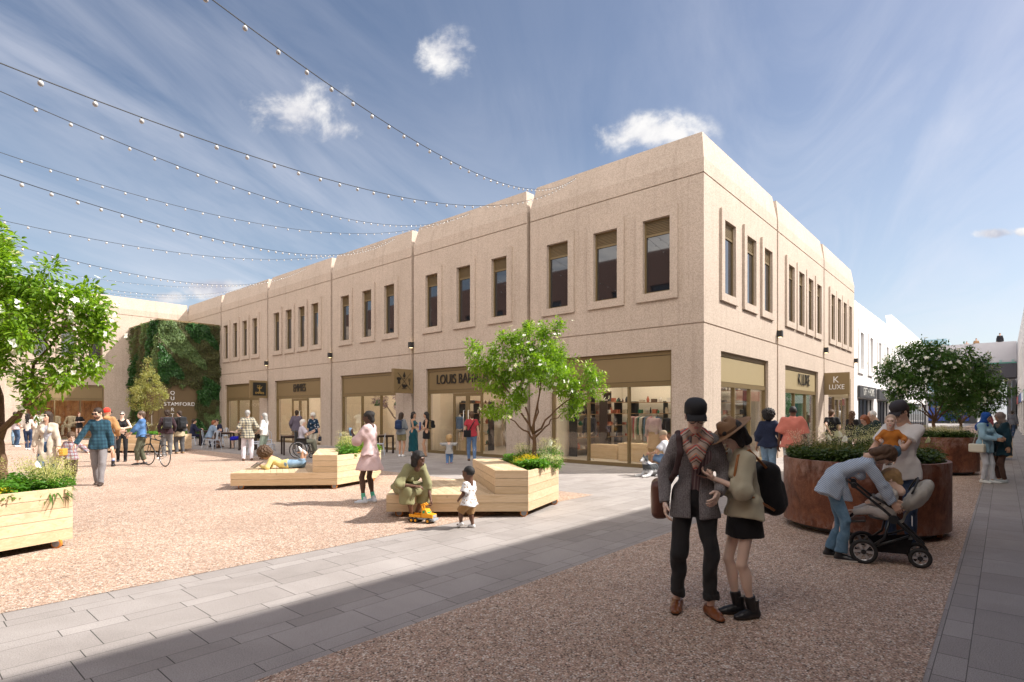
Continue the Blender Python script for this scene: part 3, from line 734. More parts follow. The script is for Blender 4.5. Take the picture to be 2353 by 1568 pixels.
# building opposite the long front: carries the string lights, shows only in the glass
ob = thing('opposite_building', 'brown clad building facing the long shop front', 'building', CC, TH)
FO = Fac('O', -24)
w = MB(); wall_sheet(w, FO, -9, 60, 0, 14, [(-8+3.4*k, -6.2+3.4*k, z, z+2.6) for k in range(19) for z in (4.4, 8.8)]+[(-8+6.8*k, -3+6.8*k, 0, 2.8) for k in range(10)])
w.quad((-24.1, -9, 13.9), (-24.1, 60, 13.9), (-34, 60, 13.9), (-34, -9, 13.9)); w.quad((-24, -9, 0), (-34, -9, 0), (-34, -9, 14), (-24, -9, 14))
w.build('wall', simple('brown_cladding', (.16, .085, .06), .7, .2, 1), ob, recalc=False)
g = MB(); FO.box(g, -8.8, 59.8, .3, .34, 0, 13.6); g.build('glazing', WINGL, ob)
# ------------------------------------------------------------------ greenery helpers
def mesh_np(name, V, Fs, mat, parent=None, smooth=False, mi=None):
    V = np.asarray(V, np.float32); me = bpy.data.meshes.new(name)
    Fs = np.asarray(Fs, np.int32); k = Fs.shape[1]
    me.vertices.add(len(V)); me.vertices.foreach_set('co', V.ravel())
    me.loops.add(Fs.size); me.loops.foreach_set('vertex_index', Fs.ravel())
    me.polygons.add(len(Fs)); me.polygons.foreach_set('loop_start', np.arange(0, Fs.size, k, dtype=np.int32))
    try: me.polygons.foreach_set('loop_total', np.full(len(Fs), k, np.int32))
    except Exception: pass
    for mm in (mat if isinstance(mat, (list, tuple)) else [mat]): me.materials.append(mm)
    if mi is not None: me.polygons.foreach_set('material_index', np.asarray(mi, np.int32))
    me.polygons.foreach_set('use_smooth', np.full(len(Fs), smooth))
    me.update(calc_edges=True); me.validate()
    o = bpy.data.objects.new(name, me); COL.objects.link(o)
    if parent is not None: o.parent = parent
    return o
def unit(a): return a/np.maximum(np.linalg.norm(a, axis=-1, keepdims=True), 1e-9)
def leaves_np(P, D, N, L, W, fold=.25, curl=.2):
    """P base points, D directions, N up-ish normals, L length, W width -> verts, quad faces (2 per leaf)"""
    n = len(P); D = unit(D); S = unit(np.cross(D, N)); N = unit(np.cross(S, D))
    L = np.broadcast_to(np.asarray(L, float), (n,))[:, None]; W = np.broadcast_to(np.asarray(W, float), (n,))[:, None]
    m = P+D*L*.48-N*L*curl*.05; tip = P+D*L-N*L*curl
    l1 = P+D*L*.25+S*W*.42+N*W*fold; l2 = P+D*L*.68+S*W*.36+N*(W*fold-L*curl*.35)
    r1 = P+D*L*.25-S*W*.42+N*W*fold; r2 = P+D*L*.68-S*W*.36+N*(W*fold-L*curl*.35)
    V = np.stack([P, l1, l2, tip, r2, r1, m], 1).reshape(-1, 3)
    b = (np.arange(n)*7)[:, None, None]
    F = b+np.array([[0, 1, 2, 6], [6, 2, 3, 4], [0, 6, 4, 5]])[None]
    return V, F.reshape(-1, 4)
def rdir(rng, n): return unit(rng.normal(size=(n, 3)))
BARK = simple('reddish_bark', (.17, .095, .055), .8, .35, 14, .6, 60)
def blossoms_np(rng, P, up, size):
    Vs = []; Fs = []; n = len(P); o = 0
    up = unit(up); A = unit(np.cross(up, rdir(rng, n))); B = np.cross(up, A)
    for k in range(4):
        t = k*math.pi/2
        d = A*math.cos(t)+B*math.sin(t)
        V, F = leaves_np(P+d*size*.06, d+up*rng.uniform(.0, .35, (n, 1)), up, size*rng.uniform(.85, 1.1, n), size*.95, .08, .12)
        Vs.append(V); Fs.append(F+o); o += len(V)
    return np.concatenate(Vs), np.concatenate(Fs)
def make_tree(name, label, loc, seed, trunk_top, base_r, lobes, leaf_mat, leafL=.10, per=26, targets=9, limbs=7, blossoms=110, bsize=.055, lean=(0, 0), tight=.55, leafW=.5, group=None):
    """lobes: list of (x,y,z,r) foliage masses in the tree's own frame; limbs rise to them from a short trunk"""
    rng = np.random.default_rng(seed)
    t = thing(name, label, 'tree', loc, 0, group)
    tops = np.array([lean[0], lean[1], trunk_top]); mb = MB()
    n = 7; tp = [np.array([lean[0]*k/n+rng.normal()*.006, lean[1]*k/n+rng.normal()*.006, trunk_top*k/n]) for k in range(n+1)]
    mb.tube(tp, [base_r*(1.25-.5*k/n) if k else base_r*1.6 for k in range(n+1)], 10)
    sk = []   # skeleton points (pos, radius)
    def branch(p0, p1, r0, r1, sag, n=7, wob=.02):
        p0 = np.array(p0); p1 = np.array(p1); d = p1-p0; L = np.linalg.norm(d); pts = []
        for k in range(n+1):
            u = k/n; p = p0+d*u; p = p+np.array([0, 0, -1.])*L*sag*4*u*(1-u)*(-1 if sag < 0 else 1)*(1 if sag > 0 else -1)
            if 0 < k < n: p = p+rng.normal(size=3)*wob*L
            pts.append(p)
        rr = [r0+(r1-r0)*k/n for k in range(n+1)]
        mb.tube(pts, rr, 6 if r0 > .012 else 4); return pts, rr
    lob = np.array([l[:3] for l in lobes], float); lr = np.array([l[3] for l in lobes], float)
    # main limbs go to well separated lobes; the other lobes hang off those limbs
    main = [int(np.argmax(np.linalg.norm(lob-tops, axis=1)))]
    while len(main) < min(limbs, len(lob)): main.append(int(np.argmax(np.min([np.linalg.norm(lob-lob[q], axis=1) for q in main], 0))))
    for i in main+[q for q in np.argsort(np.linalg.norm(lob-tops, axis=1)) if q not in main]:
        c = lob[i]; m = 9; pts = []
        if i in main: st = tp[-1-int(rng.integers(0, 2))]+rng.normal(size=3)*.01; r0, r1 = base_r*.56, base_r*.10
        else:
            S = np.array([s_[0] for s_ in sk]); dd = np.linalg.norm(S-c, axis=1)+np.maximum(0, S[:, 2]-c[2]+.1)*2+np.maximum(0, .25-np.linalg.norm(S-tops, axis=1)); q_ = int(np.argmin(dd)); st = sk[q_][0]; r0, r1 = min(base_r*.3, sk[q_][1]*.75), base_r*.09
        mid = st+(c-st)*.45; hor = (c-st)*np.array([1, 1, 0]); mid = mid-hor*.10+np.array([0, 0, .05*np.linalg.norm(c-st)])
        for k in range(m+1):
            u = k/m; p = st*(1-u)**2+2*mid*u*(1-u)+c*u*u
            if 0 < k < m: p = p+rng.normal(size=3)*.018*np.linalg.norm(c-st)
            pts.append(p)
        rr = [r0+(r1-r0)*(k/m)**.8 for k in range(m+1)]
        mb.tube(pts, rr, 7)
        for k in range(3, m+1): sk.append((pts[k], rr[k]))
    LP = []; LD = []; BP = []; BD = []
    allc = []
    for i in range(len(lob)):
        nt = max(3, int(targets*(lr[i]/lr.mean())**2))
        d = rdir(rng, nt); q = lob[i]+d*lr[i]*rng.uniform(.45, 1., (nt, 1))**.6*np.array([1, 1, .9]); allc += [(x, i) for x in q]
    cen = lob.mean(0)
    allc.sort(key=lambda x: np.linalg.norm(x[0]-tops))
    for q, i in allc:
        S = np.array([s[0] for s in sk]); dd = np.linalg.norm(S-q, axis=1)+np.maximum(0, S[:, 2]-q[2])*1.5
        j = int(np.argmin(dd)); pts, rr = branch(sk[j][0], q, min(.011, sk[j][1]*.6), .003, .06, 5, .03)
        for k in range(2, len(pts)): sk.append((pts[k], rr[k]))
        for k in range(3, len(pts)):
            m = int(per*.5); P = pts[k]+rng.normal(size=(m, 3))*leafL*tight*1.3
            out = unit(pts[k]-lob[i]+rng.normal(size=3)*.2)
            LP.append(P); LD.append(unit(P-pts[k])*.9+out*.55+rng.normal(size=(m, 3))*.25+np.array([0, 0, -.12]))
    LP = np.concatenate(LP); LD = np.concatenate(LD)
    ND = np.array([0, 0, 1.])+rng.normal(size=LP.shape)*.42
    V, F = leaves_np(LP, LD, ND, leafL*rng.uniform(.65, 1.15, len(LP)), leafL*leafW*rng.uniform(.8, 1.1, len(LP)), .18, .22)
    mb.build('trunk', BARK, t, smooth=True, recalc=False)
    mesh_np('crown', V, F, leaf_mat, t)
    if blossoms:
        tipsel = rng.choice(len(allc), blossoms*1, replace=len(allc) < blossoms)
        q = np.array([allc[j][0] for j in tipsel]); lo = np.array([lob[allc[j][1]] for j in tipsel])
        q = q+unit(q-lo)*leafL*rng.uniform(.8, 2., (len(q), 1))+rng.normal(size=q.shape)*leafL*.8
        V, F = blossoms_np(rng, q, unit(q-cen)*1.1+np.array([0, 0, .35])+rng.normal(size=q.shape)*.3, bsize)
        tag(mesh_np('blossom', V, F, PETAL, t), kind='stuff')
    return t
PETAL = mat_leaf('white_petals', (.74, .77, .70), (.86, .86, .84), .25, .6)
LEAF_A = mat_leaf('bright_green_leaves', (.09, .20, .018), (.27, .43, .045), .5)
LEAF_B = mat_leaf('deep_green_leaves', (.035, .095, .022), (.09, .19, .04), .35)
LEAF_Y = mat_leaf('olive_green_leaves', (.20, .23, .075), (.42, .41, .18), .4)

# ------------------------------------------------------------------ timber seat and planter units
def inset(poly, d):
    n = len(poly); out = []
    area = sum(poly[i][0]*poly[(i+1) % n][1]-poly[(i+1) % n][0]*poly[i][1] for i in range(n)); sg = 1 if area > 0 else -1
    for i in range(n):
        p0, p1, p2 = [np.array(poly[j % n], float) for j in (i-1, i, i+1)]
        e1 = (p1-p0)/np.linalg.norm(p1-p0); e2 = (p2-p1)/np.linalg.norm(p2-p1)
        n1 = np.array([-e1[1], e1[0]])*sg; n2 = np.array([-e2[1], e2[0]])*sg
        b = n1+n2; b /= np.linalg.norm(b); out.append(tuple(p1+b*d/max(.35, b.dot(n1))))
    return out
def clip(poly, a, b, c):      # keep a*x+b*y<=c
    out = []; n = len(poly)
    for i in range(n):
        p, q = poly[i], poly[(i+1) % n]; dp = a*p[0]+b*p[1]-c; dq = a*q[0]+b*q[1]-c
        if dp <= 0: out.append(p)
        if dp*dq < 0: u = dp/(dp-dq); out.append((p[0]+(q[0]-p[0])*u, p[1]+(q[1]-p[1])*u))
    return out
def boards(t, poly, rows, skip=(), matf=None, gap=.005, th=.028):
    inn = inset(poly, th); n = len(poly)
    for i in range(n):
        if i in skip: continue
        j = (i+1) % n; mb = MB(); dx, dy = poly[j][0]-poly[i][0], poly[j][1]-poly[i][1]
        for z0, z1 in zip(rows[:-1], rows[1:]): mb.prism([poly[i], poly[j], inn[j], inn[i]], z0+gap/2, z1-gap/2)
        mb.build('side_panel', WOOD if abs(dx) > abs(dy) else WOODY, t, bevel=.0025)
def deck(t, poly, z, ang, w=.125, name='seat_deck', th=.03, gap=.005):
    poly = inset(poly, .001)
    a, b = math.cos(ang), math.sin(ang); vals = [a*x+b*y for x, y in poly]; lo, hi = min(vals), max(vals); k = lo; mb = MB()
    while k < hi-.01:
        p = clip(clip(poly, a, b, k+w-gap), -a, -b, -k)
        if len(p) > 2: mb.prism(p, z-th, z)
        k += w
    mb.build(name, WOODY if abs(a) > abs(b) else WOOD, t, bevel=.002)
def castors(t, pts):
    for x, y in pts:
        mb = MB(); M = Matrix.Rotation(rad(90), 4, 'X'); mb.lathe([(.0, -.02), (.05, -.02), (.062, -.014), (.062, .014), (.05, .02), (0, .02)], (x, y, .064), 20, M=M)
        mb.build('castor', simple('orange_tyre', (.62, .22, .03), .5), t, smooth=False)
        mb = MB(); mb.lathe([(.0, -.024), (.045, -.023), (.045, .023), (0, .024)], (x, y, .064), 16, M=M); mb.build('castor_hub', simple('grey_hub', (.25, .25, .26), .4), t)
ROWS = [.09, .2275, .365, .488, .612, .735]
def timber_unit(label, loc, rz=0, platform=None, box=None, soil=None, seatdeck=None, castor=(), grp='pale timber seat and planter units', ang=(0., 0.)):
    t = thing('timber_planter', label, 'planter bench', loc, rz, grp)
    if platform: boards(t, platform, ROWS[:3]); deck(t, inset(platform, .03), .362, ang[0], name='platform_deck')
    boards(t, box, ROWS[2:] if platform else ROWS)
    if not platform: pass
    if seatdeck: deck(t, inset(seatdeck, .0), .74, ang[1])
    mb = MB(); mb.prism(inset(soil, .035), .60, .655); mb.build('soil', SOIL, t, recalc=False)
    mb = MB(); ib = inset(box, .031); n = len(ib)
    for i in range(n): j = (i+1) % n; mb.quad((ib[i][0], ib[i][1], .37), (ib[j][0], ib[j][1], .37), (ib[j][0], ib[j][1], .72), (ib[i][0], ib[i][1], .72))
    mb.build('liner', DARKM, t, recalc=False)
    castors(t, castor); return t
# module outline relative to its front right corner
F0, A0, B0, C0, D0, E0, G0 = (-2.235, -.04), (-.525, 0), (0, 0), (.585, 1.27), (.50, 2.42), (-1.035, 2.21), (-2.36, 1.61)
H0 = (-.53, 2.30)
PLAT = [F0, B0, C0, D0, E0, G0]; BOX = [A0, B0, C0, D0, H0, E0]; SOILP = [B0, C0, D0, H0]; SEAT = [A0, B0, H0, E0]
cst = [(-2.05, .06), (-.07, .05), (.5, 1.2), (.3, 2.25), (-2.1, 1.4)]
P3 = GP(1214, 1175.9, .09); P3.z = 0
P2 = GP(775, 1115, .09); P2.z = 0
timber_unit('pale timber seat with the blossoming tree in its raised box, beside the seated woman', P3, 0, PLAT, BOX, SOILP, SEAT, cst, ang=(rad(20), rad(20)))
timber_unit('pale timber seat the curly haired child lies on, raised box without a tree', P2, rad(3), PLAT, BOX, SOILP, SEAT, cst, ang=(rad(20), rad(20)))
# foreground left box: only its right end shows
P1 = Vector((-5.44, 6.93, 0)); BX1 = [(-.58, -1.26), (0, 0), (-.95, .72), (-2.2, .5), (-2.1, -1.2)]
timber_unit('pale timber box with a large blossoming tree, nearest on the left', P1, 0, None, BX1, BX1, None, [(-.10, -.12), (-.6, -1.1), (-1.9, .3)])
# far box by the sign wall
P4 = Vector((-14.35, 22.95, 0))
PL4 = [(-3.35, 0), (0, 0), (.35, 1.5), (-.2, 2.1), (-3.1, 2.0)]; BX4 = [(-2.2, .5), (-.0, .15), (.35, 1.5), (-.2, 2.1), (-2.3, 2.0)]
timber_unit('pale timber planter with a small olive tree in front of the sign wall', P4, 0, PL4, BX4, BX4, None, [(-3.2, .1), (-.1, .1), (-1.6, .05)], ang=(rad(90), 0))
# far box in the street
P7 = Vector((16.2, 19.6, 0)); BX7 = [(-1.2, 0), (1.25, -.1), (1.6, 1.6), (-.9, 2.0)]
timber_unit('pale timber planter box up the street behind the headscarved women', P7, 0, None, BX7, BX7, None, [(-1., .1), (1.1, .1)])

# round weathered steel planters
def round_planter(label, x, y, r, ztop, seam):
    t = thing('steel_planter', label, 'planter', (x, y, 0), seam, 'round weathered steel planters')
    for k in range(2):
        mb = MB(); n = 40; g = .004
        for i in range(n):
            a0 = math.pi*k+g+(math.pi-2*g)*i/n; a1 = math.pi*k+g+(math.pi-2*g)*(i+1)/n
            def q(a, rr, z): return (rr*math.cos(a), rr*math.sin(a), z)
            for (r0, z0, r1, z1) in ((r, .1, r, ztop-.006), (r, ztop-.006, r-.006, ztop), (r-.006, ztop, r-.05, ztop), (r-.05, ztop, r-.056, ztop-.006), (r-.056, ztop-.006, r-.056, .1), (r-.056, .1, r, .1)):
                mb.quad(q(a0, r0, z0), q(a1, r0, z0), q(a1, r1, z1), q(a0, r1, z1))
        o = mb.build('shell', CORTEN, t, recalc=True, smooth=False)
        for p in o.data.polygons: p.use_smooth = True
        o.data.set_sharp_from_angle(angle=rad(40))
    mb = MB(); mb.prism(circ(0, 0, r-.06, 40), ztop-.12, ztop-.07); mb.build('soil', SOIL, t, recalc=False)
    mb = MB(); mb.prism(circ(0, 0, r-.15, 32), .03, .13); mb.build('plinth', DARKM, t)
    for a in (0, 1.57, 3.14, 4.71): mb = MB(); mb.box(-.03, .03, -.03, .03, 0, .1, M=Matrix.Translation((math.cos(a+1.55)*(r-.12), math.sin(a+1.55)*(r-.12), 0))); mb.build('foot', simple('orange_foot', (.45, .16, .03), .5), t)
    return t
P5 = (5.04, 8.05, 0); P6 = (11.68, 15.6, 0)
def seam_ang(c, px): # rotate so that one joint faces the camera at this bearing
    return math.atan2(-c[1], -c[0])+rad(-4)
round_planter('round rust red steel planter the pushchair family stands at', 5.04, 8.05, 1.02, 1.0, seam_ang(P5, 0)-rad(10))
round_planter('round rust red steel planter holding a dark blossoming tree, farther up the street', 11.68, 15.6, 1.05, 1.0, seam_ang(P6, 0)+rad(15))

# ------------------------------------------------------------------ trees
# 3: over the middle unit
t3 = P3+Vector((.15, 1.5, .64))
make_tree('blossoming_tree', 'small vase-shaped dogwood full of white blossom rising from the middle timber unit', t3, 11, .62, .042,
          [(-1.15, .1, 2.15, .20), (-1.0, 0, 1.78, .26), (-.72, .1, 1.55, .26), (-.52, 0, 2.25, .30), (-.62, .2, 1.95, .33), (-.12, .0, 2.42, .30), (-.2, -.2, 1.95, .38), (-.3, .2, 1.5, .34), (.12, .2, 2.05, .36),
           (.33, 0, 2.52, .24), (.30, -.1, 2.1, .34), (.55, .2, 2.0, .28), (.5, -.1, 1.6, .30), (.85, 0, 1.45, .26), (1.02, .1, 1.75, .20), (1.2, 0, 1.62, .17), (1.1, -.1, 1.38, .14), (-.55, -.3, 1.12, .26), (-.75, .1, 1.08, .18), (.15, -.4, 1.75, .3), (.7, .3, 1.1, .22)],
          LEAF_A, .064, 34, 13, blossoms=280, bsize=.040)
# 1: left foreground
make_tree('blossoming_tree', 'large multi-stemmed dogwood full of white blossom at the left edge', (-6.33, 6.95, .64), 5, .72, .066,
          [(-.32, .0, 3.28, .30), (-.75, .1, 3.1, .34), (-.45, .0, 2.98, .36), (.05, .2, 2.62, .22), (-.75, .2, 2.6, .45), (-.12, -.1, 2.82, .30), (-.3, .3, 2.35, .36), (-.2, .1, 2.0, .36), (.22, .1, 2.40, .26), (.52, 0, 2.62, .26), (.80, .2, 2.42, .26), (.55, -.2, 2.02, .30), (.95, 0, 2.12, .26), (1.12, .1, 2.3, .15), (1.2, .1, 2.02, .14),
           (.05, -.3, 1.72, .30), (.85, .2, 1.72, .24), (.45, 0, 1.50, .24), (-.8, -.2, 1.9, .4), (.82, -.1, 1.45, .14), (-1.1, 0, 2.2, .45), (-1.0, .1, 1.5, .35), (.50, -.1, 1.16, .10)],
          LEAF_A, .085, 32, 14, blossoms=480, bsize=.043, lean=(-.05, 0))
make_tree('young_tree', 'small cone-shaped tree with olive yellow leaves in front of the sign wall', (-15.75, 24.15, .64), 21, .62, .035,
          [(0, 0, 3.2, .14), (0, 0, 2.85, .24), (.05, 0, 2.5, .36), (-.3, .1, 2.2, .30), (.32, 0, 2.15, .30), (0, -.2, 1.9, .42), (-.62, 0, 1.85, .24), (.62, 0, 1.85, .24), (-.38, .1, 1.45, .32), (.36, 0, 1.45, .28), (-.82, .1, 1.5, .18), (.80, 0, 1.62, .16), (0, 0, 1.2, .24)],
          LEAF_Y, .075, 22, 11, blossoms=0)
make_tree('blossoming_tree', 'broad dark dogwood with white blossom in the second steel planter', (11.75, 15.6, .9), 31, .55, .05,
          [(-.95, .1, 2.0, .36), (-1.1, 0, 1.6, .34), (-.6, 0, 2.35, .36), (-.2, .2, 2.45, .4), (.25, 0, 2.4, .4), (.6, .1, 2.2, .32), (-.5, 0, 1.9, .45), (.1, -.2, 1.9, .5), (.6, 0, 1.75, .42), (1.0, .1, 2.35, .22), (1.1, 0, 1.9, .3), (-.9, 0, 1.25, .3), (-.3, -.2, 1.4, .4), (.4, 0, 1.3, .4), (1.0, .1, 1.4, .34), (1.3, 0, 1.65, .22), (-1.25, .1, 1.9, .3), (-.9, -.1, 1.0, .24), (.9, 0, 1.0, .28), (1.5, 0, 1.75, .34), (1.4, .2, 2.2, .26), (1.6, .2, 1.35, .26), (.0, -.2, 2.2, .4), (-.8, -.2, 1.6, .4)],
          LEAF_B, .082, 34, 15, blossoms=400, bsize=.05)
make_tree('street_tree', 'dark green tree in the timber planter up the street', (16.6, 20.7, .64), 41, .7, .05,
          [(-.6, .1, 2.0, .4), (.0, 0, 2.3, .4), (.6, 0, 2.1, .4), (-.5, 0, 1.5, .4), (.2, 0, 1.6, .5), (.9, .1, 1.6, .35), (1.2, 0, 2.1, .25), (.6, 0, 1.15, .35), (-.4, 0, 1.05, .3), (1.25, .1, 1.3, .3), (1.7, 0, 1.7, .3), (1.0, -.2, 1.9, .4)],
          LEAF_B, .10, 30, 14, blossoms=70, bsize=.06)
make_tree('street_tree', 'smallest dark tree farthest up the street before the footbridge', (24.5, 30.5, .3), 51, .9, .06,
          [(-.6, .1, 2.4, .5), (.1, 0, 2.9, .5), (.7, 0, 2.4, .5), (0, 0, 1.8, .6), (.8, .1, 1.7, .4), (-.7, 0, 1.6, .4)],
          LEAF_B, .11, 20, 11, blossoms=30, bsize=.06)

# ------------------------------------------------------------------ planting
GC = mat_leaf('ground_cover_leaves', (.05, .16, .02), (.14, .32, .035), .35)
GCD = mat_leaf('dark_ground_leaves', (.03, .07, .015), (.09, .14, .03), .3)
LIME = mat_leaf('lime_flower_heads', (.42, .45, .13), (.66, .62, .30), .3, .7)
CREAMF = mat_leaf('cream_flower_heads', (.62, .60, .38), (.80, .76, .55), .3, .7)
YELL = mat_leaf('yellow_flowers', (.70, .50, .01), (.85, .66, .02), .3, .6)
STRAP = mat_leaf('strap_leaves', (.035, .10, .02), (.10, .22, .04), .3, .35)
PINKF = mat_leaf('pale_pink_flowers', (.55, .38, .36), (.72, .58, .55), .3, .7)
def ground_cover(label, rng, pts, z, mat, leaf=.05, n=20, hgt=.12, nm='ground_cover'):
    """leafy carpet: clumps of small leaves on short stems at each point"""
    P = np.repeat(np.asarray(pts, float), n, 0); m = len(P)
    a = rng.uniform(0, 6.283, m); r = rng.uniform(0, .10, m)
    hz = rng.uniform(.15, 1., m)*hgt
    Q = np.column_stack([P[:, 0]+np.cos(a)*r, P[:, 1]+np.sin(a)*r, P[:, 2]+z+hz*(1-r*3)])
    D = np.column_stack([np.cos(a), np.sin(a), rng.uniform(-.3, .6, m)])
    V, F = leaves_np(Q, D, np.array([0, 0, 1.])+rng.normal(size=(m, 3))*.3, leaf*rng.uniform(.7, 1.3, m), leaf*.75, .12, .2)
    return tag(mesh_np(nm, V, F, mat), label, 'ground cover', kind='stuff')
def flower_plant(name, label, cat, loc, seed, h=.4, spread=.3, stems=26, head=.012, per=18, mat=None, leafmat=None, leafn=120, leaf=.04, group=None, umbel=.05):
    rng = np.random.default_rng(seed); t = thing(name, label, cat, loc, 0, group)
    mb = MB(); HP = []; LP = []; LD = []
    for i in range(stems):
        a = rng.uniform(0, 6.283); r = spread*math.sqrt(rng.uniform()); hh = h*rng.uniform(.65, 1.05)
        b = np.array([math.cos(a)*r*.35, math.sin(a)*r*.35, 0]); e = np.array([math.cos(a)*r, math.sin(a)*r, hh]); m_ = (b+e)/2+np.array([0, 0, .04])
        mb.tube([b, m_, e], [.003, .0022, .0015], 4); HP.append(e)
        for k in range(2):
            e2 = m_+(e-m_)*rng.uniform(.2, .8)+rng.normal(size=3)*umbel*.9; HP.append(e2)
    HP = np.array(HP); Q = np.repeat(HP, per, 0)+np.random.default_rng(seed+1).normal(size=(len(HP)*per, 3))*np.array([umbel, umbel, umbel*.35])
    up = np.tile(np.array([[0, 0, 1.]]), (len(Q), 1))+rng.normal(size=Q.shape)*.5
    V, F = leaves_np(Q, rdir(rng, len(Q)), up, head*rng.uniform(.7, 1.3, len(Q)), head, .1, .1)
    mb.build('stem', simple('green_stem', (.08, .13, .03), .6), t, recalc=False)
    tag(mesh_np('flower_heads', V, F, mat, t), kind='stuff')
    m = leafn*8; a = rng.uniform(0, 6.283, m); r = spread*1.05*np.sqrt(rng.uniform(size=m)); z = rng.uniform(.02, .75, m)*h*(1-.3*r/spread)
    Q = np.column_stack([np.cos(a)*r, np.sin(a)*r, z]); D = np.column_stack([np.cos(a), np.sin(a), rng.uniform(-.2, .7, m)])+rng.normal(size=(m, 3))*.4
    V, F = leaves_np(Q, D, np.array([0, 0, 1.])+rng.normal(size=(m, 3))*.4, leaf*rng.uniform(.6, 1.2, m), leaf*.55, .15, .2)
    mesh_np('foliage', V, F, leafmat or GC, t); return t
def strap_plant(name, label, loc, seed, L=.38, n=60, mat=None, W=.03, lilies=0, cat='plant', rise=.5):
    rng = np.random.default_rng(seed); t = thing(name, label, cat, loc); V = []; F = []; o = 0
    for i in range(n):
        a = rng.uniform(0, 6.283); up = rng.uniform(.35, 1.2)*rise; l = L*rng.uniform(.7, 1.1); w = W*rng.uniform(.7, 1.2); k = 6
        d = np.array([math.cos(a), math.sin(a), 0]); s = np.array([-math.sin(a), math.cos(a), 0])
        for j in range(k+1):
            u = j/k; p = d*l*(u*.85)+np.array([0, 0, l*(up*1.6*u-1.05*u*u*(.6+.5*up))]); ww = w*math.sin(math.pi*min(1, .12+u*.88))*.5
            V += [p+s*ww, p-s*ww+np.array([0, 0, .0])]
            if j: F.append([o+2*j-2, o+2*j-1, o+2*j+1, o+2*j])
        o += 2*(k+1)
    mesh_np('strap_foliage', np.array(V), F, mat or STRAP, t)
    for i in range(lilies):
        a = rng.uniform(0, 6.283); mb = MB(); x, y = math.cos(a)*.1, math.sin(a)*.1; z = rng.uniform(.3, .42)
        mb.tube([(0, 0, 0), (x, y, z)], [.004, .003], 5)
        mb.build('stem', simple('green_stem', (.08, .13, .03), .6), t, recalc=False)
        V_, F_q = leaves_np(np.array([[x, y, z]]), np.array([[x, y, .25]])*2, np.array([[x*3, y*3, .6]]), .11, .085, .35, -.15); mesh_np('lily_flower', V_, F_q, PETAL, t)
    return t
def pts_in(poly, n, rng):
    poly = np.array(poly); lo, hi = poly.min(0), poly.max(0); out = []
    while len(out) < n:
        p = rng.uniform(lo, hi); c = False; j = len(poly)-1
        for i in range(len(poly)):
            if (poly[i][1] > p[1]) != (poly[j][1] > p[1]) and p[0] < (poly[j][0]-poly[i][0])*(p[1]-poly[i][1])/(poly[j][1]-poly[i][1])+poly[i][0]: c = not c
            j = i
        if c: out.append((p[0], p[1], 0))
    return np.array(out)
rg = np.random.default_rng(77)
for (P, poly, n, lab) in ((P1, inset(BX1, .09), 190, 'green leafy ground cover filling the timber box nearest on the left'), (P2, inset(SOILP, .09), 90, 'green leafy ground cover in the raised box by the girl in pink'),
                         (P3, inset(SOILP, .09), 110, 'green leafy ground cover under the middle blossoming tree'), (P4, inset(BX4, .1), 120, 'green ground cover in the far planter by the sign wall'), (P7, inset(BX7, .1), 90, 'green ground cover in the timber planter up the street')):
    q = pts_in(poly, n, rg)+np.array([P.x, P.y, 0]); ground_cover(lab, rg, q, .655, GC, .06 if P is not P4 else .08, 34, .20)
def disc(c, r, n): a = rg.uniform(0, 6.283, n); q = r*np.sqrt(rg.uniform(size=n)); return np.column_stack([c[0]+np.cos(a)*q, c[1]+np.sin(a)*q, np.zeros(n)])
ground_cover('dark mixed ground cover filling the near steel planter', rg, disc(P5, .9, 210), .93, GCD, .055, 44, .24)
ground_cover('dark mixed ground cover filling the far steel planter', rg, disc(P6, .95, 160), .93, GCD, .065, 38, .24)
def fp(label, x, y, z, seed, mat, h=.38, sp=.26, **k): return flower_plant('flowering_plant', label, 'flowering plant', (x, y, z), seed, h, sp, mat=mat, **k)
fp('frothy lime flower mass in front of the woman in the cream cardigan', -5.98, 7.12, .66, 1, LIME, .40, .30, stems=44)
fp('frothy lime flower mass at the foot of the left tree trunk', -6.45, 6.75, .66, 2, LIME, .42, .3, stems=40)
fp('frothy lime flower mass near the corner of the left box', -5.72, 6.98, .66, 3, LIME, .30, .2, stems=30)
fp('low yellow flowers at the front of the left box', -5.98, 6.35, .66, 4, YELL, .10, .3, stems=30, umbel=.03)
strap_plant('lily_plant', 'strappy lily plant with white spathes at the right end of the left box', (-5.66, 6.86, .66), 5, .36, 55, lilies=2)
b3 = P3
for i, (x, y, m, h, s, lb) in enumerate([(.02, 1.62, CREAMF, .42, .28, 'pale frothy flowers left of the middle tree trunk'), (.45, 1.85, CREAMF, .5, .25, 'pale frothy flowers right of the middle tree trunk'), (.0, 1.05, YELL, .22, .2, 'bright yellow flowers in front of the middle tree trunk'), (.42, 1.1, CREAMF, .22, .18, 'small cream flowers at the right front of the middle box')]):
    fp(lb, b3.x+x, b3.y+y, .66, 10+i, m, h, s, stems=26)
strap_plant('lily_plant', 'lily plant with white spathes at the right side of the middle box', (b3.x+.48, b3.y+1.45, .66), 16, .26, 36, lilies=3)
ground_cover('domed clump of lobed leaves at the front corner of the middle box', rg, disc((b3.x+.12, b3.y+.62), .16, 40), .70, GC, .06, 30, .16, 'leafy_clump')
ground_cover('domed clump of lobed leaves at the right corner of the middle box', rg, disc((b3.x+.42, b3.y+1.15), .13, 30), .70, GC, .06, 30, .14, 'leafy_clump')
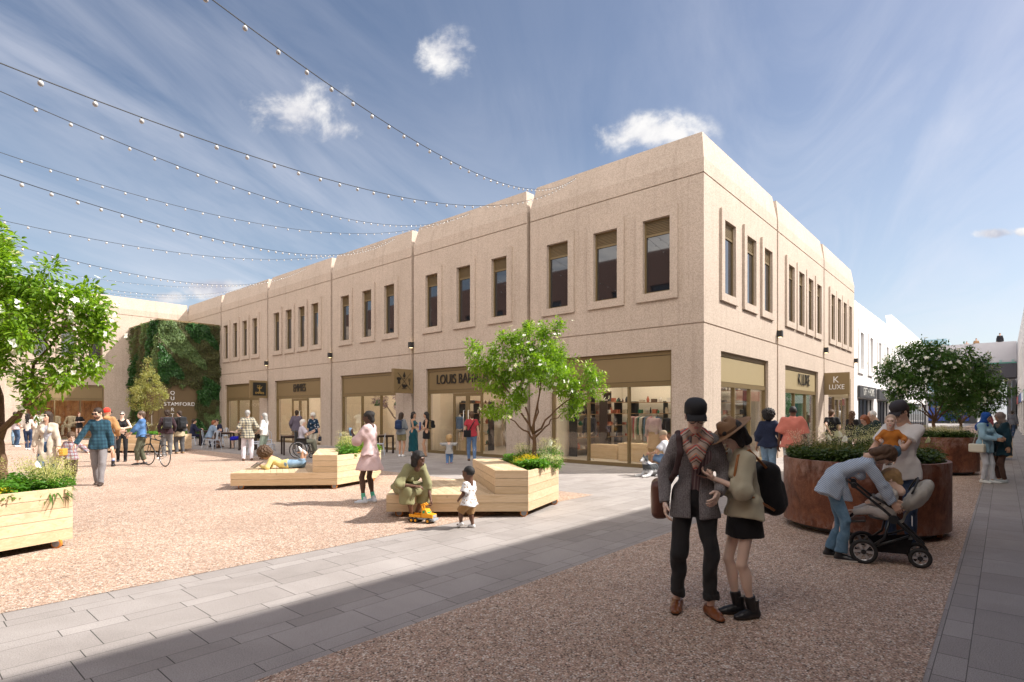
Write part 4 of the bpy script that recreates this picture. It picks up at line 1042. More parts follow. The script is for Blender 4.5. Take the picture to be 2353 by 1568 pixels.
for i, (x, y, m, h, s, lb) in enumerate([(-.1, 1.2, LIME, .42, .3, 'lime green frothy flowers at the left of the second timber box'), (.2, 1.5, LIME, .45, .28, 'lime green frothy flowers in the middle of the second timber box'), (-.3, 1.9, CREAMF, .55, .25, 'tall cream daisy-like flowers at the back of the second timber box'), (.3, 1.1, YELL, .12, .2, 'yellow flowers low at the right of the second timber box')]):
    fp(lb, P2.x+x, P2.y+y, .66, 20+i, m, h, s, stems=26)
for i, (x, y, m, lb) in enumerate([(-1.8, 1.2, CREAMF, 'cream flowers at the left of the far planter'), (-.4, 1., LIME, 'lime flowers at the right of the far planter')]):
    fp(lb, P4.x+x, P4.y+y, .66, 30+i, m, .55, .4, stems=24, head=.02, umbel=.08)
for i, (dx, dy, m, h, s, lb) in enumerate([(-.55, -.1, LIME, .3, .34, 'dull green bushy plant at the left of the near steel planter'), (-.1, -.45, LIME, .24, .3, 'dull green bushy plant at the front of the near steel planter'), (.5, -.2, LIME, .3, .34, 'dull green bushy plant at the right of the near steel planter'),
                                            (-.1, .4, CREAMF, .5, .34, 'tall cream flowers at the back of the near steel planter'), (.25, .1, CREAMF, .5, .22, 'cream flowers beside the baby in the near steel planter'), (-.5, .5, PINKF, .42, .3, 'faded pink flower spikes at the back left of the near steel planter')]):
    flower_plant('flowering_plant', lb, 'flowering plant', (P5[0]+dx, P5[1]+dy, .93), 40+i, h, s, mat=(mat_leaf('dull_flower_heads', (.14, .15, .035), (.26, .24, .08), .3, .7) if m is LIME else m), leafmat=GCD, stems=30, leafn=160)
strap_plant('lily_plant', 'broad dark-leaved lily with white spathes at the left of the near steel planter', (P5[0]-.55, P5[1]-.4, .93), 47, .34, 22, mat_leaf('dark_lily_leaves', (.012, .045, .012), (.03, .09, .02), .2, .3), .09, 4, rise=.65)
strap_plant('lily_plant', 'lily with three white spathes at the right of the near steel planter', (P5[0]+.6, P5[1]-.3, .93), 48, .30, 24, None, .035, 3, rise=.7)
strap_plant('striped_grass', 'cream-edged arching grass spilling over the right rim of the near steel planter', (P5[0]+.93, P5[1]+.02, .95), 49, .36, 90, mat_leaf('variegated_leaves', (.25, .32, .12), (.62, .65, .42), .3), .022, 0, rise=.6)
for i, (dx, dy, m) in enumerate([(-.5, 0, PINKF), (.1, -.4, CREAMF), (.6, 0, PINKF), (.2, .4, CREAMF)]):
    flower_plant('flowering_plant', ['pale pink flowers at the left of the far steel planter', 'cream flowers at the front of the far steel planter', 'pale pink flowers at the right of the far steel planter', 'cream flowers at the back of the far steel planter'][i], 'flowering plant', (P6[0]+dx, P6[1]+dy, .93), 60+i, .34, .38, mat=m, leafmat=GCD, stems=34, head=.016, leafn=140)

# ------------------------------------------------------------------ living wall round the entrance box
lw = thing('living_wall_pavilion', 'tall entrance block wrapped in dark climbing foliage', 'living wall', CC, TH)
A1, B1, B2, HZ = -3.45, 32.85, 38.4, 7.35
b = MB(); b.box(A1, -.003, B1, B2-.01, 0, HZ); b.build('core', simple('bronze_cladding', (.13, .088, .042), .55, .08, 1, .15, 90), lw)
b = MB(); b.box(A1-.12, 0, B1-.12, B2, HZ+.003, HZ+.10); b.build('coping', BRONZE, lw)
b = MB(); FWp = Fac('L', A1)
b.box(A1-.02, A1-.003, B1+.35, B1+1.3, .02, 2.45); b.box(A1-.02, A1-.003, B1+1.33, B1+2.2, .02, 2.45); b.build('door', BRONZE, lw)
b = MB(); b.tube([(A1-.02, B1+1.25, .9), (A1-.08, B1+1.25, .9), (A1-.08, B1+1.25, 1.7), (A1-.02, B1+1.25, 1.7)], .015, 6); b.build('door_handle', WHITEP, lw)
rng = np.random.default_rng(9)
def lw_pts(n, side):
    z = rng.uniform(0, HZ+.05, n)
    if side == 0:  # face B1, a from A1 to 0
        a = rng.uniform(A1-.1, .12, n); keep = ~((a < -1.42+.08*np.sin(z*5)) & (z < 3.35+.12*np.sin(a*9)) ); return np.column_stack([a, np.full(n, B1), z])[keep], np.array([0, -1., 0])
    bb = rng.uniform(B1-.1, B2, n); keep = ~((bb < B1+2.5) & (z < 3.4+.1*np.sin(bb*9))); return np.column_stack([np.full(n, A1), bb, z])[keep], np.array([-1., 0, 0])
LV = {0: [], 1: [], 2: []}
for side, n in ((0, 21000), (1, 16000)):
    Q, nn = lw_pts(n, side); u = Q[:, 0] if side == 0 else Q[:, 1]; z = Q[:, 2]
    f = np.sin(u*2.1+1.3*np.sin(z*1.1)+side*2)+np.sin(z*1.7+1.1*u)+.5*np.sin(u*5+z*4)
    bump = .12+.09*np.sin(u*4.3+z*1.9)+.06*np.sin(z*6-u*3)
    Q = Q+nn*(np.maximum(0.02, bump)*rng.uniform(.3, 1.5, len(Q)))[:, None]
    D = nn*.5+np.array([0, 0, -.9])+rng.normal(size=Q.shape)*.45
    cls = np.where(f > .75, 0, np.where(f < -.8, 1, 2))
    for k in range(3): LV[k].append((Q[cls == k], D[cls == k], np.tile(nn, ((cls == k).sum(), 1))+rng.normal(size=(int((cls == k).sum()), 3))*.35))
for k, (mm, L_, W_) in enumerate(((mat_leaf('wall_fern', (.065, .125, .04), (.18, .26, .10), .3), .12, .6), (mat_leaf('wall_ivy', (.014, .06, .015), (.045, .13, .03), .3, .3), .15, .7), (mat_leaf('wall_moss', (.042, .052, .018), (.125, .135, .05), .3), .13, .32))):
    Q = np.concatenate([x[0] for x in LV[k]]); D = np.concatenate([x[1] for x in LV[k]]); N = np.concatenate([x[2] for x in LV[k]])
    V, F = leaves_np(Q, D, N, L_*rng.uniform(.7, 1.4, len(Q)), L_*W_, .15, .2)
    tag(mesh_np(('fern_foliage', 'ivy_foliage', 'trailing_foliage')[k], V, F, mm, lw), kind='stuff')
for i, (ch, x_, z_) in enumerate([(c, -2.76, 2.89-.35*k) for k, c in enumerate('QUARTER')]+[(c, x, 2.19) for c, x in zip('STMFORD', (-3.17, -2.965, -2.53, -2.30, -2.07, -1.82, -1.58))]):
    me = text_mesh(ch, .32, .02); o = bpy.data.objects.new('sign_letter', me); COL.objects.link(o); me.materials.append(LWHT); o.parent = lw
    o.matrix_local = Matrix(((1, 0, 0, x_), (0, 0, -1, B1-.03), (0, 1, 0, z_), (0, 0, 0, 1)))

# ------------------------------------------------------------------ festoon lights
WIRE = simple('black_cable', (.02, .02, .02), .6)
mbulb, t, b, o, out = new_mat('clear_bulb_glass'); b.inputs['Base Color'].default_value = (.62, .62, .62, 1); b.inputs['Roughness'].default_value = .12; b.inputs['Specular IOR Level'].default_value = .9
bl = MB(); bl.lathe([(.0, -.125), (.022, -.12), (.038, -.105), (.046, -.08), (.042, -.055), (.028, -.035), (.018, -.028)], n=12); bme = bl.mesh('bulb'); bme.materials.append(mbulb); bme.polygons.foreach_set('use_smooth', [True]*len(bme.polygons))
bs = MB(); bs.lathe([(.0, -.04), (.017, -.038), (.017, .0), (.008, .012), (0, .012)], n=8); sme = bs.mesh('socket'); sme.materials.append(WIRE)
def festoon(label, p0, p1, sag, step=.36):
    t = thing('string_lights', label, 'string lights', tuple(p1), 0, 'string lights strung across the square'); p0 = Vector(p0); p1 = Vector(p1)
    L = (p1-p0).length; n = 60
    def pt(u): p = p1.lerp(p0, u); p.z -= 4*sag*u*(1-u); return p-p1
    mb = MB(); mb.tube([pt(k/n) for k in range(n+1)], .0042, 5); mb.build('cable', WIRE, t, recalc=False)
    k = int(L/step)
    nb_ = 0
    for i in range(1, k):
        p = pt(i/k); wp = p+p1
        if wp.y < .8 or abs(wp.x/wp.y) > 1.15 or nb_ >= 98: continue     # past the reach of the photograph
        nb_ += 1
        o = bpy.data.objects.new('bulb', bme); COL.objects.link(o); o.parent = t; o.location = p; o.scale = (.40,)*3
        s = bpy.data.objects.new('socket', sme); COL.objects.link(s); s.parent = o
FEST = [
    ('nearest string of globe bulbs, sweeping down from the top of the sky', AB(-.02, 4.19, 9.3), AB(-23.9, -7.06, 4.98), 2.46),
    ('second string of globe bulbs, ending with the nearest one on the corner bay', AB(-.02, 4.19, 9.3), AB(-23.9, -4.94, 4.37), 2.53),
    ('upper of the two bulb strings ending above the lettered shop', AB(-.02, 9.11, 9.3), AB(-23.9, -4.75, 5.28), 2.34),
    ('lower of the two bulb strings ending above the lettered shop', AB(-.02, 9.11, 9.3), AB(-23.9, 0.53, 6.99), 2.82),
    ('upper of the two bulb strings ending above the crossed-icon sign bay', AB(-.02, 13.76, 9.3), AB(-23.9, -7.92, 3.61), 2.12),
    ('lower of the two bulb strings ending above the crossed-icon sign bay', AB(-.02, 13.76, 9.3), AB(-23.9, -0.26, 5.3), 2.36),
    ('string of tiny bulbs ending above the lettered cafe door', AB(-.02, 21.42, 9.3), AB(-23.9, -6.63, 4.54), 2.36),
    ('lower string of tiny bulbs ending above the gold tree sign', AB(-.02, 26.99, 9.3), AB(-23.9, 2.48, 6.61), 2.39),
    ('upper string of tiny bulbs ending above the gold tree sign', AB(-.02, 26.99, 9.3), AB(-23.9, 15.15, 8.87), 1.96),
    ('farthest string of tiny bulbs, just above the living wall', AB(-.02, 31.7, 9.3), AB(-23.9, 12.0, 8.4), 2.0),
]
for (lab, e, a, sg) in FEST: festoon(lab, a, e, sg)
# ------------------------------------------------------------------ implicit surfaces for bodies, clothes, bags
V3 = lambda *a: np.array(a, float)
def nrm(a): a = np.asarray(a, float); return a/max(1e-9, np.linalg.norm(a))
class Sdf:
    def __init__(s): s.P = []
    def cap(s, p0, p1, r0, r1=None, k=.02, flat=None, cut0=False, cut1=False, sub=False):
        s.P.append(('c', np.asarray(p0, float), np.asarray(p1, float), r0, r0 if r1 is None else r1, k, flat, cut0, cut1, sub)); return s
    def ell(s, c, R, M=None, k=.02, sub=False):
        R = np.asarray(R, float)*np.ones(3); s.P.append(('e', np.asarray(c, float), R, M, k, sub)); return s
    def box(s, c, h, M=None, r=.02, k=.02, sub=False):
        s.P.append(('b', np.asarray(c, float), np.asarray(h, float), M, r, k, sub)); return s
    def bounds(s):
        lo = []; hi = []
        for p in s.P:
            if p[-1]: continue
            if p[0] == 'c': r = max(p[3], p[4]); lo.append(np.minimum(p[1], p[2])-r); hi.append(np.maximum(p[1], p[2])+r)
            elif p[0] == 'e': r = p[2].max(); lo.append(p[1]-r); hi.append(p[1]+r)
            else: r = np.linalg.norm(p[2])+p[4]; lo.append(p[1]-r); hi.append(p[1]+r)
        return np.min(lo, 0), np.max(hi, 0)
    def mesh(s, vox, noise=None):
        lo, hi = s.bounds(); pad = vox*2.5+(.02 if noise else 0); lo = lo-pad; n = np.ceil((hi+pad-lo)/vox).astype(int)+1
        f = np.full(n, 1., np.float32); ax = [lo[i]+vox*np.arange(n[i]) for i in range(3)]
        for p in s.P:
            if p[0] == 'c': r = max(p[3], p[4]); a, b = np.minimum(p[1], p[2])-r, np.maximum(p[1], p[2])+r; k = p[5]
            elif p[0] == 'e': r = p[2].max(); a, b = p[1]-r, p[1]+r; k = p[4]
            else: r = np.linalg.norm(p[2])+p[4]; a, b = p[1]-r, p[1]+r; k = p[5]
            m = k+2*vox
            i0 = np.clip(np.floor((a-m-lo)/vox).astype(int), 0, n-1); i1 = np.clip(np.ceil((b+m-lo)/vox).astype(int)+1, 1, n)
            X, Y, Z = [ax[q][i0[q]:i1[q]].astype(np.float32) for q in range(3)]
            X = X[:, None, None]; Y = Y[None, :, None]; Z = Z[None, None, :]
            if p[0] == 'c':
                _, p0, p1, r0, r1, k, flat, c0, c1, sub = p
                d = p1-p0; q = [X-p0[0], Y-p0[1], Z-p0[2]]
                if flat is not None:
                    nv = nrm(flat[0]); sc = flat[1]-1
                    dn = q[0]*nv[0]+q[1]*nv[1]+q[2]*nv[2]; q = [q[i]+nv[i]*dn*sc for i in range(3)]; d = d+nv*d.dot(nv)*sc
                L2 = max(1e-9, d.dot(d)); L = math.sqrt(L2); t = (q[0]*d[0]+q[1]*d[1]+q[2]*d[2])/L2; tc = np.clip(t, 0, 1)
                D = np.sqrt((q[0]-tc*d[0])**2+(q[1]-tc*d[1])**2+(q[2]-tc*d[2])**2)-(r0+(r1-r0)*tc)
                if c0: D = np.maximum(D, -t*L)
                if c1: D = np.maximum(D, (t-1)*L)
            elif p[0] == 'e':
                _, c, R, M, k, sub = p; q = [X-c[0], Y-c[1], Z-c[2]]
                if M is not None: q = [q[0]*M[0][i]+q[1]*M[1][i]+q[2]*M[2][i] for i in range(3)]
                g = np.sqrt((q[0]/R[0])**2+(q[1]/R[1])**2+(q[2]/R[2])**2); g2 = np.sqrt((q[0]/R[0]**2)**2+(q[1]/R[1]**2)**2+(q[2]/R[2]**2)**2)
                D = g*(g-1)/np.maximum(g2, 1e-3)
            else:
                _, c, h, M, r, k, sub = p; q = [X-c[0], Y-c[1], Z-c[2]]
                if M is not None: q = [q[0]*M[0][i]+q[1]*M[1][i]+q[2]*M[2][i] for i in range(3)]
                q = [np.abs(q[i])-(h[i]-r) for i in range(3)]
                D = np.sqrt(sum(np.maximum(x, 0)**2 for x in q))+np.minimum(np.maximum(np.maximum(q[0], q[1]), q[2]), 0)-r
            sl = tuple(slice(i0[q], i1[q]) for q in range(3)); A = f[sl]
            D = np.broadcast_to(D, A.shape)
            if sub:
                D = -D; h_ = np.clip(.5-.5*(D-A)/k, 0, 1)*0+np.clip(.5+.5*(D-A)/k, 0, 1); f[sl] = A*(1-h_)+D*h_+k*h_*(1-h_)
            else:
                h_ = np.clip(.5+.5*(A-D)/k, 0, 1); f[sl] = A*(1-h_)+D*h_-k*h_*(1-h_)
        if noise:
            amp, fr, seed = noise; X, Y, Z = ax[0][:, None, None], ax[1][None, :, None], ax[2][None, None, :]
            w = np.sin(X*fr*1.1+seed+2*np.sin(Z*fr*.35+seed))+np.sin(Y*fr*.9+1.7*seed+1.5*np.sin(Z*fr*.5+X*fr*.6))+.8*np.sin(Z*fr*.8+2.2*np.sin(X*fr*.5+seed)+1.3*Y*fr)
            f = f+(amp*.45*w).astype(np.float32)
        return nets(f, lo, vox)
def nets(f, lo, vox):
    s = f < 0; n = f.shape
    c = [s[i:n[0]-1+i, j:n[1]-1+j, k:n[2]-1+k] for i in (0, 1) for j in (0, 1) for k in (0, 1)]
    cnt = sum(x.astype(np.int8) for x in c); act = (cnt > 0) & (cnt < 8); I = np.argwhere(act)
    ids = np.full(act.shape, -1, np.int32); ids[act] = np.arange(len(I))
    acc = np.zeros((len(I), 3)); num = np.zeros(len(I))
    cor = {(i, j, k): f[I[:, 0]+i, I[:, 1]+j, I[:, 2]+k] for i in (0, 1) for j in (0, 1) for k in (0, 1)}
    for a in cor:
        for d in range(3):
            if a[d]: continue
            b = list(a); b[d] = 1; b = tuple(b); va, vb = cor[a], cor[b]; m = (va < 0) != (vb < 0)
            t = np.where(m, va/np.where(m, va-vb, 1), 0); p = np.tile(np.array(a, float), (len(I), 1)); p[:, d] = t
            acc += p*m[:, None]; num += m
    V = lo+(I+acc/num[:, None])*vox; Fs = []
    for d in range(3):
        sl0 = [slice(None)]*3; sl1 = [slice(None)]*3; sl0[d] = slice(0, -1); sl1[d] = slice(1, None)
        a, b = s[tuple(sl0)], s[tuple(sl1)]; e = np.argwhere(a != b); u, v = (d+1) % 3, (d+2) % 3
        ok = (e[:, u] > 0) & (e[:, v] > 0) & (e[:, u] < act.shape[u]) & (e[:, v] < act.shape[v]); e = e[ok]
        def g(du, dv): q = e.copy(); q[:, u] += du; q[:, v] += dv; return ids[q[:, 0], q[:, 1], q[:, 2]]
        Q = np.stack([g(-1, -1), g(0, -1), g(0, 0), g(-1, 0)], 1); inside = a[e[:, 0], e[:, 1], e[:, 2]]
        Q = np.where(inside[:, None], Q, Q[:, ::-1]); Fs.append(Q)
    F = np.concatenate(Fs); return V, F[(F >= 0).all(1)]
def relax(V, F, it=1, lam=.5):
    for _ in range(it):
        acc = np.zeros_like(V); n = np.zeros(len(V))
        for i in range(4): j = (i+1) % 4; np.add.at(acc, F[:, i], V[F[:, j]]); np.add.at(n, F[:, i], 1); np.add.at(acc, F[:, j], V[F[:, i]]); np.add.at(n, F[:, j], 1)
        V = V*(1-lam)+lam*acc/np.maximum(n, 1)[:, None]
    return V
def sdf_obj(name, S, vox, mat, parent=None, noise=None, label=None, smooth_it=1):
    V, F = S.mesh(vox, noise)
    if smooth_it: V = relax(V, F, smooth_it)
    o = mesh_np(name, V, F, mat, parent, smooth=True)
    if label: o['label'] = label
    return o

# canonical head, hands, shoes (adult size, reused for everybody)
def head_sdf(fem=0.):
    S = Sdf(); S.ell((0, -.018, .032), (.074, .094, .086)); S.ell((0, .022, -.035), (.058-.003*fem, .066, .078), k=.03); S.ell((0, .058, -.092), (.022, .022, .020), k=.02)
    S.cap((-.03, .074, .030), (.03, .074, .030), .016, k=.015)
    S.cap((0, .092, .016), (0, .104, -.016), .0065, .0095, k=.009); S.ell((0, .103, -.022), (.013, .010, .008), k=.006)
    for sx in (-1, 1):
        S.ell((sx*.036, .066, -.022), (.020, .018, .022), k=.015); S.ell((sx*.031, .094, .010), (.015, .014, .010), k=.010, sub=True)
        S.ell((sx*.031, .075, .010), (.0135, .0125, .0125), k=.002)
        S.ell((sx*.076, -.006, .0), (.009, .018, .031), k=.008); S.ell((sx*.083, -.002, .002), (.005, .010, .018), k=.004, sub=True)
    S.ell((0, .088, -.052), (.023, .010, .0055), k=.004); S.ell((0, .087, -.0625), (.019, .010, .0065), k=.004)
    S.cap((0, -.022, -.06), (0, -.035, -.18), .052-.006*fem, .056-.006*fem, k=.03)
    return S
def hand_sdf(curl=.35, spread=0.):
    S = Sdf(); S.box((0, 0, -.048), (.0135, .040, .044), r=.013, k=.012); S.cap((0, 0, .03), (0, 0, -.02), .024, .022, k=.02, flat=((1, 0, 0), 1.25))
    for y, L, r in ((.030, .070, .0085), (.010, .078, .0088), (-.011, .072, .0085), (-.030, .056, .0076)):
        p = V3(0, y, -.085); d = V3(-math.sin(curl), spread*y*4, -math.cos(curl)); a = p+d*L*.42; c2 = curl*2.1; d2 = V3(-math.sin(c2), spread*y*4, -math.cos(c2)); b = a+d2*L*.32
        c3 = curl*2.9; d3 = V3(-math.sin(c3), 0, -math.cos(c3)); c = b+d3*L*.27
        S.cap(p, a, r, r*.95, k=.004); S.cap(a, b, r*.95, r*.88, k=.003); S.cap(b, c, r*.88, r*.75, k=.003)
    S.cap((-.004, .030, -.020), (-.016, .052, -.045), .014, .011, k=.010); S.cap((-.016, .052, -.045), (-.024-.02*curl, .058, -.078), .0105, .0085, k=.004)
    return S
LIB = {}
def lib(key, fn):
    if key not in LIB: LIB[key] = fn()
    return LIB[key]
def head_mesh(lod, fem): return lib(('head', lod, fem), lambda: (lambda V, F: (relax(V, F, 1, .4), F))(*head_sdf(fem).mesh((.0038, .006, .009)[lod])))
def hand_mesh(lod, curl): return lib(('hand', lod, curl), lambda: hand_sdf(curl).mesh((.0036, .0048, .006)[lod]))
def shoe_sdf(style):
    S = Sdf(); z = -.078
    if style == 'sandal':
        S.box((0, .055, z+.008), (.042, .125, .010), r=.008); S.cap((-.03, .07, z+.035), (.03, .07, z+.035), .016, k=.01); S.cap((-.035, .10, z+.03), (.035, .05, z+.03), .012, k=.01)
        S.cap((-.03, -.03, z+.05), (.03, -.03, z+.05), .008, k=.005); return S
    S.cap((0, -.035, z+.034), (0, .10, z+.026), .041, .042, k=.02, flat=((0, 0, 1), 1.0)); S.cap((0, .08, z+.026), (0, .15, z+.022), .042, .034, k=.02, flat=((0, 0, 1), 1.3))
    S.cap((0, -.02, z+.05), (0, .055, z+.045), .036, .032, k=.025)
    S.cap((0, -.018, z+.05), (0, -.012, {'boot': .10, 'hightop': .055, 'shoe': .0, 'sneaker': .005, 'heel': .08}.get(style, .0)), .040, {'boot': .047, 'heel': .046}.get(style, .040), k=.02, cut1=True)
    S.box((0, .06, z-.05), (.1, .3, .05), r=.001, k=.001, sub=True)
    return S
def shoe_mesh(style, lod): return lib(('shoe', style, lod), lambda: shoe_sdf(style).mesh((.005, .0075, .01)[lod]))
def tri(M, V): return V@M[:3, :3].T+M[:3, 3]
def frame(x, y, z, o):
    M = np.eye(4); M[:3, 0] = x; M[:3, 1] = y; M[:3, 2] = z; M[:3, 3] = o; return M
def ik(a, b, l1, l2, pole):
    a, b = np.asarray(a, float), np.asarray(b, float); d = b-a; L = np.linalg.norm(d); u = d/max(L, 1e-6)
    if L > (l1+l2)*.998: b = a+u*(l1+l2)*.998; L = (l1+l2)*.998
    c = (l1*l1+L*L-l2*l2)/(2*L); h = math.sqrt(max(0, l1*l1-c*c)); p = np.asarray(pole, float); p = p-u*p.dot(u); p = nrm(p)
    return a+u*c+p*h, b
EYEW = simple('eye_white', (.45, .42, .40), .25, .02); IRIS = simple('dark_iris', (.025, .015, .010), .15, .02)
SK = {}
def skin(c):
    if c not in SK: SK[c] = simple('skin', c, .48, .05, 14, .04, 300, sss=.08)
    return SK[c]
LIGHT, FAIR, TAN, DARK, DEEP = (.66, .43, .32), (.78, .57, .46), (.47, .27, .175), (.13, .062, .038), (.08, .040, .026)
def lipm(c): return simple('lips', (min(1, c[0]*.85), c[1]*.52, c[2]*.55), .4, .03)
PROP = dict(m=dict(th=.43, sh=.41, an=.08, to=.53, hc=.172, hs=1.0, sw=.166, hw=.088, ua=.295, fa=.255, bw=1., lw=1.),
            f=dict(th=.43, sh=.41, an=.08, to=.53, hc=.172, hs=.97, sw=.146, hw=.088, ua=.285, fa=.245, bw=.88, lw=.92),
            child=dict(th=.40, sh=.37, an=.08, to=.51, hc=.20, hs=1.32, sw=.15, hw=.082, ua=.27, fa=.235, bw=.95, lw=1.),
            toddler=dict(th=.33, sh=.30, an=.085, to=.50, hc=.265, hs=1.72, sw=.15, hw=.095, ua=.235, fa=.21, bw=1.1, lw=1.25))
def hair_part(style, hs, M, mat, parent, vox, seed=1.):
    S = Sdf(); nz = (.004, 95, seed)
    def base(th=.0):
        S.ell((0, -.024, .040), (.083+th, .100+th, .090+th)); S.cap((0, -.06, .02), (0, -.068, -.07), .07, .050, k=.03)
        S.ell((0, .105, -.035), (.068, .075, .088), k=.012, sub=True); S.ell((0, .02, -.09), (.10, .055, .06), k=.012, sub=True)
    if style == 'buzz': S.ell((0, -.022, .034), (.0765, .0965, .0895)); S.ell((0, .105, -.03), (.072, .075, .085), k=.01, sub=True); S.box((0, 0, -.13), (.12, .14, .10), r=.01, k=.02, sub=True); nz = None
    elif style == 'thin': S.ell((0, -.022, .030), (.080, .099, .091)); S.ell((0, .09, .03), (.07, .10, .12), k=.012, sub=True); S.box((0, .03, -.12), (.12, .13, .09), r=.01, k=.02, sub=True)
    elif style == 'short': base()
    elif style == 'mop': base(.010); S.cap((-.05, .062, .065), (.05, .062, .065), .024, k=.015)
    elif style == 'bob':
        base(.006); S.cap((-.045, .058, .062), (.045, .058, .062), .022, k=.012)
        for x in (-1, 1): S.cap((x*.070, -.005, .02), (x*.078, .0, -.10), .028, .030, k=.02)
        S.cap((-.04, -.07, 0), (-.04, -.075, -.11), .055, .045, k=.03); S.cap((.04, -.07, 0), (.04, -.075, -.11), .055, .045, k=.03)
    elif style in ('long', 'curly_long', 'side_long'):
        base(.006); L = -.33 if style != 'side_long' else -.22
        for x in (-1, 1): S.cap((x*.072, -.012, .03), (x*.074, -.01, -.13), .022, .018, k=.02); S.cap((x*.035, -.07, .0), (x*.045, -.095, L), .052, .034, k=.03)
        S.cap((0, -.08, 0), (0, -.10, L-.03), .05, .035, k=.03)
        if style == 'curly_long': nz = (.020, 75, seed)
    elif style == 'afro': S.ell((0, -.035, .055), (.150, .150, .135)); S.ell((0, -.07, -.03), (.12, .10, .09), k=.03); S.ell((0, .15, -.05), (.07, .09, .10), k=.012, sub=True); nz = (.017, 120, seed)
    elif style == 'curls': S.ell((0, -.03, .045), (.105, .118, .105)); S.ell((0, -.06, -.03), (.09, .075, .075), k=.03); S.ell((0, .13, -.04), (.06, .085, .09), k=.012, sub=True); nz = (.014, 90, seed)
    elif style == 'bun': base(); S.ell((0, -.07, .13), (.035, .035, .032), k=.01)
    elif style == 'wrap': base(); S.ell((0, -.09, .05), (.06, .055, .055), k=.02)
    elif style == 'beanie': S.ell((0, -.025, .055), (.090, .106, .095)); S.box((0, 0, -.09), (.14, .16, .105), r=.01, k=.01, sub=True); S.cap((-.0, -.02, .024), (0, -.028, .046), .093, .094, k=.006, flat=((1, 0, 0), 1.14), cut0=True, cut1=True); nz = None
    elif style == 'hijab':
        S.ell((0, -.018, .030), (.094, .112, .108)); S.ell((0, .0, -.07), (.088, .088, .09), k=.04); S.cap((0, -.02, -.12), (0, -.02, -.24), .095, .17, k=.05, flat=((0, 1, 0), 1.35))
        S.ell((0, .12, -.010), (.052, .075, .078), k=.012, sub=True); S.cap((.03, .10, -.19), (.05, .115, -.48), .055, .045, k=.03, flat=((0, 1, 0), 2.)); nz = (.006, 55, seed)
    V, F = S.mesh(vox, nz); V = relax(V, F, 1, .35); o = mesh_np('hair' if style not in ('hijab', 'beanie') else ('headscarf' if style == 'hijab' else 'beanie'), tri(M, V*hs), F, mat, parent, smooth=True); return o

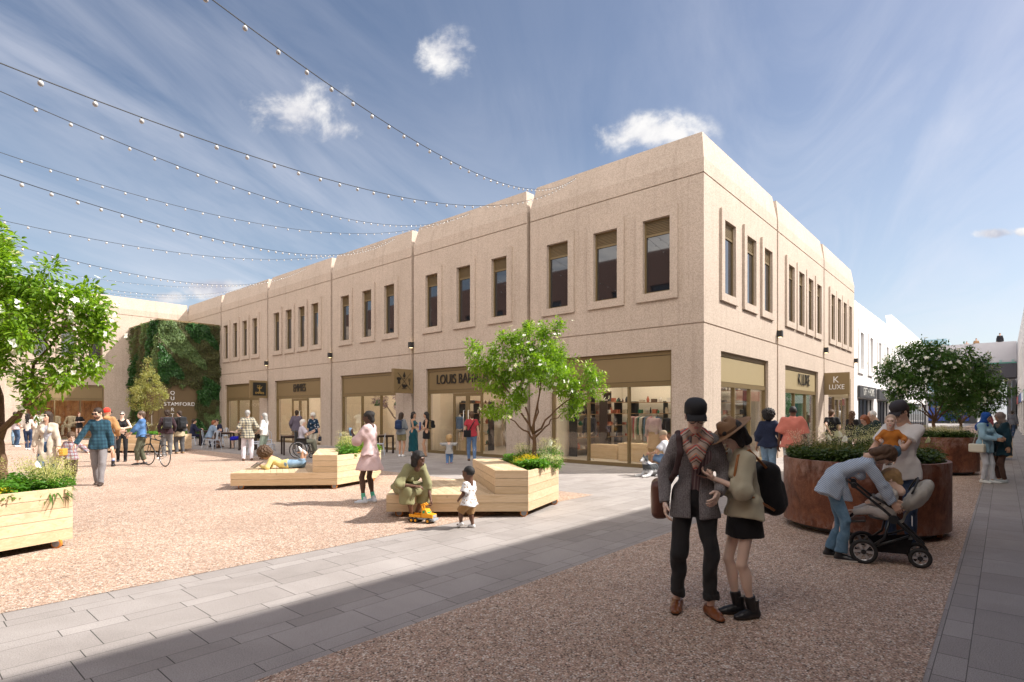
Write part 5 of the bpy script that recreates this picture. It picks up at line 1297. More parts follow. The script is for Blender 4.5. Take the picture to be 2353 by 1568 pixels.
def person(label, X, Y, head, H, kind='m', sk=LIGHT, pel=None, lean=0., side=0., bend=0., twist=0., feet=None, hands=None, poles=None, kpoles=None, look=(0, 0), top=None, bottom=None, shoes=None, hair=None,
           lod=None, Z=0., palms=None, curls=(.35, .35), toes=(0, 0), toepitch=(0, 0), eyes=None, seed=1., shrug=0., bare=False, cat='person', socks=None, mats=None, glasses=None, hat=None, beard=None, group=None, slim=1.):
    """one figure. Own axes: x to the figure's right, y forward, z up, in units of a 1.75 m adult"""
    head = head-math.degrees(math.atan2(X, Y))      # headings are given relative to the line of sight
    s = H/1.75; p = dict(PROP[kind]); p['bw'] *= slim; p['lw'] *= slim; p['sw'] *= (1+slim)/2; lod = (0 if Y < 7.2 else 1 if Y < 14.5 else 2) if lod is None else lod
    vox = (.0085, .012, .017)[lod]*(1 if H > 1.3 else .75)
    leg = p['th']+p['sh']+p['an']
    P0 = V3(*(pel or (0, 0, leg-.008)))
    hd = rad(lean); hs_ = rad(side)
    def rotd(f, sd): v = V3(math.sin(sd), math.sin(f)*math.cos(sd), math.cos(f)*math.cos(sd)); return nrm(v)
    u1 = rotd(hd*.6 if bend == 0 else hd-rad(bend)*.5, hs_); u2 = rotd(hd+rad(bend)*.5, hs_)
    tw = rad(twist)
    rx0 = V3(1, 0, 0); rx = nrm(V3(math.cos(tw), math.sin(tw), 0)-u2*u2.dot(V3(math.cos(tw), math.sin(tw), 0)))
    fw0 = nrm(np.cross(u1, rx0)); fw = nrm(np.cross(u2, rx))
    T = p['to']; W = P0+u1*T*.30; Ch = W+u2*T*.40; N = Ch+u2*T*.30; shz = N-u2*(.035-shrug)
    sh = {1: shz+rx*p['sw'], -1: shz-rx*p['sw']}
    hip = {1: P0+rx0*p['hw']-u1*.01, -1: P0-rx0*p['hw']-u1*.01}
    feet = feet or ((.10, 0, p['an']), (-.10, .02, p['an'])); feet = {1: V3(*feet[0]), -1: V3(*feet[1])}
    hands = hands or ((.27, .04, P0[2]-.10), (-.27, .04, P0[2]-.10)); hands = {1: V3(*hands[0]), -1: V3(*hands[1])}
    poles = poles or (None, None); kpoles = kpoles or (None, None)
    kn, el, an, wr = {}, {}, {}, {}
    for sg, i in ((1, 0), (-1, 1)):
        kn[sg], an[sg] = ik(hip[sg], feet[sg], p['th'], p['sh'], kpoles[i] if kpoles[i] is not None else (sg*.15, 1, 0))
        el[sg], wr[sg] = ik(sh[sg], hands[sg], p['ua'], p['fa'], poles[i] if poles[i] is not None else (sg*.6, -1, -.2))
    yaw, pit = rad(look[0]), rad(look[1])
    hy_ = fw*math.cos(yaw)-rx*math.sin(yaw)            # + yaw turns to the figure's left
    up = V3(0, 0, 1)*.6+u2*.4; up = nrm(up); hy_ = nrm(hy_-up*hy_.dot(up)); hx = np.cross(hy_, up)
    hy2 = nrm(hy_*math.cos(pit)+up*math.sin(pit)); hz = nrm(np.cross(hx, hy2))
    hs = p['hs']; neckdir = nrm(u2*.5+up*.5+fw*.12)
    HC = N+neckdir*(p['hc']-.055*hs)+hz*.055*hs+hy2*.012
    HM = frame(hx, hy2, hz, HC)
    bw, lw_ = p['bw'], p['lw']
    fl = (fw, 1.38); fl0 = (fw0, 1.25)
    # ---- body
    S = Sdf()
    hq = {q: P0+rx0*q*(p['hw']*.72) for q in (1, -1)}
    def torso(S, e=0., k=.04, waist=1., low=True, c0=False, base=.06):
        if low: S.cap(hq[1]+u1*.03, hq[-1]+u1*.03, .108*max(.92, bw)+e, k=k, flat=fl0)
        S.cap(P0+u1*base, W, .132*bw+e, .122*bw*waist+e, k=k, flat=fl0, cut0=c0); S.cap(W, Ch, .124*bw*waist+e, .142*bw+e, k=k, flat=fl)
        S.cap(Ch-rx*.055*bw, Ch+rx*.055*bw, .112*bw+e, k=k, flat=fl); S.cap(sh[1]-rx*.03-u2*.015, sh[-1]+rx*.03-u2*.015, .054*bw+e, k=.03, flat=(fw, 1.1))
        S.cap(N-u2*.02, Ch+u2*.03, .075*bw+e*.6, .10*bw+e*.6, k=.03, flat=(fw, 1.2))
        if kind == 'f':
            for q in (-1, 1): S.ell(Ch+rx*q*.062+fw*(.078+e)-u2*.01, .046+e*.4, k=.04)
    torso(S, -.010 if top and top.get('hem', 0) <= 0 else 0)
    lcov = .80 if bottom and bottom.get('type', 'trousers') == 'trousers' and bottom.get('len', 1) > 1.2 else .93; acov = .88 if top and top.get('sleeve', 2) > 1.6 else 1.
    S.cap(N-u2*.02, HC-hz*.05*hs, .055*(.9 if kind == 'f' else 1)*max(1, hs*.8), .05*max(1, hs*.85), k=.03)
    for sg in (1, -1):
        a, e_, w_ = sh[sg], el[sg], wr[sg]
        S.cap(a, e_, .048*bw*lw_*acov, .038*lw_*acov, k=.03); S.cap(e_, w_, .039*lw_*acov, .025*lw_, k=.015)
        h_, k_, n_ = hip[sg], kn[sg], an[sg]
        S.cap(h_, k_, .082*lw_*lcov, .055*lw_*lcov, k=.03); S.cap(k_, n_, .053*lw_*lcov, .034*lw_, k=.02)
        bk = nrm(np.cross(np.cross(n_-k_, k_-h_+V3(0, .001, 0)), n_-k_)) if np.linalg.norm(np.cross(n_-k_, k_-h_)) > .01 else V3(0, -1, 0)
        if bk.dot(V3(0, 1, 0)) > 0 and pel is None: bk = -bk
        S.ell(k_+(n_-k_)*.32-fw0*.018, (.047*lw_*lcov, .051*lw_*lcov, .10), k=.04)
        ft = math.radians(toes[0] if sg == 1 else -toes[1]); fd = V3(math.sin(ft), math.cos(ft), 0)
        S.cap(n_+fd*(-.02)+V3(0, 0, -.045), n_+fd*.13+V3(0, 0, -.062), .026, .020, k=.02)
    V, F = S.mesh(vox); V = relax(V, F, 1)
    Vs = [V]; Fs = [F]; MI = [np.zeros(len(F), int)]; o = len(V)
    hv, hf = head_mesh(lod, 1. if kind == 'f' else 0.)
    fc = hv[hf].mean(1); mi = np.where((np.abs(fc[:, 0]) < .023) & (fc[:, 2] < -.046) & (fc[:, 2] > -.069) & (fc[:, 1] > .089), 1, 0)
    ey = (np.hypot(np.abs(fc[:, 0])-.031, fc[:, 2]-.010) < .0085) & (fc[:, 1] > .07); mi = np.where(ey, 2, mi)
    ir = (np.hypot(np.abs(fc[:, 0])-.031, fc[:, 2]-.010) < (.0066 if lod == 0 else .009)) & (fc[:, 1] > .07); mi = np.where(ir, 3, mi)
    Vs.append(tri(HM, hv*hs)); Fs.append(hf+o); MI.append(mi); o += len(hv)
    HMs = {}
    for sg, i in ((1, 0), (-1, 1)):
        hv, hf = hand_mesh(lod, curls[i]); hv = hv*V3(sg, 1, 1); d = nrm(wr[sg]-el[sg]); pal = V3(*(palms[i])) if palms and palms[i] is not None else -rx*sg*.9+fw*(-.35)
        if abs(d.dot(nrm(pal))) > .95: pal = pal+V3(.3, .4, .2)
        xx = nrm(-sg*(pal-d*d.dot(pal))); yy = np.cross(-d, xx)
        # palm faces -x on the right hand, +x on the left (mirrored) hand; keep the thumb on the +y side
        M = frame(xx, yy, -d, wr[sg]+d*.005); HMs[sg] = M
        q = 1. if kind in 'mf' else .85
        Vs.append(tri(M, hv*q*(1. if kind != 'f' else .92))); Fs.append(hf[:, ::sg]+o); MI.append(np.zeros(len(hf), int)); o += len(hv)
    body = mesh_np('person', np.concatenate(Vs)*s, np.concatenate(Fs), [skin(sk), lipm(sk), EYEW, IRIS], None, True, np.concatenate(MI))
    tag(body, label, cat, group)
    body.location = (X, Y, Z); body.rotation_euler = (0, 0, rad(head))
    R = dict(o=body, s=s, HM=HM, el=el, wr=wr, sh=sh, N=N, Ch=Ch, W=W, P0=P0, hip=hip, kn=kn, an=an, rx=rx, fw=fw, u2=u2, hands=HMs, vox=vox, lod=lod, hs=hs, hc=HC)
    def part(name, S, mat, noise=None, it=1, v=None, label=None):
        V, F = S.mesh(v or vox, noise); V = relax(V, F, it, .45); q = mesh_np(name, V*s, F, mat, body, True)
        if label: q['label'] = label
        return q
    R['part'] = part
    # ---- clothes
    b = bottom
    if b:
        S = Sdf(); e = b.get('fit', .016); ty = b.get('type', 'trousers'); ln = b.get('len', 1.)
        if ty == 'trousers':
            S.cap(hq[1]+u1*.03, hq[-1]+u1*.03, .108*max(.92, bw)+e*.6, k=.04, flat=fl0); S.cap(P0, P0+u1*.10, .124*bw+e*.6, .118*bw+e*.6, k=.03, flat=fl0, cut1=True)
            fl_ = b.get('flare', 0.)
            for sg in (1, -1):
                if ln <= 1: S.cap(hip[sg], hip[sg]+(kn[sg]-hip[sg])*ln, .084*lw_+e, .060*lw_+e+.03*(1-ln)+fl_*.5, k=.03, cut1=True)
                else:
                    q = kn[sg]+(an[sg]-kn[sg])*min(1, (ln-1))+ (V3(0, 0, -.03) if ln >= 2 else 0)
                    S.cap(hip[sg], kn[sg], .083*lw_+e, .059*lw_+e, k=.03); S.cap(kn[sg], q, .058*lw_+e, b.get('cuff', .044)*lw_+e*.7+fl_, k=.02, cut1=True)
                    if b.get('roll'): dd = nrm(an[sg]-kn[sg]); S.cap(q-dd*.05, q+dd*.002, b.get('cuff', .044)*lw_+e*.7+.010, b.get('cuff', .044)*lw_+e*.7+.012, k=.003, cut0=True, cut1=True)
            part(b.get('name', 'trousers' if ln > 1 else 'shorts'), S, b['mat'], (b.get('wr', .006), 34, seed))
        else:
            top0 = P0+u1*.10; m = (an[1]+an[-1])/2; m = V3(P0[0]*.6+m[0]*.4, P0[1]*.6+m[1]*.4, 0); L = b['hem']
            bt = V3(m[0]*.5+P0[0]*.5, m[1]*.5+P0[1]*.5, L)
            if b.get('seated'):
                for sg in (1, -1): S.cap(hip[sg], kn[sg], .105*lw_+e, .085*lw_+e, k=.07); S.cap(kn[sg]+V3(0, -.03, -.0), kn[sg]+V3(0, -.03, -b.get('drop', .12)), .085+e, .10+e, k=.05, cut1=True)
                S.cap(P0, P0+u1*.12, .13*bw+e, .12*bw+e, k=.04, flat=fl0)
                S.cap((hip[1]+hip[-1])/2, (kn[1]+kn[-1])/2, .08, .07, k=.06)
            else: S.cap(top0, P0-u1*.02, .120*bw+e, .172*bw+e, k=.03, flat=(fw0, 1.32)); S.cap(P0-u1*.02, bt, .172*bw+e, max(b.get('r', .17), .172), k=.03, flat=((0, 1, 0), 1.0 if L < .5 else b.get('fl', 1.15)), cut1=True)
            part(b.get('name', 'skirt'), S, b['mat'], (b.get('wr', .008), 30, seed))
    t_ = top
    if t_:
        S = Sdf(); e = t_.get('fit', .016); sl = t_.get('sleeve', 2.); hem = t_.get('hem', -.06)
        torso(S, e, waist=t_.get('waist', 1.), low=False, c0=True, base=min(.0, max(hem, -.03))) if hem <= .0 else None
        if hem > 0:  # cropped
            S.cap(W+u1*(.0-.04+hem), Ch, .120*bw+e, .148*bw+e, k=.04, flat=fl, cut0=True); S.cap(Ch-rx*.06*bw, Ch+rx*.06*bw, .115*bw+e, k=.05, flat=fl)
            if not t_.get('strappy'): S.cap(sh[1]-rx*.03-u2*.015, sh[-1]+rx*.03-u2*.015, .054*bw+e, k=.03, flat=(fw, 1.1))
            if kind == 'f':
                for q in (-1, 1): S.ell(Ch+rx*q*.065+fw*(.085+e)-u2*.01, .050+e*.5, k=.04)
        if hem < 0:
            hx_ = (t_['hr']-.165) if t_.get('hr') else 0.
            for q in (-1, 1): S.cap(P0+rx0*q*.05+u1*.07, P0+rx0*q*(p['hw']*.72+hx_*.5)+u1*hem, .119*max(.92, bw)+e, .121*max(.92, bw)+e+.016+hx_*.5, k=.03, flat=(fw0, 1.08), cut1=True)
        if hem < -.16 and t_.get('legs'): pass
        for sg in (1, -1):
            a, e_, w_ = sh[sg], el[sg], wr[sg]; puff = t_.get('puff', 0.)
            if sl > 0: S.cap(a-rx*sg*.012, a+(e_-a)*min(1, sl), .050*bw*lw_+e, (.045*lw_+e+(.018 if sl < 1 else 0))+puff, k=.035, cut1=sl <= 1)
            if sl > 1: S.cap(e_, e_+(w_-e_)*(sl-1)*1.0, .046*lw_+e+puff, .031*lw_+e*.8+puff*.3, k=.02, cut1=True)
        if t_.get('collar'): S.cap(N-u2*.03, N+u2*.045, .075*max(1, hs*.8), .066*max(1, hs*.8), k=.012, cut1=True)
        S.ell(N+u2*.075+fw*.035, (.052*max(1, hs*.75), .07, .075), k=.006, sub=True) if not t_.get('hood') else S.ell(N-fw*.06+u2*.01, (.10, .075, .055), k=.03)
        if t_.get('open'): S.box(Ch+fw*.14-u2*.12, (.035, .09, .40), M=np.stack([rx, fw, u2], 1), r=.01, k=.01, sub=True)
        if t_.get('strappy'): 
            for q in (-1, 1): S.cap(Ch+rx*q*.09+fw*.085+u2*.03, N+rx*q*.075-u2*.0, .012, k=.01); S.cap(Ch+rx*q*.09-fw*.09+u2*.05, N+rx*q*.075, .012, k=.01)
        part(t_.get('name', 'top'), S, t_['mat'], (t_.get('wr', .008), 30, seed+3))
    if t_ and t_.get('inner'):
        S = Sdf(); S.cap(W-u1*.12, Ch, .125*bw+.005, .150*bw+.004, k=.04, flat=fl); S.cap(Ch-rx*.06*bw, Ch+rx*.06*bw, .116*bw+.006, k=.05, flat=fl); S.ell(N+u2*.085+fw*.04, (.055, .07, .075), k=.006, sub=True); part('shirt', S, t_['inner'], (.004, 30, seed))
    if shoes:
        for sg, i in ((1, 0), (-1, 1)):
            v, f = shoe_mesh(shoes.get('style', 'shoe'), lod); a = rad(toes[i])*(-sg); ca, sa = math.cos(a), math.sin(a); pt = rad(toepitch[i]); cp, sp = math.cos(pt), math.sin(pt)
            A = np.array([[ca, -sa, 0], [sa, ca, 0], [0, 0, 1]])@np.array([[1, 0, 0], [0, cp, sp], [0, -sp, cp]])
            M = np.eye(4); M[:3, :3] = A; M[:3, 3] = an[sg]; k = {'child': .82, 'toddler': .9}.get(kind, 1.)*shoes.get('k', 1.); kz = 1.0 if kind != 'toddler' else 1.05
            fz = (v[f].mean(1)[:, 2] < -.078+shoes.get('sole_h', .018)).astype(int); o_ = mesh_np('shoe', tri(M, v*V3(k, k, kz))*s, f, [shoes['mat'], shoes.get('sole') or simple('dark_sole', (.03, .025, .02), .7)], body, True, fz)
    if socks:
        for sg in (1, -1):
            S = Sdf(); d = nrm(kn[sg]-an[sg]); S.cap(an[sg], an[sg]+d*socks.get('len', .12), .041*lw_, .044*lw_, k=.01, cut1=True); part('sock', S, socks['mat'])
    if hair: R['hair'] = hair_part(hair[0], hs*s, frame(hx, hy2, hz, HC*s), hair[1], body, (.0055, .008, .0105)[lod]*max(1, hs*.8), seed)
    def headpart(name, mb, mat, smooth=True):
        for i, q in enumerate(mb.v): v = HM[:3, :3]@(np.array(q)*hs)+HC; mb.v[i] = tuple(v*s)
        return mb.build(name, mat, body, smooth=smooth)
    R['headpart'] = headpart
    if glasses:
        mb = MB(); ln_ = MB()
        for sx in (-1, 1):
            mb.tube([(sx*.034+.026*math.cos(t)*1.05, .108, .010+.021*math.sin(t)) for t in np.linspace(0, 6.283, 17)[:-1]], .0028 if lod == 0 else .0034, 6, close=True)
            mb.tube([(sx*.061, .106, .014), (sx*.081, .06, .014), (sx*.083, -.01, .010)], .0022, 5)
            if glasses != 'clear': n = 14; ln_.add([(sx*.034+.026*math.cos(t), .1075, .010+.020*math.sin(t)) for t in np.linspace(0, 6.283, n+1)[:-1]], [tuple(range(n))])
        mb.tube([(-.009, .110, .014), (.009, .110, .014)], .0026, 6)
        g = headpart('glasses', mb, simple('black_frame', (.012, .012, .012), .3))
        if glasses != 'clear': headpart('sunglass_lenses', ln_, simple('dark_lens', (.01, .01, .012), .05) if glasses == 'dark' else simple('amber_lens', (.16, .07, .03), .1)).parent = g
    if hat: hat(R)
    if beard:
        S = Sdf(); S.ell((0, .030, -.068), (.056, .060, .052)); S.ell((0, .09, -.030), (.04, .05, .02), k=.01, sub=True); S.ell((0, .10, -.057), (.022, .03, .010), k=.006, sub=True); S.ell((0, -.06, -.03), (.08, .07, .10), k=.01, sub=True)
        V, F = S.mesh(.006, (.002, 120, 1)); mesh_np('beard', tri(frame(hx, hy2, hz, HC*s), V*hs*s*1.02), F, beard, body, True)
    if lod < 2 and hair:
        mb = MB()
        for sx in (-1, 1): mb.tube([(sx*.016, .094, .029), (sx*.032, .0935, .034), (sx*.048, .083, .030)], [.003, .0036, .002], 5)
        headpart('eyebrows', mb, hair[1] if hair[0] not in ('hijab', 'beanie') else simple('dark_brow', (.03, .02, .015), .8))
    return R
def world_pt(R, p):
    """own-frame point -> world"""
    return R['o'].matrix_basis @ Vector(tuple(np.asarray(p)*R['s']))
def carried(name, label, cat, R, S, vox, mat, noise=None, c=None):
    """a bag or other carried thing, top-level, modelled in the carrier's frame and re-centred on itself"""
    V, F = S.mesh(vox, noise); V = relax(V, F, 1)*R['s']; c = V.mean(0); M = R['o'].matrix_basis
    o = mesh_np(name, V-c, F, mat, None, True); o.matrix_basis = M @ Matrix.Translation(Vector(c)); return tag(o, label, cat)
def sub_of(R, bag, name, mb_or_s, mat, vox=None):
    if isinstance(mb_or_s, Sdf): V, F = mb_or_s.mesh(vox or .01); V = V*R['s']; o = mesh_np(name, V, F, mat, bag, True)
    else: mb_or_s.v = [tuple(np.array(q)*R['s']) for q in mb_or_s.v]; o = mb_or_s.build(name, mat, bag, smooth=True)
    o.matrix_local = bag.matrix_basis.inverted() @ R['o'].matrix_basis; return o
# hats
def cap_hat(mat):
    def f(R):
        mb = MB(); pr = [(.088, .045), (.090, .075), (.088, .105), (.070, .132), (.035, .142), (0, .144)]
        n = 28; vs = []
        for r, z in pr:
            for k in range(n): t = 6.2832*k/n; vs.append((r*math.cos(t)*.98, -.015+r*math.sin(t)*1.16, z-.0))
        fs = [(i*n+k, i*n+(k+1) % n, (i+1)*n+(k+1) % n, (i+1)*n+k) for i in range(len(pr)-1) for k in range(n)]; mb.add(vs, fs); c = R['headpart']('cap', mb, mat)
        mb = MB(); m = 12; top = []; bot = []
        for j in range(m+1):
            t = -1.15+2.3*j/m; a = (.078*math.sin(t), .082*math.cos(t)-.002+.012, .052-.004*abs(t)); e = (.080*math.sin(t)*1.05, .075+.085*max(0, math.cos(t*1.15))**.6, .034-.022*abs(math.sin(t))**2)
            top += [a, e]
        k = len(top); bot = [(x, y, z-.005) for x, y, z in top]
        fs = [(2*j, 2*j+1, 2*j+3, 2*j+2) for j in range(m)]+[(k+2*j, k+2*j+2, k+2*j+3, k+2*j+1) for j in range(m)]+[(2*j+1, k+2*j+1, k+2*j+3, 2*j+3) for j in range(m)]
        mb.add(top+bot, fs); q = R['headpart']('peak', mb, mat); q.parent = c
    return f
def brim_hat(mat, band):
    def f(R):
        mb = MB(); n = 40; pr = [(.0, .150), (.035, .158), (.066, .152), (.080, .125), (.088, .085), (.094, .048), (.120, .040), (.165, .043), (.195, .052), (.197, .048), (.165, .037), (.09, .035)]
        vs = []
        for i, (r, z) in enumerate(pr):
            for k in range(n):
                t = 6.2832*k/n; w = .010*math.cos(2*t)*(r > .11); d = -.022*math.exp(-((abs(math.sin(t)))*3)**2)*(i < 3); vs.append((r*math.cos(t)*.95, -.015+r*math.sin(t)*1.1, z+w+d))
        fs = [(i*n+k, i*n+(k+1) % n, (i+1)*n+(k+1) % n, (i+1)*n+k) for i in range(len(pr)-1) for k in range(n)]; mb.add(vs, fs); c = R['headpart']('brimmed_hat', mb, mat)
        mb = MB(); vs = []
        for r, z in ((.0935, .049), (.0915, .070)):
            for k in range(n): t = 6.2832*k/n; vs.append((r*math.cos(t)*.97, -.015+r*math.sin(t)*1.115, z))
        mb.add(vs, [(k, (k+1) % n, n+(k+1) % n, n+k) for k in range(n)]); q = R['headpart']('hat_band', mb, band); q.parent = c
    return f
# ------------------------------------------------------------------ people
def at(px, py): p = GP(px, py); return p.x, p.y
C_ = lambda kind, c0, c1=None, c2=None, sc=1.: mat_cloth('cloth_'+kind, kind, c0, c1, c2, sc)
HB, HBR, HDB, HBL, HGR, HWH, HRED = simple('black_hair', (.014, .012, .012), .68, .4, 60, .5, 160), simple('brown_hair', (.085, .045, .022), .65, .35, 60, .5, 160), simple('dark_brown_hair', (.035, .02, .012), .65, .35, 60, .5, 160), simple('blond_hair', (.42, .27, .12), .65, .3, 60, .5, 160), simple('grey_hair', (.32, .32, .31), .6, .25, 60), simple('white_hair', (.66, .64, .60), .6, .15, 60), simple('ginger_hair', (.25, .08, .03), .5, .3, 60)
DEN = C_('denim', (.045, .10, .20)); DEND = C_('denim', (.018, .035, .075)); DENL = C_('denim', (.17, .27, .38)); BLK = C_('plain', (.012, .012, .014)); WHT = C_('plain', (.74, .73, .71)); GRYT = C_('plain', (.17, .165, .16)); CREAM = C_('plain', (.62, .56, .47))
WS_ = simple('white_shoe', (.70, .71, .73), .5, .04); BS_ = simple('black_shoe', (.015, .015, .017), .35, .1); BRS = simple('brown_shoe', (.10, .045, .022), .35, .2); WSOLE = simple('white_sole', (.72, .70, .66), .5)
SHW = dict(mat=WS_, sole=WSOLE, style='sneaker'); SHB = dict(mat=BS_, style='shoe'); SHBR = dict(mat=BRS, style='shoe'); SHBW = dict(mat=BS_, sole=WSOLE, style='sneaker', sole_h=.024); BOOT = dict(mat=BS_, style='boot')
def axes(R): return np.stack([R['rx'], R['fw'], R['u2']], 1)
def backpack(R, label, mat, w=.145, h=.22, d=.085, dz=-.03, strap=None, off=0.):
    S = Sdf(); c = R['Ch']-R['fw']*(.17+d)+R['u2']*dz+R['rx']*off; A = axes(R)
    S.box(c, (w, d, h), A, r=.06, k=.03); S.box(c-R['fw']*(d*.8)-R['u2']*.07, (w*.8, .04, h*.45), A, r=.03, k=.015); S.cap(c+R['u2']*(h+.01)-R['rx']*.03+R['fw']*.03, c+R['u2']*(h+.01)+R['rx']*.03+R['fw']*.03, .012, k=.01)
    b = carried('backpack', label, 'backpack', R, S, max(.009, R['vox']*.8), mat, (.004, 30, 2))
    mb = MB()
    for q in (-1, 1):
        x = R['rx']*q*.105; mb.tube([c+x*.8+R['u2']*.14+R['fw']*.05, R['N']+x*1.05+R['u2']*.015-R['fw']*.03, R['N']+x*1.1+R['fw']*.08-R['u2']*.03, R['Ch']+x*1.2+R['fw']*.135-R['u2']*.02, R['Ch']+x*1.35+R['fw']*.02-R['u2']*.16, c+x*1.2-R['u2']*.16+R['fw']*.05], .015, 6)
    sub_of(R, b, 'strap', mb, strap or mat); return b
def strap_over(R, bag, q, p_end, mat, r=.011):
    """shoulder strap from the bag over one shoulder"""
    x = R['rx']*q; N, Ch, fw, u2 = R['N'], R['Ch'], R['fw'], R['u2']; mb = MB()
    mb.tube([np.array(p_end)+fw*.03, Ch+x*.10+fw*.15-u2*.05, N+x*.115+fw*.07-u2*.0, N+x*.12+u2*.012-fw*.02, Ch+x*.12-fw*.15-u2*.02, np.array(p_end)-fw*.03], r, 6); return sub_of(R, bag, 'strap', mb, mat)

# --- couple in the foreground
x, y = at(1604, 1405)
M1 = person('man in a black cap, glasses, striped scarf and grey blazer, head bowed', x-.03, y, 184, 1.77, 'm', FAIR, lean=3, bend=8, feet=((.135, -.03, .08), (-.12, .07, .08)), hands=((.235, .10, .90), (-.16, .20, 1.0)), palms=((-.9, .1, 0), None), look=(2, -20),
    top=dict(mat=C_('tweed', (.10, .095, .10), (.27, .255, .26)), name='blazer', fit=.017, hem=-.13, hr=.16, open=True, inner=C_('pinstripe', (.14, .09, .10), (.26, .20, .20)), wr=.010, collar=True), bottom=dict(mat=C_('plain', (.028, .028, .030)), len=1.86, fit=.010, roll=True, cuff=.050, wr=.011), shoes=dict(mat=simple('two_tone_leather', (.20, .065, .02), .3, .35, 9), style='shoe', k=1.04), toes=(8, 22),
    hair=('short', HB), hat=cap_hat(simple('black_felt_cap', (.014, .014, .016), .8, .2, 30)), glasses='clear', seed=2., slim=.88)
S = Sdf(); N, fw, rx, u2 = M1['N'], M1['fw'], M1['rx'], M1['u2']
S.cap(N-rx*.05+u2*.02, N+rx*.05+u2*.02, .062, k=.03, flat=(u2, 1.2)); S.cap(N+rx*.09+fw*.06-u2*.02, N+fw*.135-u2*.14, .042, .04, k=.03); S.cap(N-rx*.09+fw*.06-u2*.02, N+fw*.135-u2*.14, .042, .04, k=.03); S.cap(N+fw*.125-u2*.10, N+fw*.15-u2*.23, .055, .018, k=.04, flat=(fw, 1.6)); S.cap(N-rx*.10-fw*.05+u2*.0, N+rx*.10-fw*.05+u2*.0, .045, k=.03)
m, t, b, o, out = new_mat('striped_scarf'); sx = t.new('ShaderNodeSeparateXYZ', i_0=o).outputs; v = t.math('FRACT', t.math('ADD', t.math('MULTIPLY', sx[2], 11.), t.math('ADD', t.math('MULTIPLY', t.math('ABSOLUTE', sx[0]), 9.), t.math('MULTIPLY', t.noise(o, 9, 2), .5))))
t.put(b.inputs['Base Color'], t.ramp(v, [(0., (.50, .40, .33)), (.22, (.16, .10, .09)), (.34, (.52, .43, .36)), (.5, (.60, .06, .035)), (.62, (.10, .20, .22)), (.70, (.62, .30, .20)), (.85, (.50, .42, .35))], 'CONSTANT')); b.inputs['Roughness'].default_value = .9
M1['part']('scarf', S, m, (.010, 45, 1))
S = Sdf(); c = V3(.27, -.17, .90); S.box(c, (.075, .19, .16), r=.06, k=.02); S.cap(c+V3(.06, -.13, .05), c+V3(.06, .13, .05), .012, k=.008)
LEATH = simple('brown_leather', (.12, .045, .028), .35, .35, 7, .3, 90); bg = carried('shoulder_bag', 'brown leather bag hanging behind the man in the black cap', 'shoulder bag', M1, S, .009, LEATH, (.005, 24, 1))
mb = MB(); w_ = MB(); pts = [c+V3(-.06, .12, .13), M1['Ch']+rx*.16+fw*.145-u2*.12, M1['Ch']+rx*.12+fw*.155+u2*.05, N+rx*.125+fw*.085-u2*.005, N+rx*.13+u2*.020-fw*.02, M1['Ch']+rx*.16-fw*.165, c+V3(-.06, -.10, .13)]
S = Sdf()
for i in range(len(pts)-1): S.cap(pts[i], pts[i+1], .024, .024, k=.02, flat=(nrm(fw+u2*.2), 2.2) if i in (1, 2, 5) else None)
sub_of(M1, bg, 'strap', S, simple('maroon_webbing', (.055, .028, .028), .8, .2, 40), .009)

x, y = at(1688, 1412)
W1 = person('woman in a tan brimmed hat, beige blouse and black mini skirt, looking at a phone', x+.07, y-.03, 118, 1.62, 'f', FAIR, lean=3, bend=14, feet=((.045, .04, .085), (-.075, -.03, .085)), hands=((.035, .27, 1.20), (-.05, .30, 1.215)), palms=((-.5, 0, 1), (.5, -.2, 1)), curls=(.8, .45), look=(0, -32),
    top=dict(mat=C_('plain', (.50, .465, .34)), name='blouse', fit=.026, hem=-.045, sleeve=1.45, puff=.022, wr=.014, collar=True), bottom=dict(type='skirt', mat=BLK, hem=.705, r=.165, fl=1.1, fit=.016, wr=.004), shoes=dict(mat=BS_, style='heel'), toes=(5, 10), hair=('bob', HB), hat=brim_hat(simple('tan_felt', (.26, .155, .085), .85, .15, 9, .1, 90), simple('brown_band', (.12, .065, .035), .7)), seed=4., slim=.9)
for sg in (1, -1):
    S = Sdf(); d = nrm(W1['kn'][sg]-W1['an'][sg]); S.cap(W1['an'][sg]+V3(0, -.005, -.03), W1['an'][sg]+d*.12, .042, .047, k=.01, cut1=True); W1['part']('boot_shaft', S, BS_)
S = Sdf(); N, fw, rx, u2 = W1['N'], W1['fw'], W1['rx'], W1['u2']; c = W1['W']+fw*.13; S.ell(c-V3(0, 0, .03), (.03, .025, .025)); S.cap(c-V3(0, 0, .02), c+V3(.06, .02, -.14), .018, .028, k=.02); W1['part']('blouse_knot', S, C_('plain', (.50, .465, .34)), (.006, 40, 1))
S = Sdf(); c = W1['Ch']-fw*.215-u2*.20; A = axes(W1); S.box(c, (.135, .095, .24), A, r=.09, k=.04); S.box(c-fw*.075-u2*.06, (.10, .04, .12), A, r=.04, k=.02)
bp = carried('backpack', 'black backpack with tan straps on the woman in the brimmed hat', 'backpack', W1, S, .009, BLK, (.005, 26, 1))
mb = MB()
for q in (-1, 1): x_ = rx*q*.11; mb.tube([c+x_+u2*.20+fw*.05, N+x_-fw*.04+u2*.02, N+x_*1.05+fw*.07-u2*.01, W1['Ch']+x_*1.25+fw*.14, W1['W']+x_*1.45+fw*.03, c+x_*1.1-u2*.17+fw*.05], .012, 8)
sub_of(W1, bp, 'strap', mb, simple('tan_leather', (.34, .13, .035), .45, .1, 20))
hp = (W1['wr'][1]+W1['wr'][-1])/2+V3(.0, .10, .035)
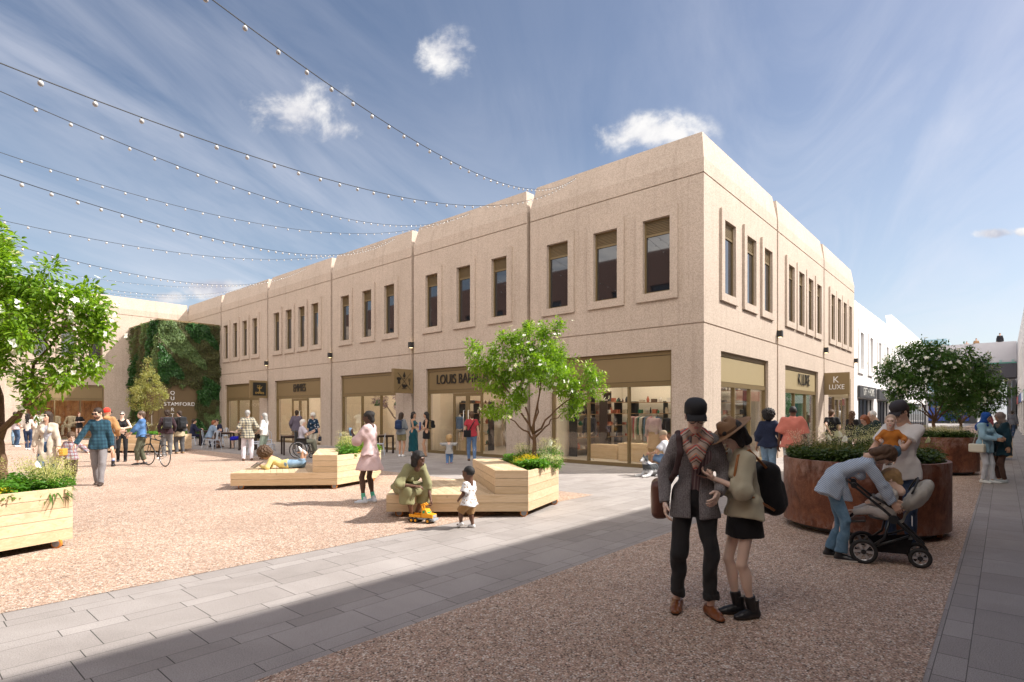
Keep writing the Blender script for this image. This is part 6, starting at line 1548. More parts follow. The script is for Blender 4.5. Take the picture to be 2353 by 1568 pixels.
ph = thing('phone', 'phone in a brown case held by the woman in the brimmed hat', 'phone', world_pt(W1, hp), rad(132-90+20)); b = MB(); b.box(-.075, .075, -.036, .036, -.005, .004); b.build('phone_case', LEATH, ph, bevel=.003); b = MB(); b.box(-.068, .068, -.031, .031, .0045, .006); b.build('phone_screen', simple('phone_glass', (.01, .01, .012), .05), ph)
ph.rotation_euler = (rad(18), rad(-6), rad(62))

# --- family at the near steel planter
x, y = at(1918, 1284)
W2 = person('woman in a blue striped shirt and jeans bending over the pushchair', x, y, -88, 1.62, 'f', LIGHT, pel=(0, -.03, .90), lean=44, bend=44, feet=((.085, .06, .08), (-.075, -.05, .08)), kpoles=((0, 1, 0), (0, 1, 0)), hands=((.08, .62, .68), (-.10, .68, .66)), poles=((.2, -.3, .6), (-.2, -.3, .6)), look=(5, -48),
    top=dict(mat=C_('pinlean', (.50, .56, .63), (.20, .31, .47), sc=1.7), name='shirt', fit=.024, hem=-.13, hr=.18, sleeve=1.9, wr=.013, collar=True), bottom=dict(mat=C_('denim', (.10, .19, .28)), len=1.93, fit=.008, flare=.014, roll=True, cuff=.055, wr=.009), shoes=dict(mat=BS_, sole=WSOLE, style='hightop', sole_h=.024), hair=('bob', HBR), glasses='clear', toes=(5, 5), seed=6., slim=.92)
S = Sdf(); S.cap(W2['W']+V3(0, 0, -.06), W2['W']+V3(0, .06, -.33), .10, .085, k=.04, flat=((1, 0, 0), .75), cut1=True); W2['part']('shirt_front', S, C_('pinlean', (.50, .56, .63), (.20, .31, .47), sc=1.7), (.016, 26, 1))
x, y = at(2072, 1256)
M3 = person('man in a dark cap, white T-shirt and jeans carrying a baby', x, y, 168, 1.80, 'm', LIGHT, feet=((.10, 0, .08), (-.10, .03, .08)), hands=((.13, .26, 1.06), (.17, .27, 1.12)), poles=((.8, -.3, -.5), (-1, .1, -.4)), palms=((-.3, 0, 1), (.2, -1, .3)), look=(-24, -26), top=dict(mat=WHT, name='t_shirt', fit=.022, hem=-.10, hr=.16, sleeve=.62, wr=.012), bottom=dict(mat=DEND, len=2., fit=.018), shoes=dict(mat=simple('faded_canvas', (.07, .075, .09), .8, .3, 20), sole=WSOLE, style='sneaker'), hair=('short', HDB), hat=cap_hat(simple('charcoal_cap', (.035, .032, .038), .8, .1, 30)), glasses='clear', seed=8., slim=.92)
bx, by = 4.44, 6.56
person('bald baby in an orange top and denim dungarees held by the man', bx, by, 176, .74, 'toddler', FAIR, Z=1.065, pel=(0, 0, .37), feet=((.14, .18, .10), (-.09, .16, .06)), hands=((.24, .16, .62), (-.30, .20, .60)), top=dict(mat=C_('plain', (.55, .20, .035)), name='sleeved_top', fit=.02, hem=-.02), bottom=dict(mat=C_('denim', (.05, .11, .17)), len=1.2, fit=.045, name='dungarees'), hair=('buzz', simple('downy_hair', (.50, .36, .26), .7, .1)), lod=0, seed=1.)
x, y = 4.11, 6.24
person('blond toddler in white sitting in the pushchair', x, y, 90, .90, 'toddler', FAIR, Z=.33, pel=(0, -.12, .40), lean=-12, feet=((.10, .47, .44), (-.10, .50, .40)), kpoles=((0, .2, 1), (0, .2, 1)), hands=((.06, .22, .62), (-.06, .24, .60)), look=(0, -30), top=dict(mat=C_('plain', (.62, .60, .56)), name='jumper', fit=.03, hem=-.04), bottom=dict(mat=C_('plain', (.64, .61, .58)), len=2., fit=.02, name='leggings'), shoes=dict(mat=BS_, sole=WSOLE, style='sneaker'), toepitch=(50, 45), hair=('mop', HBL), lod=0, seed=1.5)

# --- middle group
x, y = -1.72, 8.90
W3 = person('seated woman in an olive dress leaning forward to a toy truck', x, y, 207, 1.70, 'f', DARK, pel=(0, .02, .50), lean=44, bend=22, feet=((.07, .40, .08), (-.04, .34, .08)), hands=((.09, .54, .56), (-.17, .60, .30)), palms=((0, -.3, -1), (.6, 0, -.6)), poles=((.8, -.1, -.7), (-.5, -.6, .2)), look=(14, 10), curls=(.4, .9),
    top=dict(mat=C_('plain', (.255, .245, .13)), name='dress_top', fit=.026, hem=-.05, sleeve=1.4, puff=.004, wr=.012, collar=True), bottom=dict(type='skirt', mat=C_('plain', (.255, .245, .13)), hem=.2, seated=True, drop=.20, fit=.02, wr=.014, name='dress_skirt'), shoes=dict(mat=simple('patterned_sandal', (.09, .09, .10), .6, .5, 40), style='sandal'), hair=('bob', HB), eyes=True, lod=1, seed=9.)
x, y = at(850, 1157)
G1 = person('girl in a pale pink tiered dress holding up a phone', x, y, 62, 1.70, 'f', DEEP, feet=((.10, -.02, .08), (-.09, .08, .08)), hands=((.10, .28, 1.20), (-.04, .33, 1.30)), palms=((-.4, -.6, .7), (.4, -.9, .2)), look=(8, -12), top=dict(mat=C_('plain', (.60, .45, .46)), name='dress_top', fit=.030, hem=-.02, sleeve=1.05, puff=.022, wr=.012), bottom=dict(type='skirt', mat=C_('plain', (.60, .45, .46)), hem=.635, r=.27, fl=1.05, fit=.025, wr=.011, name='dress_skirt'), shoes=dict(mat=simple('pale_canvas', (.55, .60, .68), .7, .1), sole=WSOLE, style='hightop', sole_h=.024), socks=dict(mat=C_('plain', (.10, .45, .33)), len=.13), hair=('wrap', HB), toes=(20, 10), seed=3.)
pp = world_pt(G1, (G1['wr'][1]+G1['wr'][-1])/2+V3(-.02, .10, .09)); ph = thing('phone', 'phone held up by the girl in the pink dress', 'phone', pp, rad(62)); ph.rotation_euler = (rad(-10), 0, rad(62)); b = MB(); b.box(-.037, .037, -.005, .005, -.075, .075); b.build('phone_body', simple('blue_phone', (.10, .17, .28), .3), ph, bevel=.003); b = MB(); b.box(-.033, .033, -.0065, -.0052, -.07, .07); b.build('phone_screen', simple('screen_picture', (.16, .25, .36), .15, .6, 30), ph)
x, y = at(1078, 1214)
T1 = person('toddler in a white patterned shirt and tan shorts walking towards the truck', x, y, 52, .93, 'toddler', DARK, feet=((.10, -.05, .085), (-.10, .20, .14)), toepitch=(0, 25), hands=((.30, .12, .70), (-.22, .16, .80)), top=dict(mat=C_('floral', (.72, .73, .75), (.35, .22, .12), sc=2.2), name='shirt', fit=.035, hem=-.10, hr=.20, sleeve=.8, collar=True), bottom=dict(mat=C_('plain', (.33, .19, .08)), len=.98, fit=.035, name='shorts'), shoes=dict(mat=WS_, sole=WSOLE, style='sneaker', k=1.1), hair=('buzz', HB), seed=2.)
x, y = -5.22, 13.0
K1 = person('curly haired child in a yellow top lying reading on the timber seat', x, y, 84, 1.38, 'child', TAN, Z=.365, pel=(0, 0, .135), lean=78, bend=-38, feet=((.10, -.52, .44), (-.06, -.42, .52)), kpoles=((0, -.5, -1), (0, -.5, -1)), hands=((.13, .66, .06), (-.12, .68, .08)), poles=((.6, .3, -1), (-.6, .3, -1)), look=(0, -25), top=dict(mat=C_('plain', (.62, .52, .22)), fit=.022, hem=-.04, name='jumper'), bottom=dict(mat=DENL, len=1.35, fit=.036, flare=.02), shoes=dict(mat=WS_, sole=BS_, style='sneaker', sole_h=.012), toepitch=(-60, -70), hair=('afro', HBR), seed=5.)
bk = thing('book', 'open picture book in front of the curly haired child', 'book', world_pt(K1, V3(0, .80, .10)), rad(84)); bk.rotation_euler = (rad(55), 0, rad(84)); b = MB()
b.box(-.14, 0, -.004, .004, -.10, .10, M=Matrix.Rotation(rad(-12), 4, 'Z')); b.box(0, .14, -.004, .004, -.10, .10, M=Matrix.Rotation(rad(12), 4, 'Z')); b.build('book_cover', simple('dark_cover', (.03, .035, .05), .5), bk); b = MB(); b.box(-.13, 0, -.012, -.005, -.092, .092, M=Matrix.Rotation(rad(-12), 4, 'Z')); b.box(0, .13, -.012, -.005, -.092, .092, M=Matrix.Rotation(rad(12), 4, 'Z')); b.build('pages', simple('printed_page', (.45, .47, .52), .8, .35, 12), bk)

# --- by the lettered shop
x, y = at(1084, 1060)
R1 = person('man in a red T-shirt and jeans walking to the door, seen from behind', x, y, 8, 1.70, 'm', LIGHT, feet=((.09, -.08, .08), (-.08, .14, .08)), hands=((.25, .02, .86), (-.30, .10, .86)), top=dict(mat=C_('plain', (.36, .035, .05)), name='t_shirt', fit=.018, hem=-.04, sleeve=.55), bottom=dict(mat=C_('denim', (.10, .17, .30)), len=2., fit=.012), shoes=SHBR, hair=('mop', HBR), seed=3.)
S = Sdf(); c = R1['P0']+V3(-.17, -.10, .06); S.box(c, (.13, .05, .12), r=.03); bg = carried('messenger_bag', 'black messenger bag on the man in the red T-shirt', 'shoulder bag', R1, S, .012, BLK, (.004, 30, 1)); mb = MB(); mb.tube([c+V3(.05, 0, .1), R1['Ch']-R1['fw']*.15, R1['N']+R1['rx']*.12-R1['fw']*.03+V3(0, 0, .012), R1['Ch']+R1['rx']*.05+R1['fw']*.15, c+V3(-.05, .06, .1)], .018, 5); sub_of(R1, bg, 'strap', mb, BLK)
x, y = at(1032, 1067)
person('small blond child in a striped top holding the hand of the man in red', x, y, -10, .97, 'toddler', FAIR, feet=((.10, .12, .12), (-.09, -.08, .085)), hands=((.42, .05, 1.22), (-.50, .08, 1.18)), top=dict(mat=C_('stripes', (.62, .62, .62), (.03, .03, .035), sc=1.3), fit=.025, hem=-.10), bottom=dict(mat=C_('denim', (.09, .18, .36)), len=2., fit=.02), shoes=dict(mat=simple('pink_shoe', (.5, .2, .25), .6), sole=WSOLE, style='sneaker'), hair=('curls', HBL), seed=2.)
x, y = at(922, 1050)
A_ = person('young woman with very long brown hair, grey jacket and khaki shorts', x, y, -25, 1.68, 'f', TAN, feet=((.07, 0, .08), (-.07, 0, .08)), hands=((.10, .26, 1.06), (-.15, .24, 1.05)), top=dict(mat=C_('plain', (.20, .22, .24)), name='jacket', fit=.022, hem=-.04), bottom=dict(mat=C_('plain', (.22, .19, .10)), len=.62, fit=.03, name='shorts'), shoes=SHW, hair=('long', HDB), look=(-20, -5), seed=2.)
backpack(A_, 'navy backpack on the young woman in khaki shorts', C_('plain', (.018, .035, .09)), w=.13, h=.18)
x, y = at(950, 1047)
B_ = person('young woman with curly black hair in a long teal dress', x, y, -115, 1.70, 'f', TAN, feet=((.07, 0, .08), (-.07, 0, .08)), hands=((.06, .28, 1.10), (-.08, .30, 1.14)), top=dict(mat=C_('plain', (.012, .085, .11)), name='dress_top', fit=.012, hem=.06, sleeve=0, strappy=True), bottom=dict(type='skirt', mat=C_('plain', (.012, .085, .11)), hem=.17, r=.20, fit=.015, name='dress_skirt', wr=.014), shoes=SHW, hair=('curly_long', HB), look=(-10, 0), seed=2.)
x, y = at(980, 1050)
D_ = person('young woman with long black hair in a short black dress holding blue folders', x, y, 92, 1.70, 'f', TAN, feet=((.06, .02, .09), (-.05, .06, .09)), hands=((.04, .22, 1.04), (-.10, .24, 1.02)), top=dict(mat=BLK, name='dress_top', fit=.010, hem=.04, sleeve=0, strappy=True), bottom=dict(type='skirt', mat=BLK, hem=.69, r=.155, fit=.010, name='dress_skirt', wr=.004), shoes=dict(mat=BS_, style='sandal'), hair=('long', HB), look=(5, 0), seed=7.)
backpack(D_, 'small black backpack on the young woman with the blue folders', BLK, w=.12, h=.15, d=.07)
fo = thing('folder', 'blue ring folder hugged by the young woman in the short black dress', 'folder', world_pt(D_, V3(-.02, .24, 1.18)), rad(92)); b = MB(); b.box(-.15, .13, -.012, .012, -.14, .16); b.build('folder_cover', simple('blue_card', (.015, .07, .32), .5), fo); b = MB(); b.box(-.11, .06, .013, .02, -.12, .02); b.build('notebook', BLK, fo)

# --- left of centre
x, y = at(569, 1059)
person('old man in a checked shirt and white trousers, seen from behind', x, y, 5, 1.76, 'm', LIGHT, feet=((.13, 0, .08), (-.13, 0, .08)), hands=((.24, .10, .98), (-.22, .16, .98)), top=dict(mat=C_('plaid', (.42, .38, .26), (.06, .075, .10), (.60, .58, .50), .9), name='checked_shirt', fit=.028, hem=-.14, hr=.17), bottom=dict(mat=C_('plain', (.62, .60, .66)), len=2., fit=.016), shoes=SHBR, hair=('short', HGR), look=(-15, 0), seed=2.)
x, y = at(608, 1056)
Gw = person('grey long haired woman in a white blouse and mint trousers', x, y, 62, 1.66, 'f', LIGHT, feet=((.07, 0, .08), (-.07, 0, .08)), hands=((.06, .20, .98), (-.16, .22, 1.02)), top=dict(mat=WHT, name='blouse', fit=.022, hem=-.02, sleeve=1.1), bottom=dict(mat=C_('plain', (.32, .42, .36)), len=1.95, fit=.018), shoes=SHBR, hair=('side_long', HGR), seed=2.)
S = Sdf(); S.box((.10, .24, .86), (.14, .04, .085), r=.02); S.cap((.02, .24, .95), (.18, .24, .95), .01, k=.01); carried('handbag', 'black handbag of the grey haired woman in the white blouse', 'handbag', Gw, S, .012, BLK)
x, y = -7.75, 20.55
WC = person('white haired man in a lilac polo shirt sitting in the wheelchair', x, y, -80, 1.74, 'm', LIGHT, pel=(0, 0, .60), lean=6, feet=((.10, .52, .22), (-.10, .50, .22)), hands=((.12, .38, .92), (-.10, .40, .96)), palms=((-.4, 0, 1), (.4, 0, 1)), top=dict(mat=C_('plain', (.52, .50, .58)), name='polo_shirt', fit=.022, hem=-.04, sleeve=.75, collar=True), bottom=dict(mat=C_('plain', (.26, .27, .21)), len=1.95, fit=.016), shoes=dict(mat=simple('beige_shoe', (.42, .34, .22), .6), style='shoe'), hair=('short', HWH), seed=3.)
x, y = at(720, 1040)
Ew = person('white haired woman in a navy floral blouse and beige trousers', x, y, 168, 1.66, 'f', LIGHT, lean=4, hands=((.24, .08, .84), (-.27, .08, .82)), top=dict(mat=C_('floral', (.012, .035, .07), (.55, .56, .62), sc=1.), name='blouse', fit=.028, hem=-.06, sleeve=1.2, collar=True), bottom=dict(mat=C_('plain', (.50, .46, .38)), len=2., fit=.02), shoes=SHBR, hair=('curls', HWH), look=(-10, -15), glasses='clear', seed=3., lod=1)
S = Sdf(); S.box((-.29, .06, .60), (.05, .15, .10), r=.02); S.cap((-.28, 0, .70), (-.28, .06, .80), .010, k=.01); S.cap((-.28, .12, .70), (-.28, .06, .80), .010, k=.01); carried('handbag', 'navy handbag of the white haired woman', 'handbag', Ew, S, .012, simple('navy_leather', (.01, .018, .045), .35))
person('man in a grey purple jacket walking into the cafe, seen from behind', -9.85, 25.6, -8, 1.78, 'm', TAN, hands=((.27, .04, .84), (-.25, .12, .92)), top=dict(mat=C_('tweed', (.075, .06, .09), (.15, .13, .17)), name='jacket', fit=.026, hem=-.10, hr=.165, collar=True), bottom=dict(mat=C_('plain', (.20, .14, .09)), len=2., fit=.016), shoes=SHBR, hair=('short', HDB), seed=3.)

# --- far left square
x, y = at(227, 1115)
Bd = person('man in a blue plaid shirt, grey trousers and sunglasses holding the hand of a boy', x, y, 168, 1.78, 'm', LIGHT, feet=((.06, -.16, .08), (-.08, .20, .08)), hands=((.42, .14, .88), (-.26, .04, .84)), top=dict(mat=C_('plaid', (.025, .075, .13), (.012, .04, .06), (.03, .10, .09), 1.), name='plaid_shirt', fit=.024, hem=-.10, hr=.165, sleeve=1.95, collar=True), bottom=dict(mat=C_('plain', (.22, .21, .22)), len=2., fit=.020), shoes=dict(mat=simple('dark_brown_leather', (.05, .032, .025), .5), style='shoe'), hair=('short', HDB), glasses='dark', beard=simple('stubble', (.12, .075, .05), .9, .3, 60), look=(-25, -14), seed=5., slim=.9)
x, y = at(163, 1108)
person('boy in a red and white plaid shirt and brown trousers', x, y, 186, 1.22, 'child', FAIR, feet=((.08, .12, .08), (-.08, -.22, .13)), toepitch=(0, -30), hands=((.27, .05, .84), (-.44, .16, 1.02)), top=dict(mat=C_('plaid', (.42, .42, .45), (.20, .05, .06), (.10, .13, .22), 1.), name='plaid_shirt', fit=.03, hem=-.08, collar=True), bottom=dict(mat=C_('plain', (.10, .075, .045)), len=1.95, fit=.03, cuff=.05), shoes=dict(mat=simple('tan_boot', (.30, .13, .045), .6), style='boot'), hair=('mop', HBR), look=(10, -22), seed=5.)
CW_ = person('woman in a long cream cardigan, striped top, jeans and sunglasses', -10.75, 12.95, 160, 1.70, 'f', LIGHT, feet=((.07, .10, .08), (-.08, -.10, .08)), hands=((.25, .05, .86), (-.26, .10, .84)), top=dict(mat=C_('plain', (.52, .455, .375)), name='long_cardigan', fit=.020, hem=-.42, hr=.175, open=True, inner=C_('stripes', (.55, .55, .58), (.22, .24, .32), sc=1.3), wr=.012), bottom=dict(mat=DEN, len=2., fit=.012), shoes=SHBR, hair=('long', HDB), glasses='dark', look=(-20, 4), seed=5.)
S = Sdf(); S.box((-.33, .06, .76), (.05, .13, .085), r=.015); S.cap((-.33, .0, .80), (-.18, -.02, 1.40), .006, k=.005); carried('handbag', 'mustard yellow shoulder bag of the woman in the cream cardigan', 'handbag', CW_, S, .011, simple('mustard_leather', (.60, .33, .05), .45, .1))
x, y = at(246, 1073)
person('man in a red beanie, tan jacket, shorts and striped socks, seen from behind', x, y, -12, 1.80, 'm', TAN, feet=((.15, 0, .08), (-.14, .05, .08)), hands=((.25, .08, .92), (-.22, .16, .95)), top=dict(mat=C_('plain', (.40, .22, .095)), name='jacket', fit=.034, hem=-.02, hood=True, wr=.014), bottom=dict(mat=C_('plain', (.045, .045, .055)), len=.9, fit=.03, name='shorts'), shoes=BOOT, socks=dict(mat=C_('stripes', (.70, .68, .62), (.05, .12, .45), sc=.9), len=.22), hair=('beanie', C_('knit', (.62, .035, .02))), glasses='dark', look=(-30, 0), seed=5.)
x, y = at(281, 1061)
person('woman with a shaved head, round sunglasses, black vest and black jeans', x, y, 176, 1.72, 'f', FAIR, feet=((.12, -.02, .08), (-.09, .06, .08)), hands=((.05, .20, 1.13), (-.02, .20, 1.14)), poles=((1, -.1, -.2), (-1.2, -.1, 0)), top=dict(mat=BLK, name='vest', fit=.008, hem=.03, sleeve=0, wr=.003), bottom=dict(mat=BLK, len=2., fit=.009, wr=.004), shoes=dict(mat=BS_, style='boot'), hair=('buzz', simple('cropped_grey_hair', (.18, .17, .17), .9)), glasses='dark', seed=5., lod=1)
x, y = at(326, 1069)
CY = person('cyclist in a denim shirt and green trousers standing over the handlebar', x, y, 80, 1.72, 'f', LIGHT, feet=((.12, -.06, .08), (-.06, .10, .08)), hands=((.10, .42, .98), (-.16, .34, .92)), top=dict(mat=C_('denim', (.06, .15, .33)), name='denim_shirt', fit=.030, hem=-.02, sleeve=1.6, wr=.014, collar=True), bottom=dict(mat=C_('plain', (.095, .10, .065)), len=1.78, fit=.026, roll=True, cuff=.052), shoes=SHBW, hair=('mop', simple('green_tinted_hair', (.10, .065, .045), .5, .3, 20)), look=(20, 0), seed=5.)
S = Sdf(); S.cap((-.12, -.19, .95), (.13, -.20, .93), .055, k=.02); mt = C_('floral', (.22, .17, .15), (.03, .025, .025), sc=4.); bg = carried('waist_bag', 'patterned bag slung behind the cyclist', 'waist bag', CY, S, .012, mt); mb = MB(); mb.tube([(-.12, -.2, .97), CY['Ch']+V3(-.06, -.15, 0), CY['N']+V3(.10, -.02, .01), CY['Ch']+V3(.1, .14, 0), (.14, .1, 1.0), (.14, -.18, .95)], .016, 5); sub_of(CY, bg, 'strap', mb, BLK)
x, y = at(384, 1046)
q = person('backpacker in a dark plaid shirt and grey cargo trousers', x, y, 5, 1.76, 'm', TAN, hands=((.24, .12, .92), (-.26, .05, .90)), top=dict(mat=C_('plaid', (.06, .025, .03), (.015, .015, .02), None, 1.), name='plaid_shirt', fit=.026, hem=-.08), bottom=dict(mat=C_('plain', (.13, .13, .135)), len=2., fit=.03), shoes=dict(mat=simple('grey_shoe', (.25, .25, .26), .6), sole=WSOLE, style='sneaker'), hair=('curls', HDB), look=(10, 0), seed=5.)
backpack(q, 'dark grey backpack with a tan diamond patch', C_('plain', (.028, .028, .034)))
S = Sdf(); c = q['Ch']-q['fw']*.35+V3(0, 0, .07)
x, y = at(413, 1043)
q = person('backpacker in a black T-shirt with a beige shirt tied round the waist', x, y, 22, 1.75, 'm', LIGHT, feet=((.12, 0, .08), (-.10, .02, .08)), hands=((.20, .22, 1.0), (-.26, .26, 1.06)), top=dict(mat=C_('plain', (.02, .02, .022)), name='t_shirt', fit=.026, hem=-.02, sleeve=.75), bottom=dict(mat=C_('plain', (.085, .085, .09)), len=2., fit=.03), shoes=dict(mat=simple('tan_trainer', (.25, .15, .07), .6), style='sneaker'), hair=('short', HDB), look=(15, -12), seed=5.)
S = Sdf(); S.cap(q['P0']+V3(0, 0, .07), q['P0']+V3(0, -.02, -.22), .165, .205, k=.02, flat=((0, 1, 0), 1.2), cut1=True, cut0=True); q['part']('tied_shirt', S, C_('plain', (.44, .37, .25)), (.016, 22, 3))
backpack(q, 'black roll-top backpack over the beige tied shirt', C_('plain', (.018, .020, .024)), h=.24)
person('woman with her hair up in a short black dress at the far shop window', -26.75, 34.6, 150, 1.70, 'f', FAIR, hands=((.10, .15, 1.1), (-.12, .16, 1.12)), top=dict(mat=BLK, name='dress_top', fit=.012, hem=-.01, sleeve=.9), bottom=dict(type='skirt', mat=BLK, hem=.74, r=.21, fit=.012, name='dress_skirt'), shoes=dict(mat=BS_, style='sandal'), hair=('bun', HRED), look=(50, 0))
person('man in a white T-shirt and cream trousers with a jacket over his shoulder', -24.6, 29.0, 60, 1.78, 'm', TAN, hands=((.20, .12, 1.25), (-.24, .1, .95)), top=dict(mat=C_('plain', (.55, .58, .53)), name='t_shirt', fit=.03, hem=-.10, sleeve=.8), bottom=dict(mat=CREAM, len=2., fit=.026), shoes=SHW, hair=('short', HDB))
person('bearded man in an olive shirt half hidden behind the man in the white T-shirt', -25.35, 29.9, 100, 1.78, 'm', TAN, top=dict(mat=C_('plain', (.22, .24, .16)), name='shirt', fit=.024, hem=-.08), bottom=dict(mat=DENL, len=2., fit=.014), shoes=SHW, hair=('short', HDB), beard=HDB)
person('woman with long black hair, cream top and tight navy jeans, seen from behind', -21.55, 24.9, -12, 1.63, 'f', TAN, feet=((.05, 0, .08), (-.05, .03, .08)), hands=((.16, .18, 1.02), (-.14, .2, 1.04)), top=dict(mat=C_('plain', (.60, .55, .50)), fit=.014, hem=-.0), bottom=dict(mat=C_('denim', (.012, .028, .075)), len=2., fit=.010), shoes=SHW, hair=('curly_long', HB))
person('young woman in a black and white striped jumper and torn light jeans', -25.35, 28.6, 170, 1.68, 'f', FAIR, feet=((.12, 0, .08), (-.10, .05, .08)), hands=((.14, .2, 1.05), (-.26, .06, .9)), top=dict(mat=C_('stripes', (.62, .60, .55), (.03, .03, .03), sc=.5), name='striped_jumper', fit=.03, hem=-.0), bottom=dict(mat=DENL, len=2., fit=.014), shoes=dict(mat=BS_, style='boot'), hair=('long', HBL))
person('person in a pale lilac T-shirt and dark jeans at the left of the far group', -24.05, 27.1, -70, 1.72, 'm', TAN, hands=((.16, .24, 1.0), (-.2, .2, .98)), top=dict(mat=C_('plain', (.50, .44, .47)), name='t_shirt', fit=.024, hem=-.06, sleeve=.8), bottom=dict(mat=C_('denim', (.03, .06, .12)), len=2., fit=.014), shoes=SHW, hair=('short', HDB))

# --- right of the corner
x, y = at(1766, 1111)
person('woman with windswept curly hair, navy jumper and cropped jeans, seen from behind', x, y, -8, 1.72, 'f', TAN, feet=((.06, -.12, .09), (-.06, .14, .08)), toepitch=(-15, 0), hands=((.34, .06, .94), (-.26, .0, .88)), top=dict(mat=C_('knit', (.010, .015, .035)), name='jumper', fit=.045, hem=-.05, hr=.19, sleeve=1.6, puff=.015, wr=.010), bottom=dict(mat=DENL, len=1.72, fit=.022, cuff=.052, roll=True), shoes=SHB, hair=('afro', HB), look=(0, 0), seed=4.)
person('man in a salmon T-shirt holding hands with the woman in the navy jumper', 6.40, 12.75, -6, 1.82, 'm', DARK, feet=((.09, .12, .08), (-.09, -.10, .08)), hands=((.27, .04, .86), (-.29, .02, .88)), top=dict(mat=C_('plain', (.60, .20, .15)), name='t_shirt', fit=.045, hem=-.10, hr=.185, sleeve=.95, wr=.013), bottom=dict(mat=C_('plain', (.50, .52, .50)), len=.95, fit=.03, name='shorts'), shoes=SHW, hair=('buzz', HB), seed=4.)
person('man in a black T-shirt and black jeans near the far shop door', 11.2, 19.6, 15, 1.78, 'm', LIGHT, hands=((.24, .06, .88), (-.12, -.18, .98)), top=dict(mat=BLK, name='t_shirt', fit=.018, hem=-.06, sleeve=.65), bottom=dict(mat=BLK, len=2., fit=.012), shoes=SHB, hair=('short', HBR), look=(-50, 0), beard=HBR)
person('woman with long curly brown hair, black top and grey jeans, hands together', 11.55, 19.0, -20, 1.72, 'f', TAN, hands=((.14, .22, 1.0), (-.10, .22, 1.0)), top=dict(mat=BLK, fit=.014, hem=-.01), bottom=dict(mat=C_('denim', (.05, .05, .055)), len=2., fit=.012), shoes=SHB, hair=('curly_long', HBR))
person('woman with auburn hair and glasses in a dark green top by the table', 8.62, 13.6, 150, 1.62, 'f', LIGHT, lean=6, hands=((.16, .30, .92), (-.12, .30, .93)), top=dict(mat=C_('plain', (.035, .05, .032)), name='loose_top', fit=.04, hem=-.06, sleeve=1.2), bottom=dict(mat=CREAM, len=2., fit=.02), shoes=SHB, hair=('bob', HRED), look=(-10, -22), glasses='clear', lod=1)
person('old man with white hair and a dark cardigan leaning over the table', 9.05, 13.75, 105, 1.74, 'm', LIGHT, lean=14, hands=((.16, .34, .95), (-.12, .34, .97)), top=dict(mat=C_('plain', (.018, .035, .035)), name='cardigan', fit=.026, hem=-.06, collar=True), bottom=dict(mat=C_('plain', (.04, .04, .05)), len=2., fit=.02), shoes=SHB, hair=('thin', HWH), look=(0, -20), glasses='clear', lod=1)
x, y = at(2262, 1110)
HJ = person('woman in a bright blue headscarf, pale denim jacket and white trousers', x, y, -118, 1.68, 'f', TAN, feet=((.06, 0, .08), (-.05, .14, .08)), hands=((.08, .30, 1.08), (-.06, .34, 1.10)), look=(-6, -20), top=dict(mat=C_('plain', (.26, .42, .52)), name='jacket', fit=.034, hem=-.16, hr=.18, wr=.012), bottom=dict(mat=C_('plain', (.52, .54, .58)), len=1.95, fit=.010), shoes=dict(mat=simple('pale_trainer', (.6, .62, .6), .6, .2, 20), sole=WSOLE, style='sneaker'), hair=('hijab', C_('plain', (.012, .07, .30))), seed=6., toes=(0, 25))
S = Sdf(); S.box((.25, -.02, .86), (.06, .17, .105), r=.03); S.cap((.25, -.12, .94), (.17, -.02, 1.40), .009, k=.01); S.cap((.25, .10, .94), (.17, .02, 1.40), .009, k=.01); carried('handbag', 'white quilted shoulder bag of the woman in the blue headscarf', 'handbag', HJ, S, .011, simple('cream_quilted_leather', (.60, .58, .48), .5, .05, 3, .5, 26))
x, y = at(2302, 1110)
HK = person('woman in a taupe headscarf, dark teal coat and brown trousers', x, y, 118, 1.68, 'f', TAN, feet=((.06, .02, .08), (-.07, -.02, .08)), hands=((-.02, .30, 1.08), (-.26, .0, .86)), look=(0, -18), top=dict(mat=C_('plain', (.010, .035, .05)), name='coat', fit=.042, hem=-.24, hr=.19, open=True, inner=BLK, wr=.014), bottom=dict(mat=C_('plain', (.085, .045, .035)), len=1.93, fit=.012), shoes=dict(mat=simple('grey_trainer', (.42, .46, .48), .6, .3, 20), sole=WSOLE, style='sneaker'), hair=('hijab', C_('plain', (.22, .17, .15))), seed=7., toes=(15, 5))
person('man in a grey jacket and dark jeans walking away up the street', 33.0, 36.9, -20, 1.82, 'm', TAN, feet=((.08, -.2, .1), (-.08, .2, .08)), top=dict(mat=C_('tweed', (.06, .06, .075), (.14, .14, .16)), name='jacket', fit=.03, hem=-.08), bottom=dict(mat=DEND, len=2., fit=.014), shoes=SHBR, hair=('short', HDB))
person('reddish haired person farther up the street beside the walking man', 32.0, 37.6, 0, 1.74, 'f', LIGHT, top=dict(mat=C_('plain', (.2, .05, .06)), fit=.03, hem=-.06), bottom=dict(mat=DEND, len=2., fit=.014), shoes=SHB, hair=('short', HRED))
for (da, db, lb, c, hc) in ((62.6, -5.9, 'person in a black coat leaning on the footbridge parapet', (.015, .015, .02), HB), (62.6, -4.0, 'person in a brown top, taller of the two on the footbridge', (.30, .18, .10), HBR), (62.6, -3.2, 'smallest figure on the footbridge', (.45, .28, .2), HBR)):
    p = AB(da, db); person(lb, p.x, p.y, 190, {-5.9: 1.8, -4.0: 1.72, -3.2: 1.5}[db], 'm', LIGHT, Z={-5.9: 8.2, -4.0: 7.9, -3.2: 7.85}[db], top=dict(mat=C_('plain', c), fit=.03, hem=-.06), bottom=dict(mat=BLK, len=2., fit=.014), hair=('short', hc), lod=2)

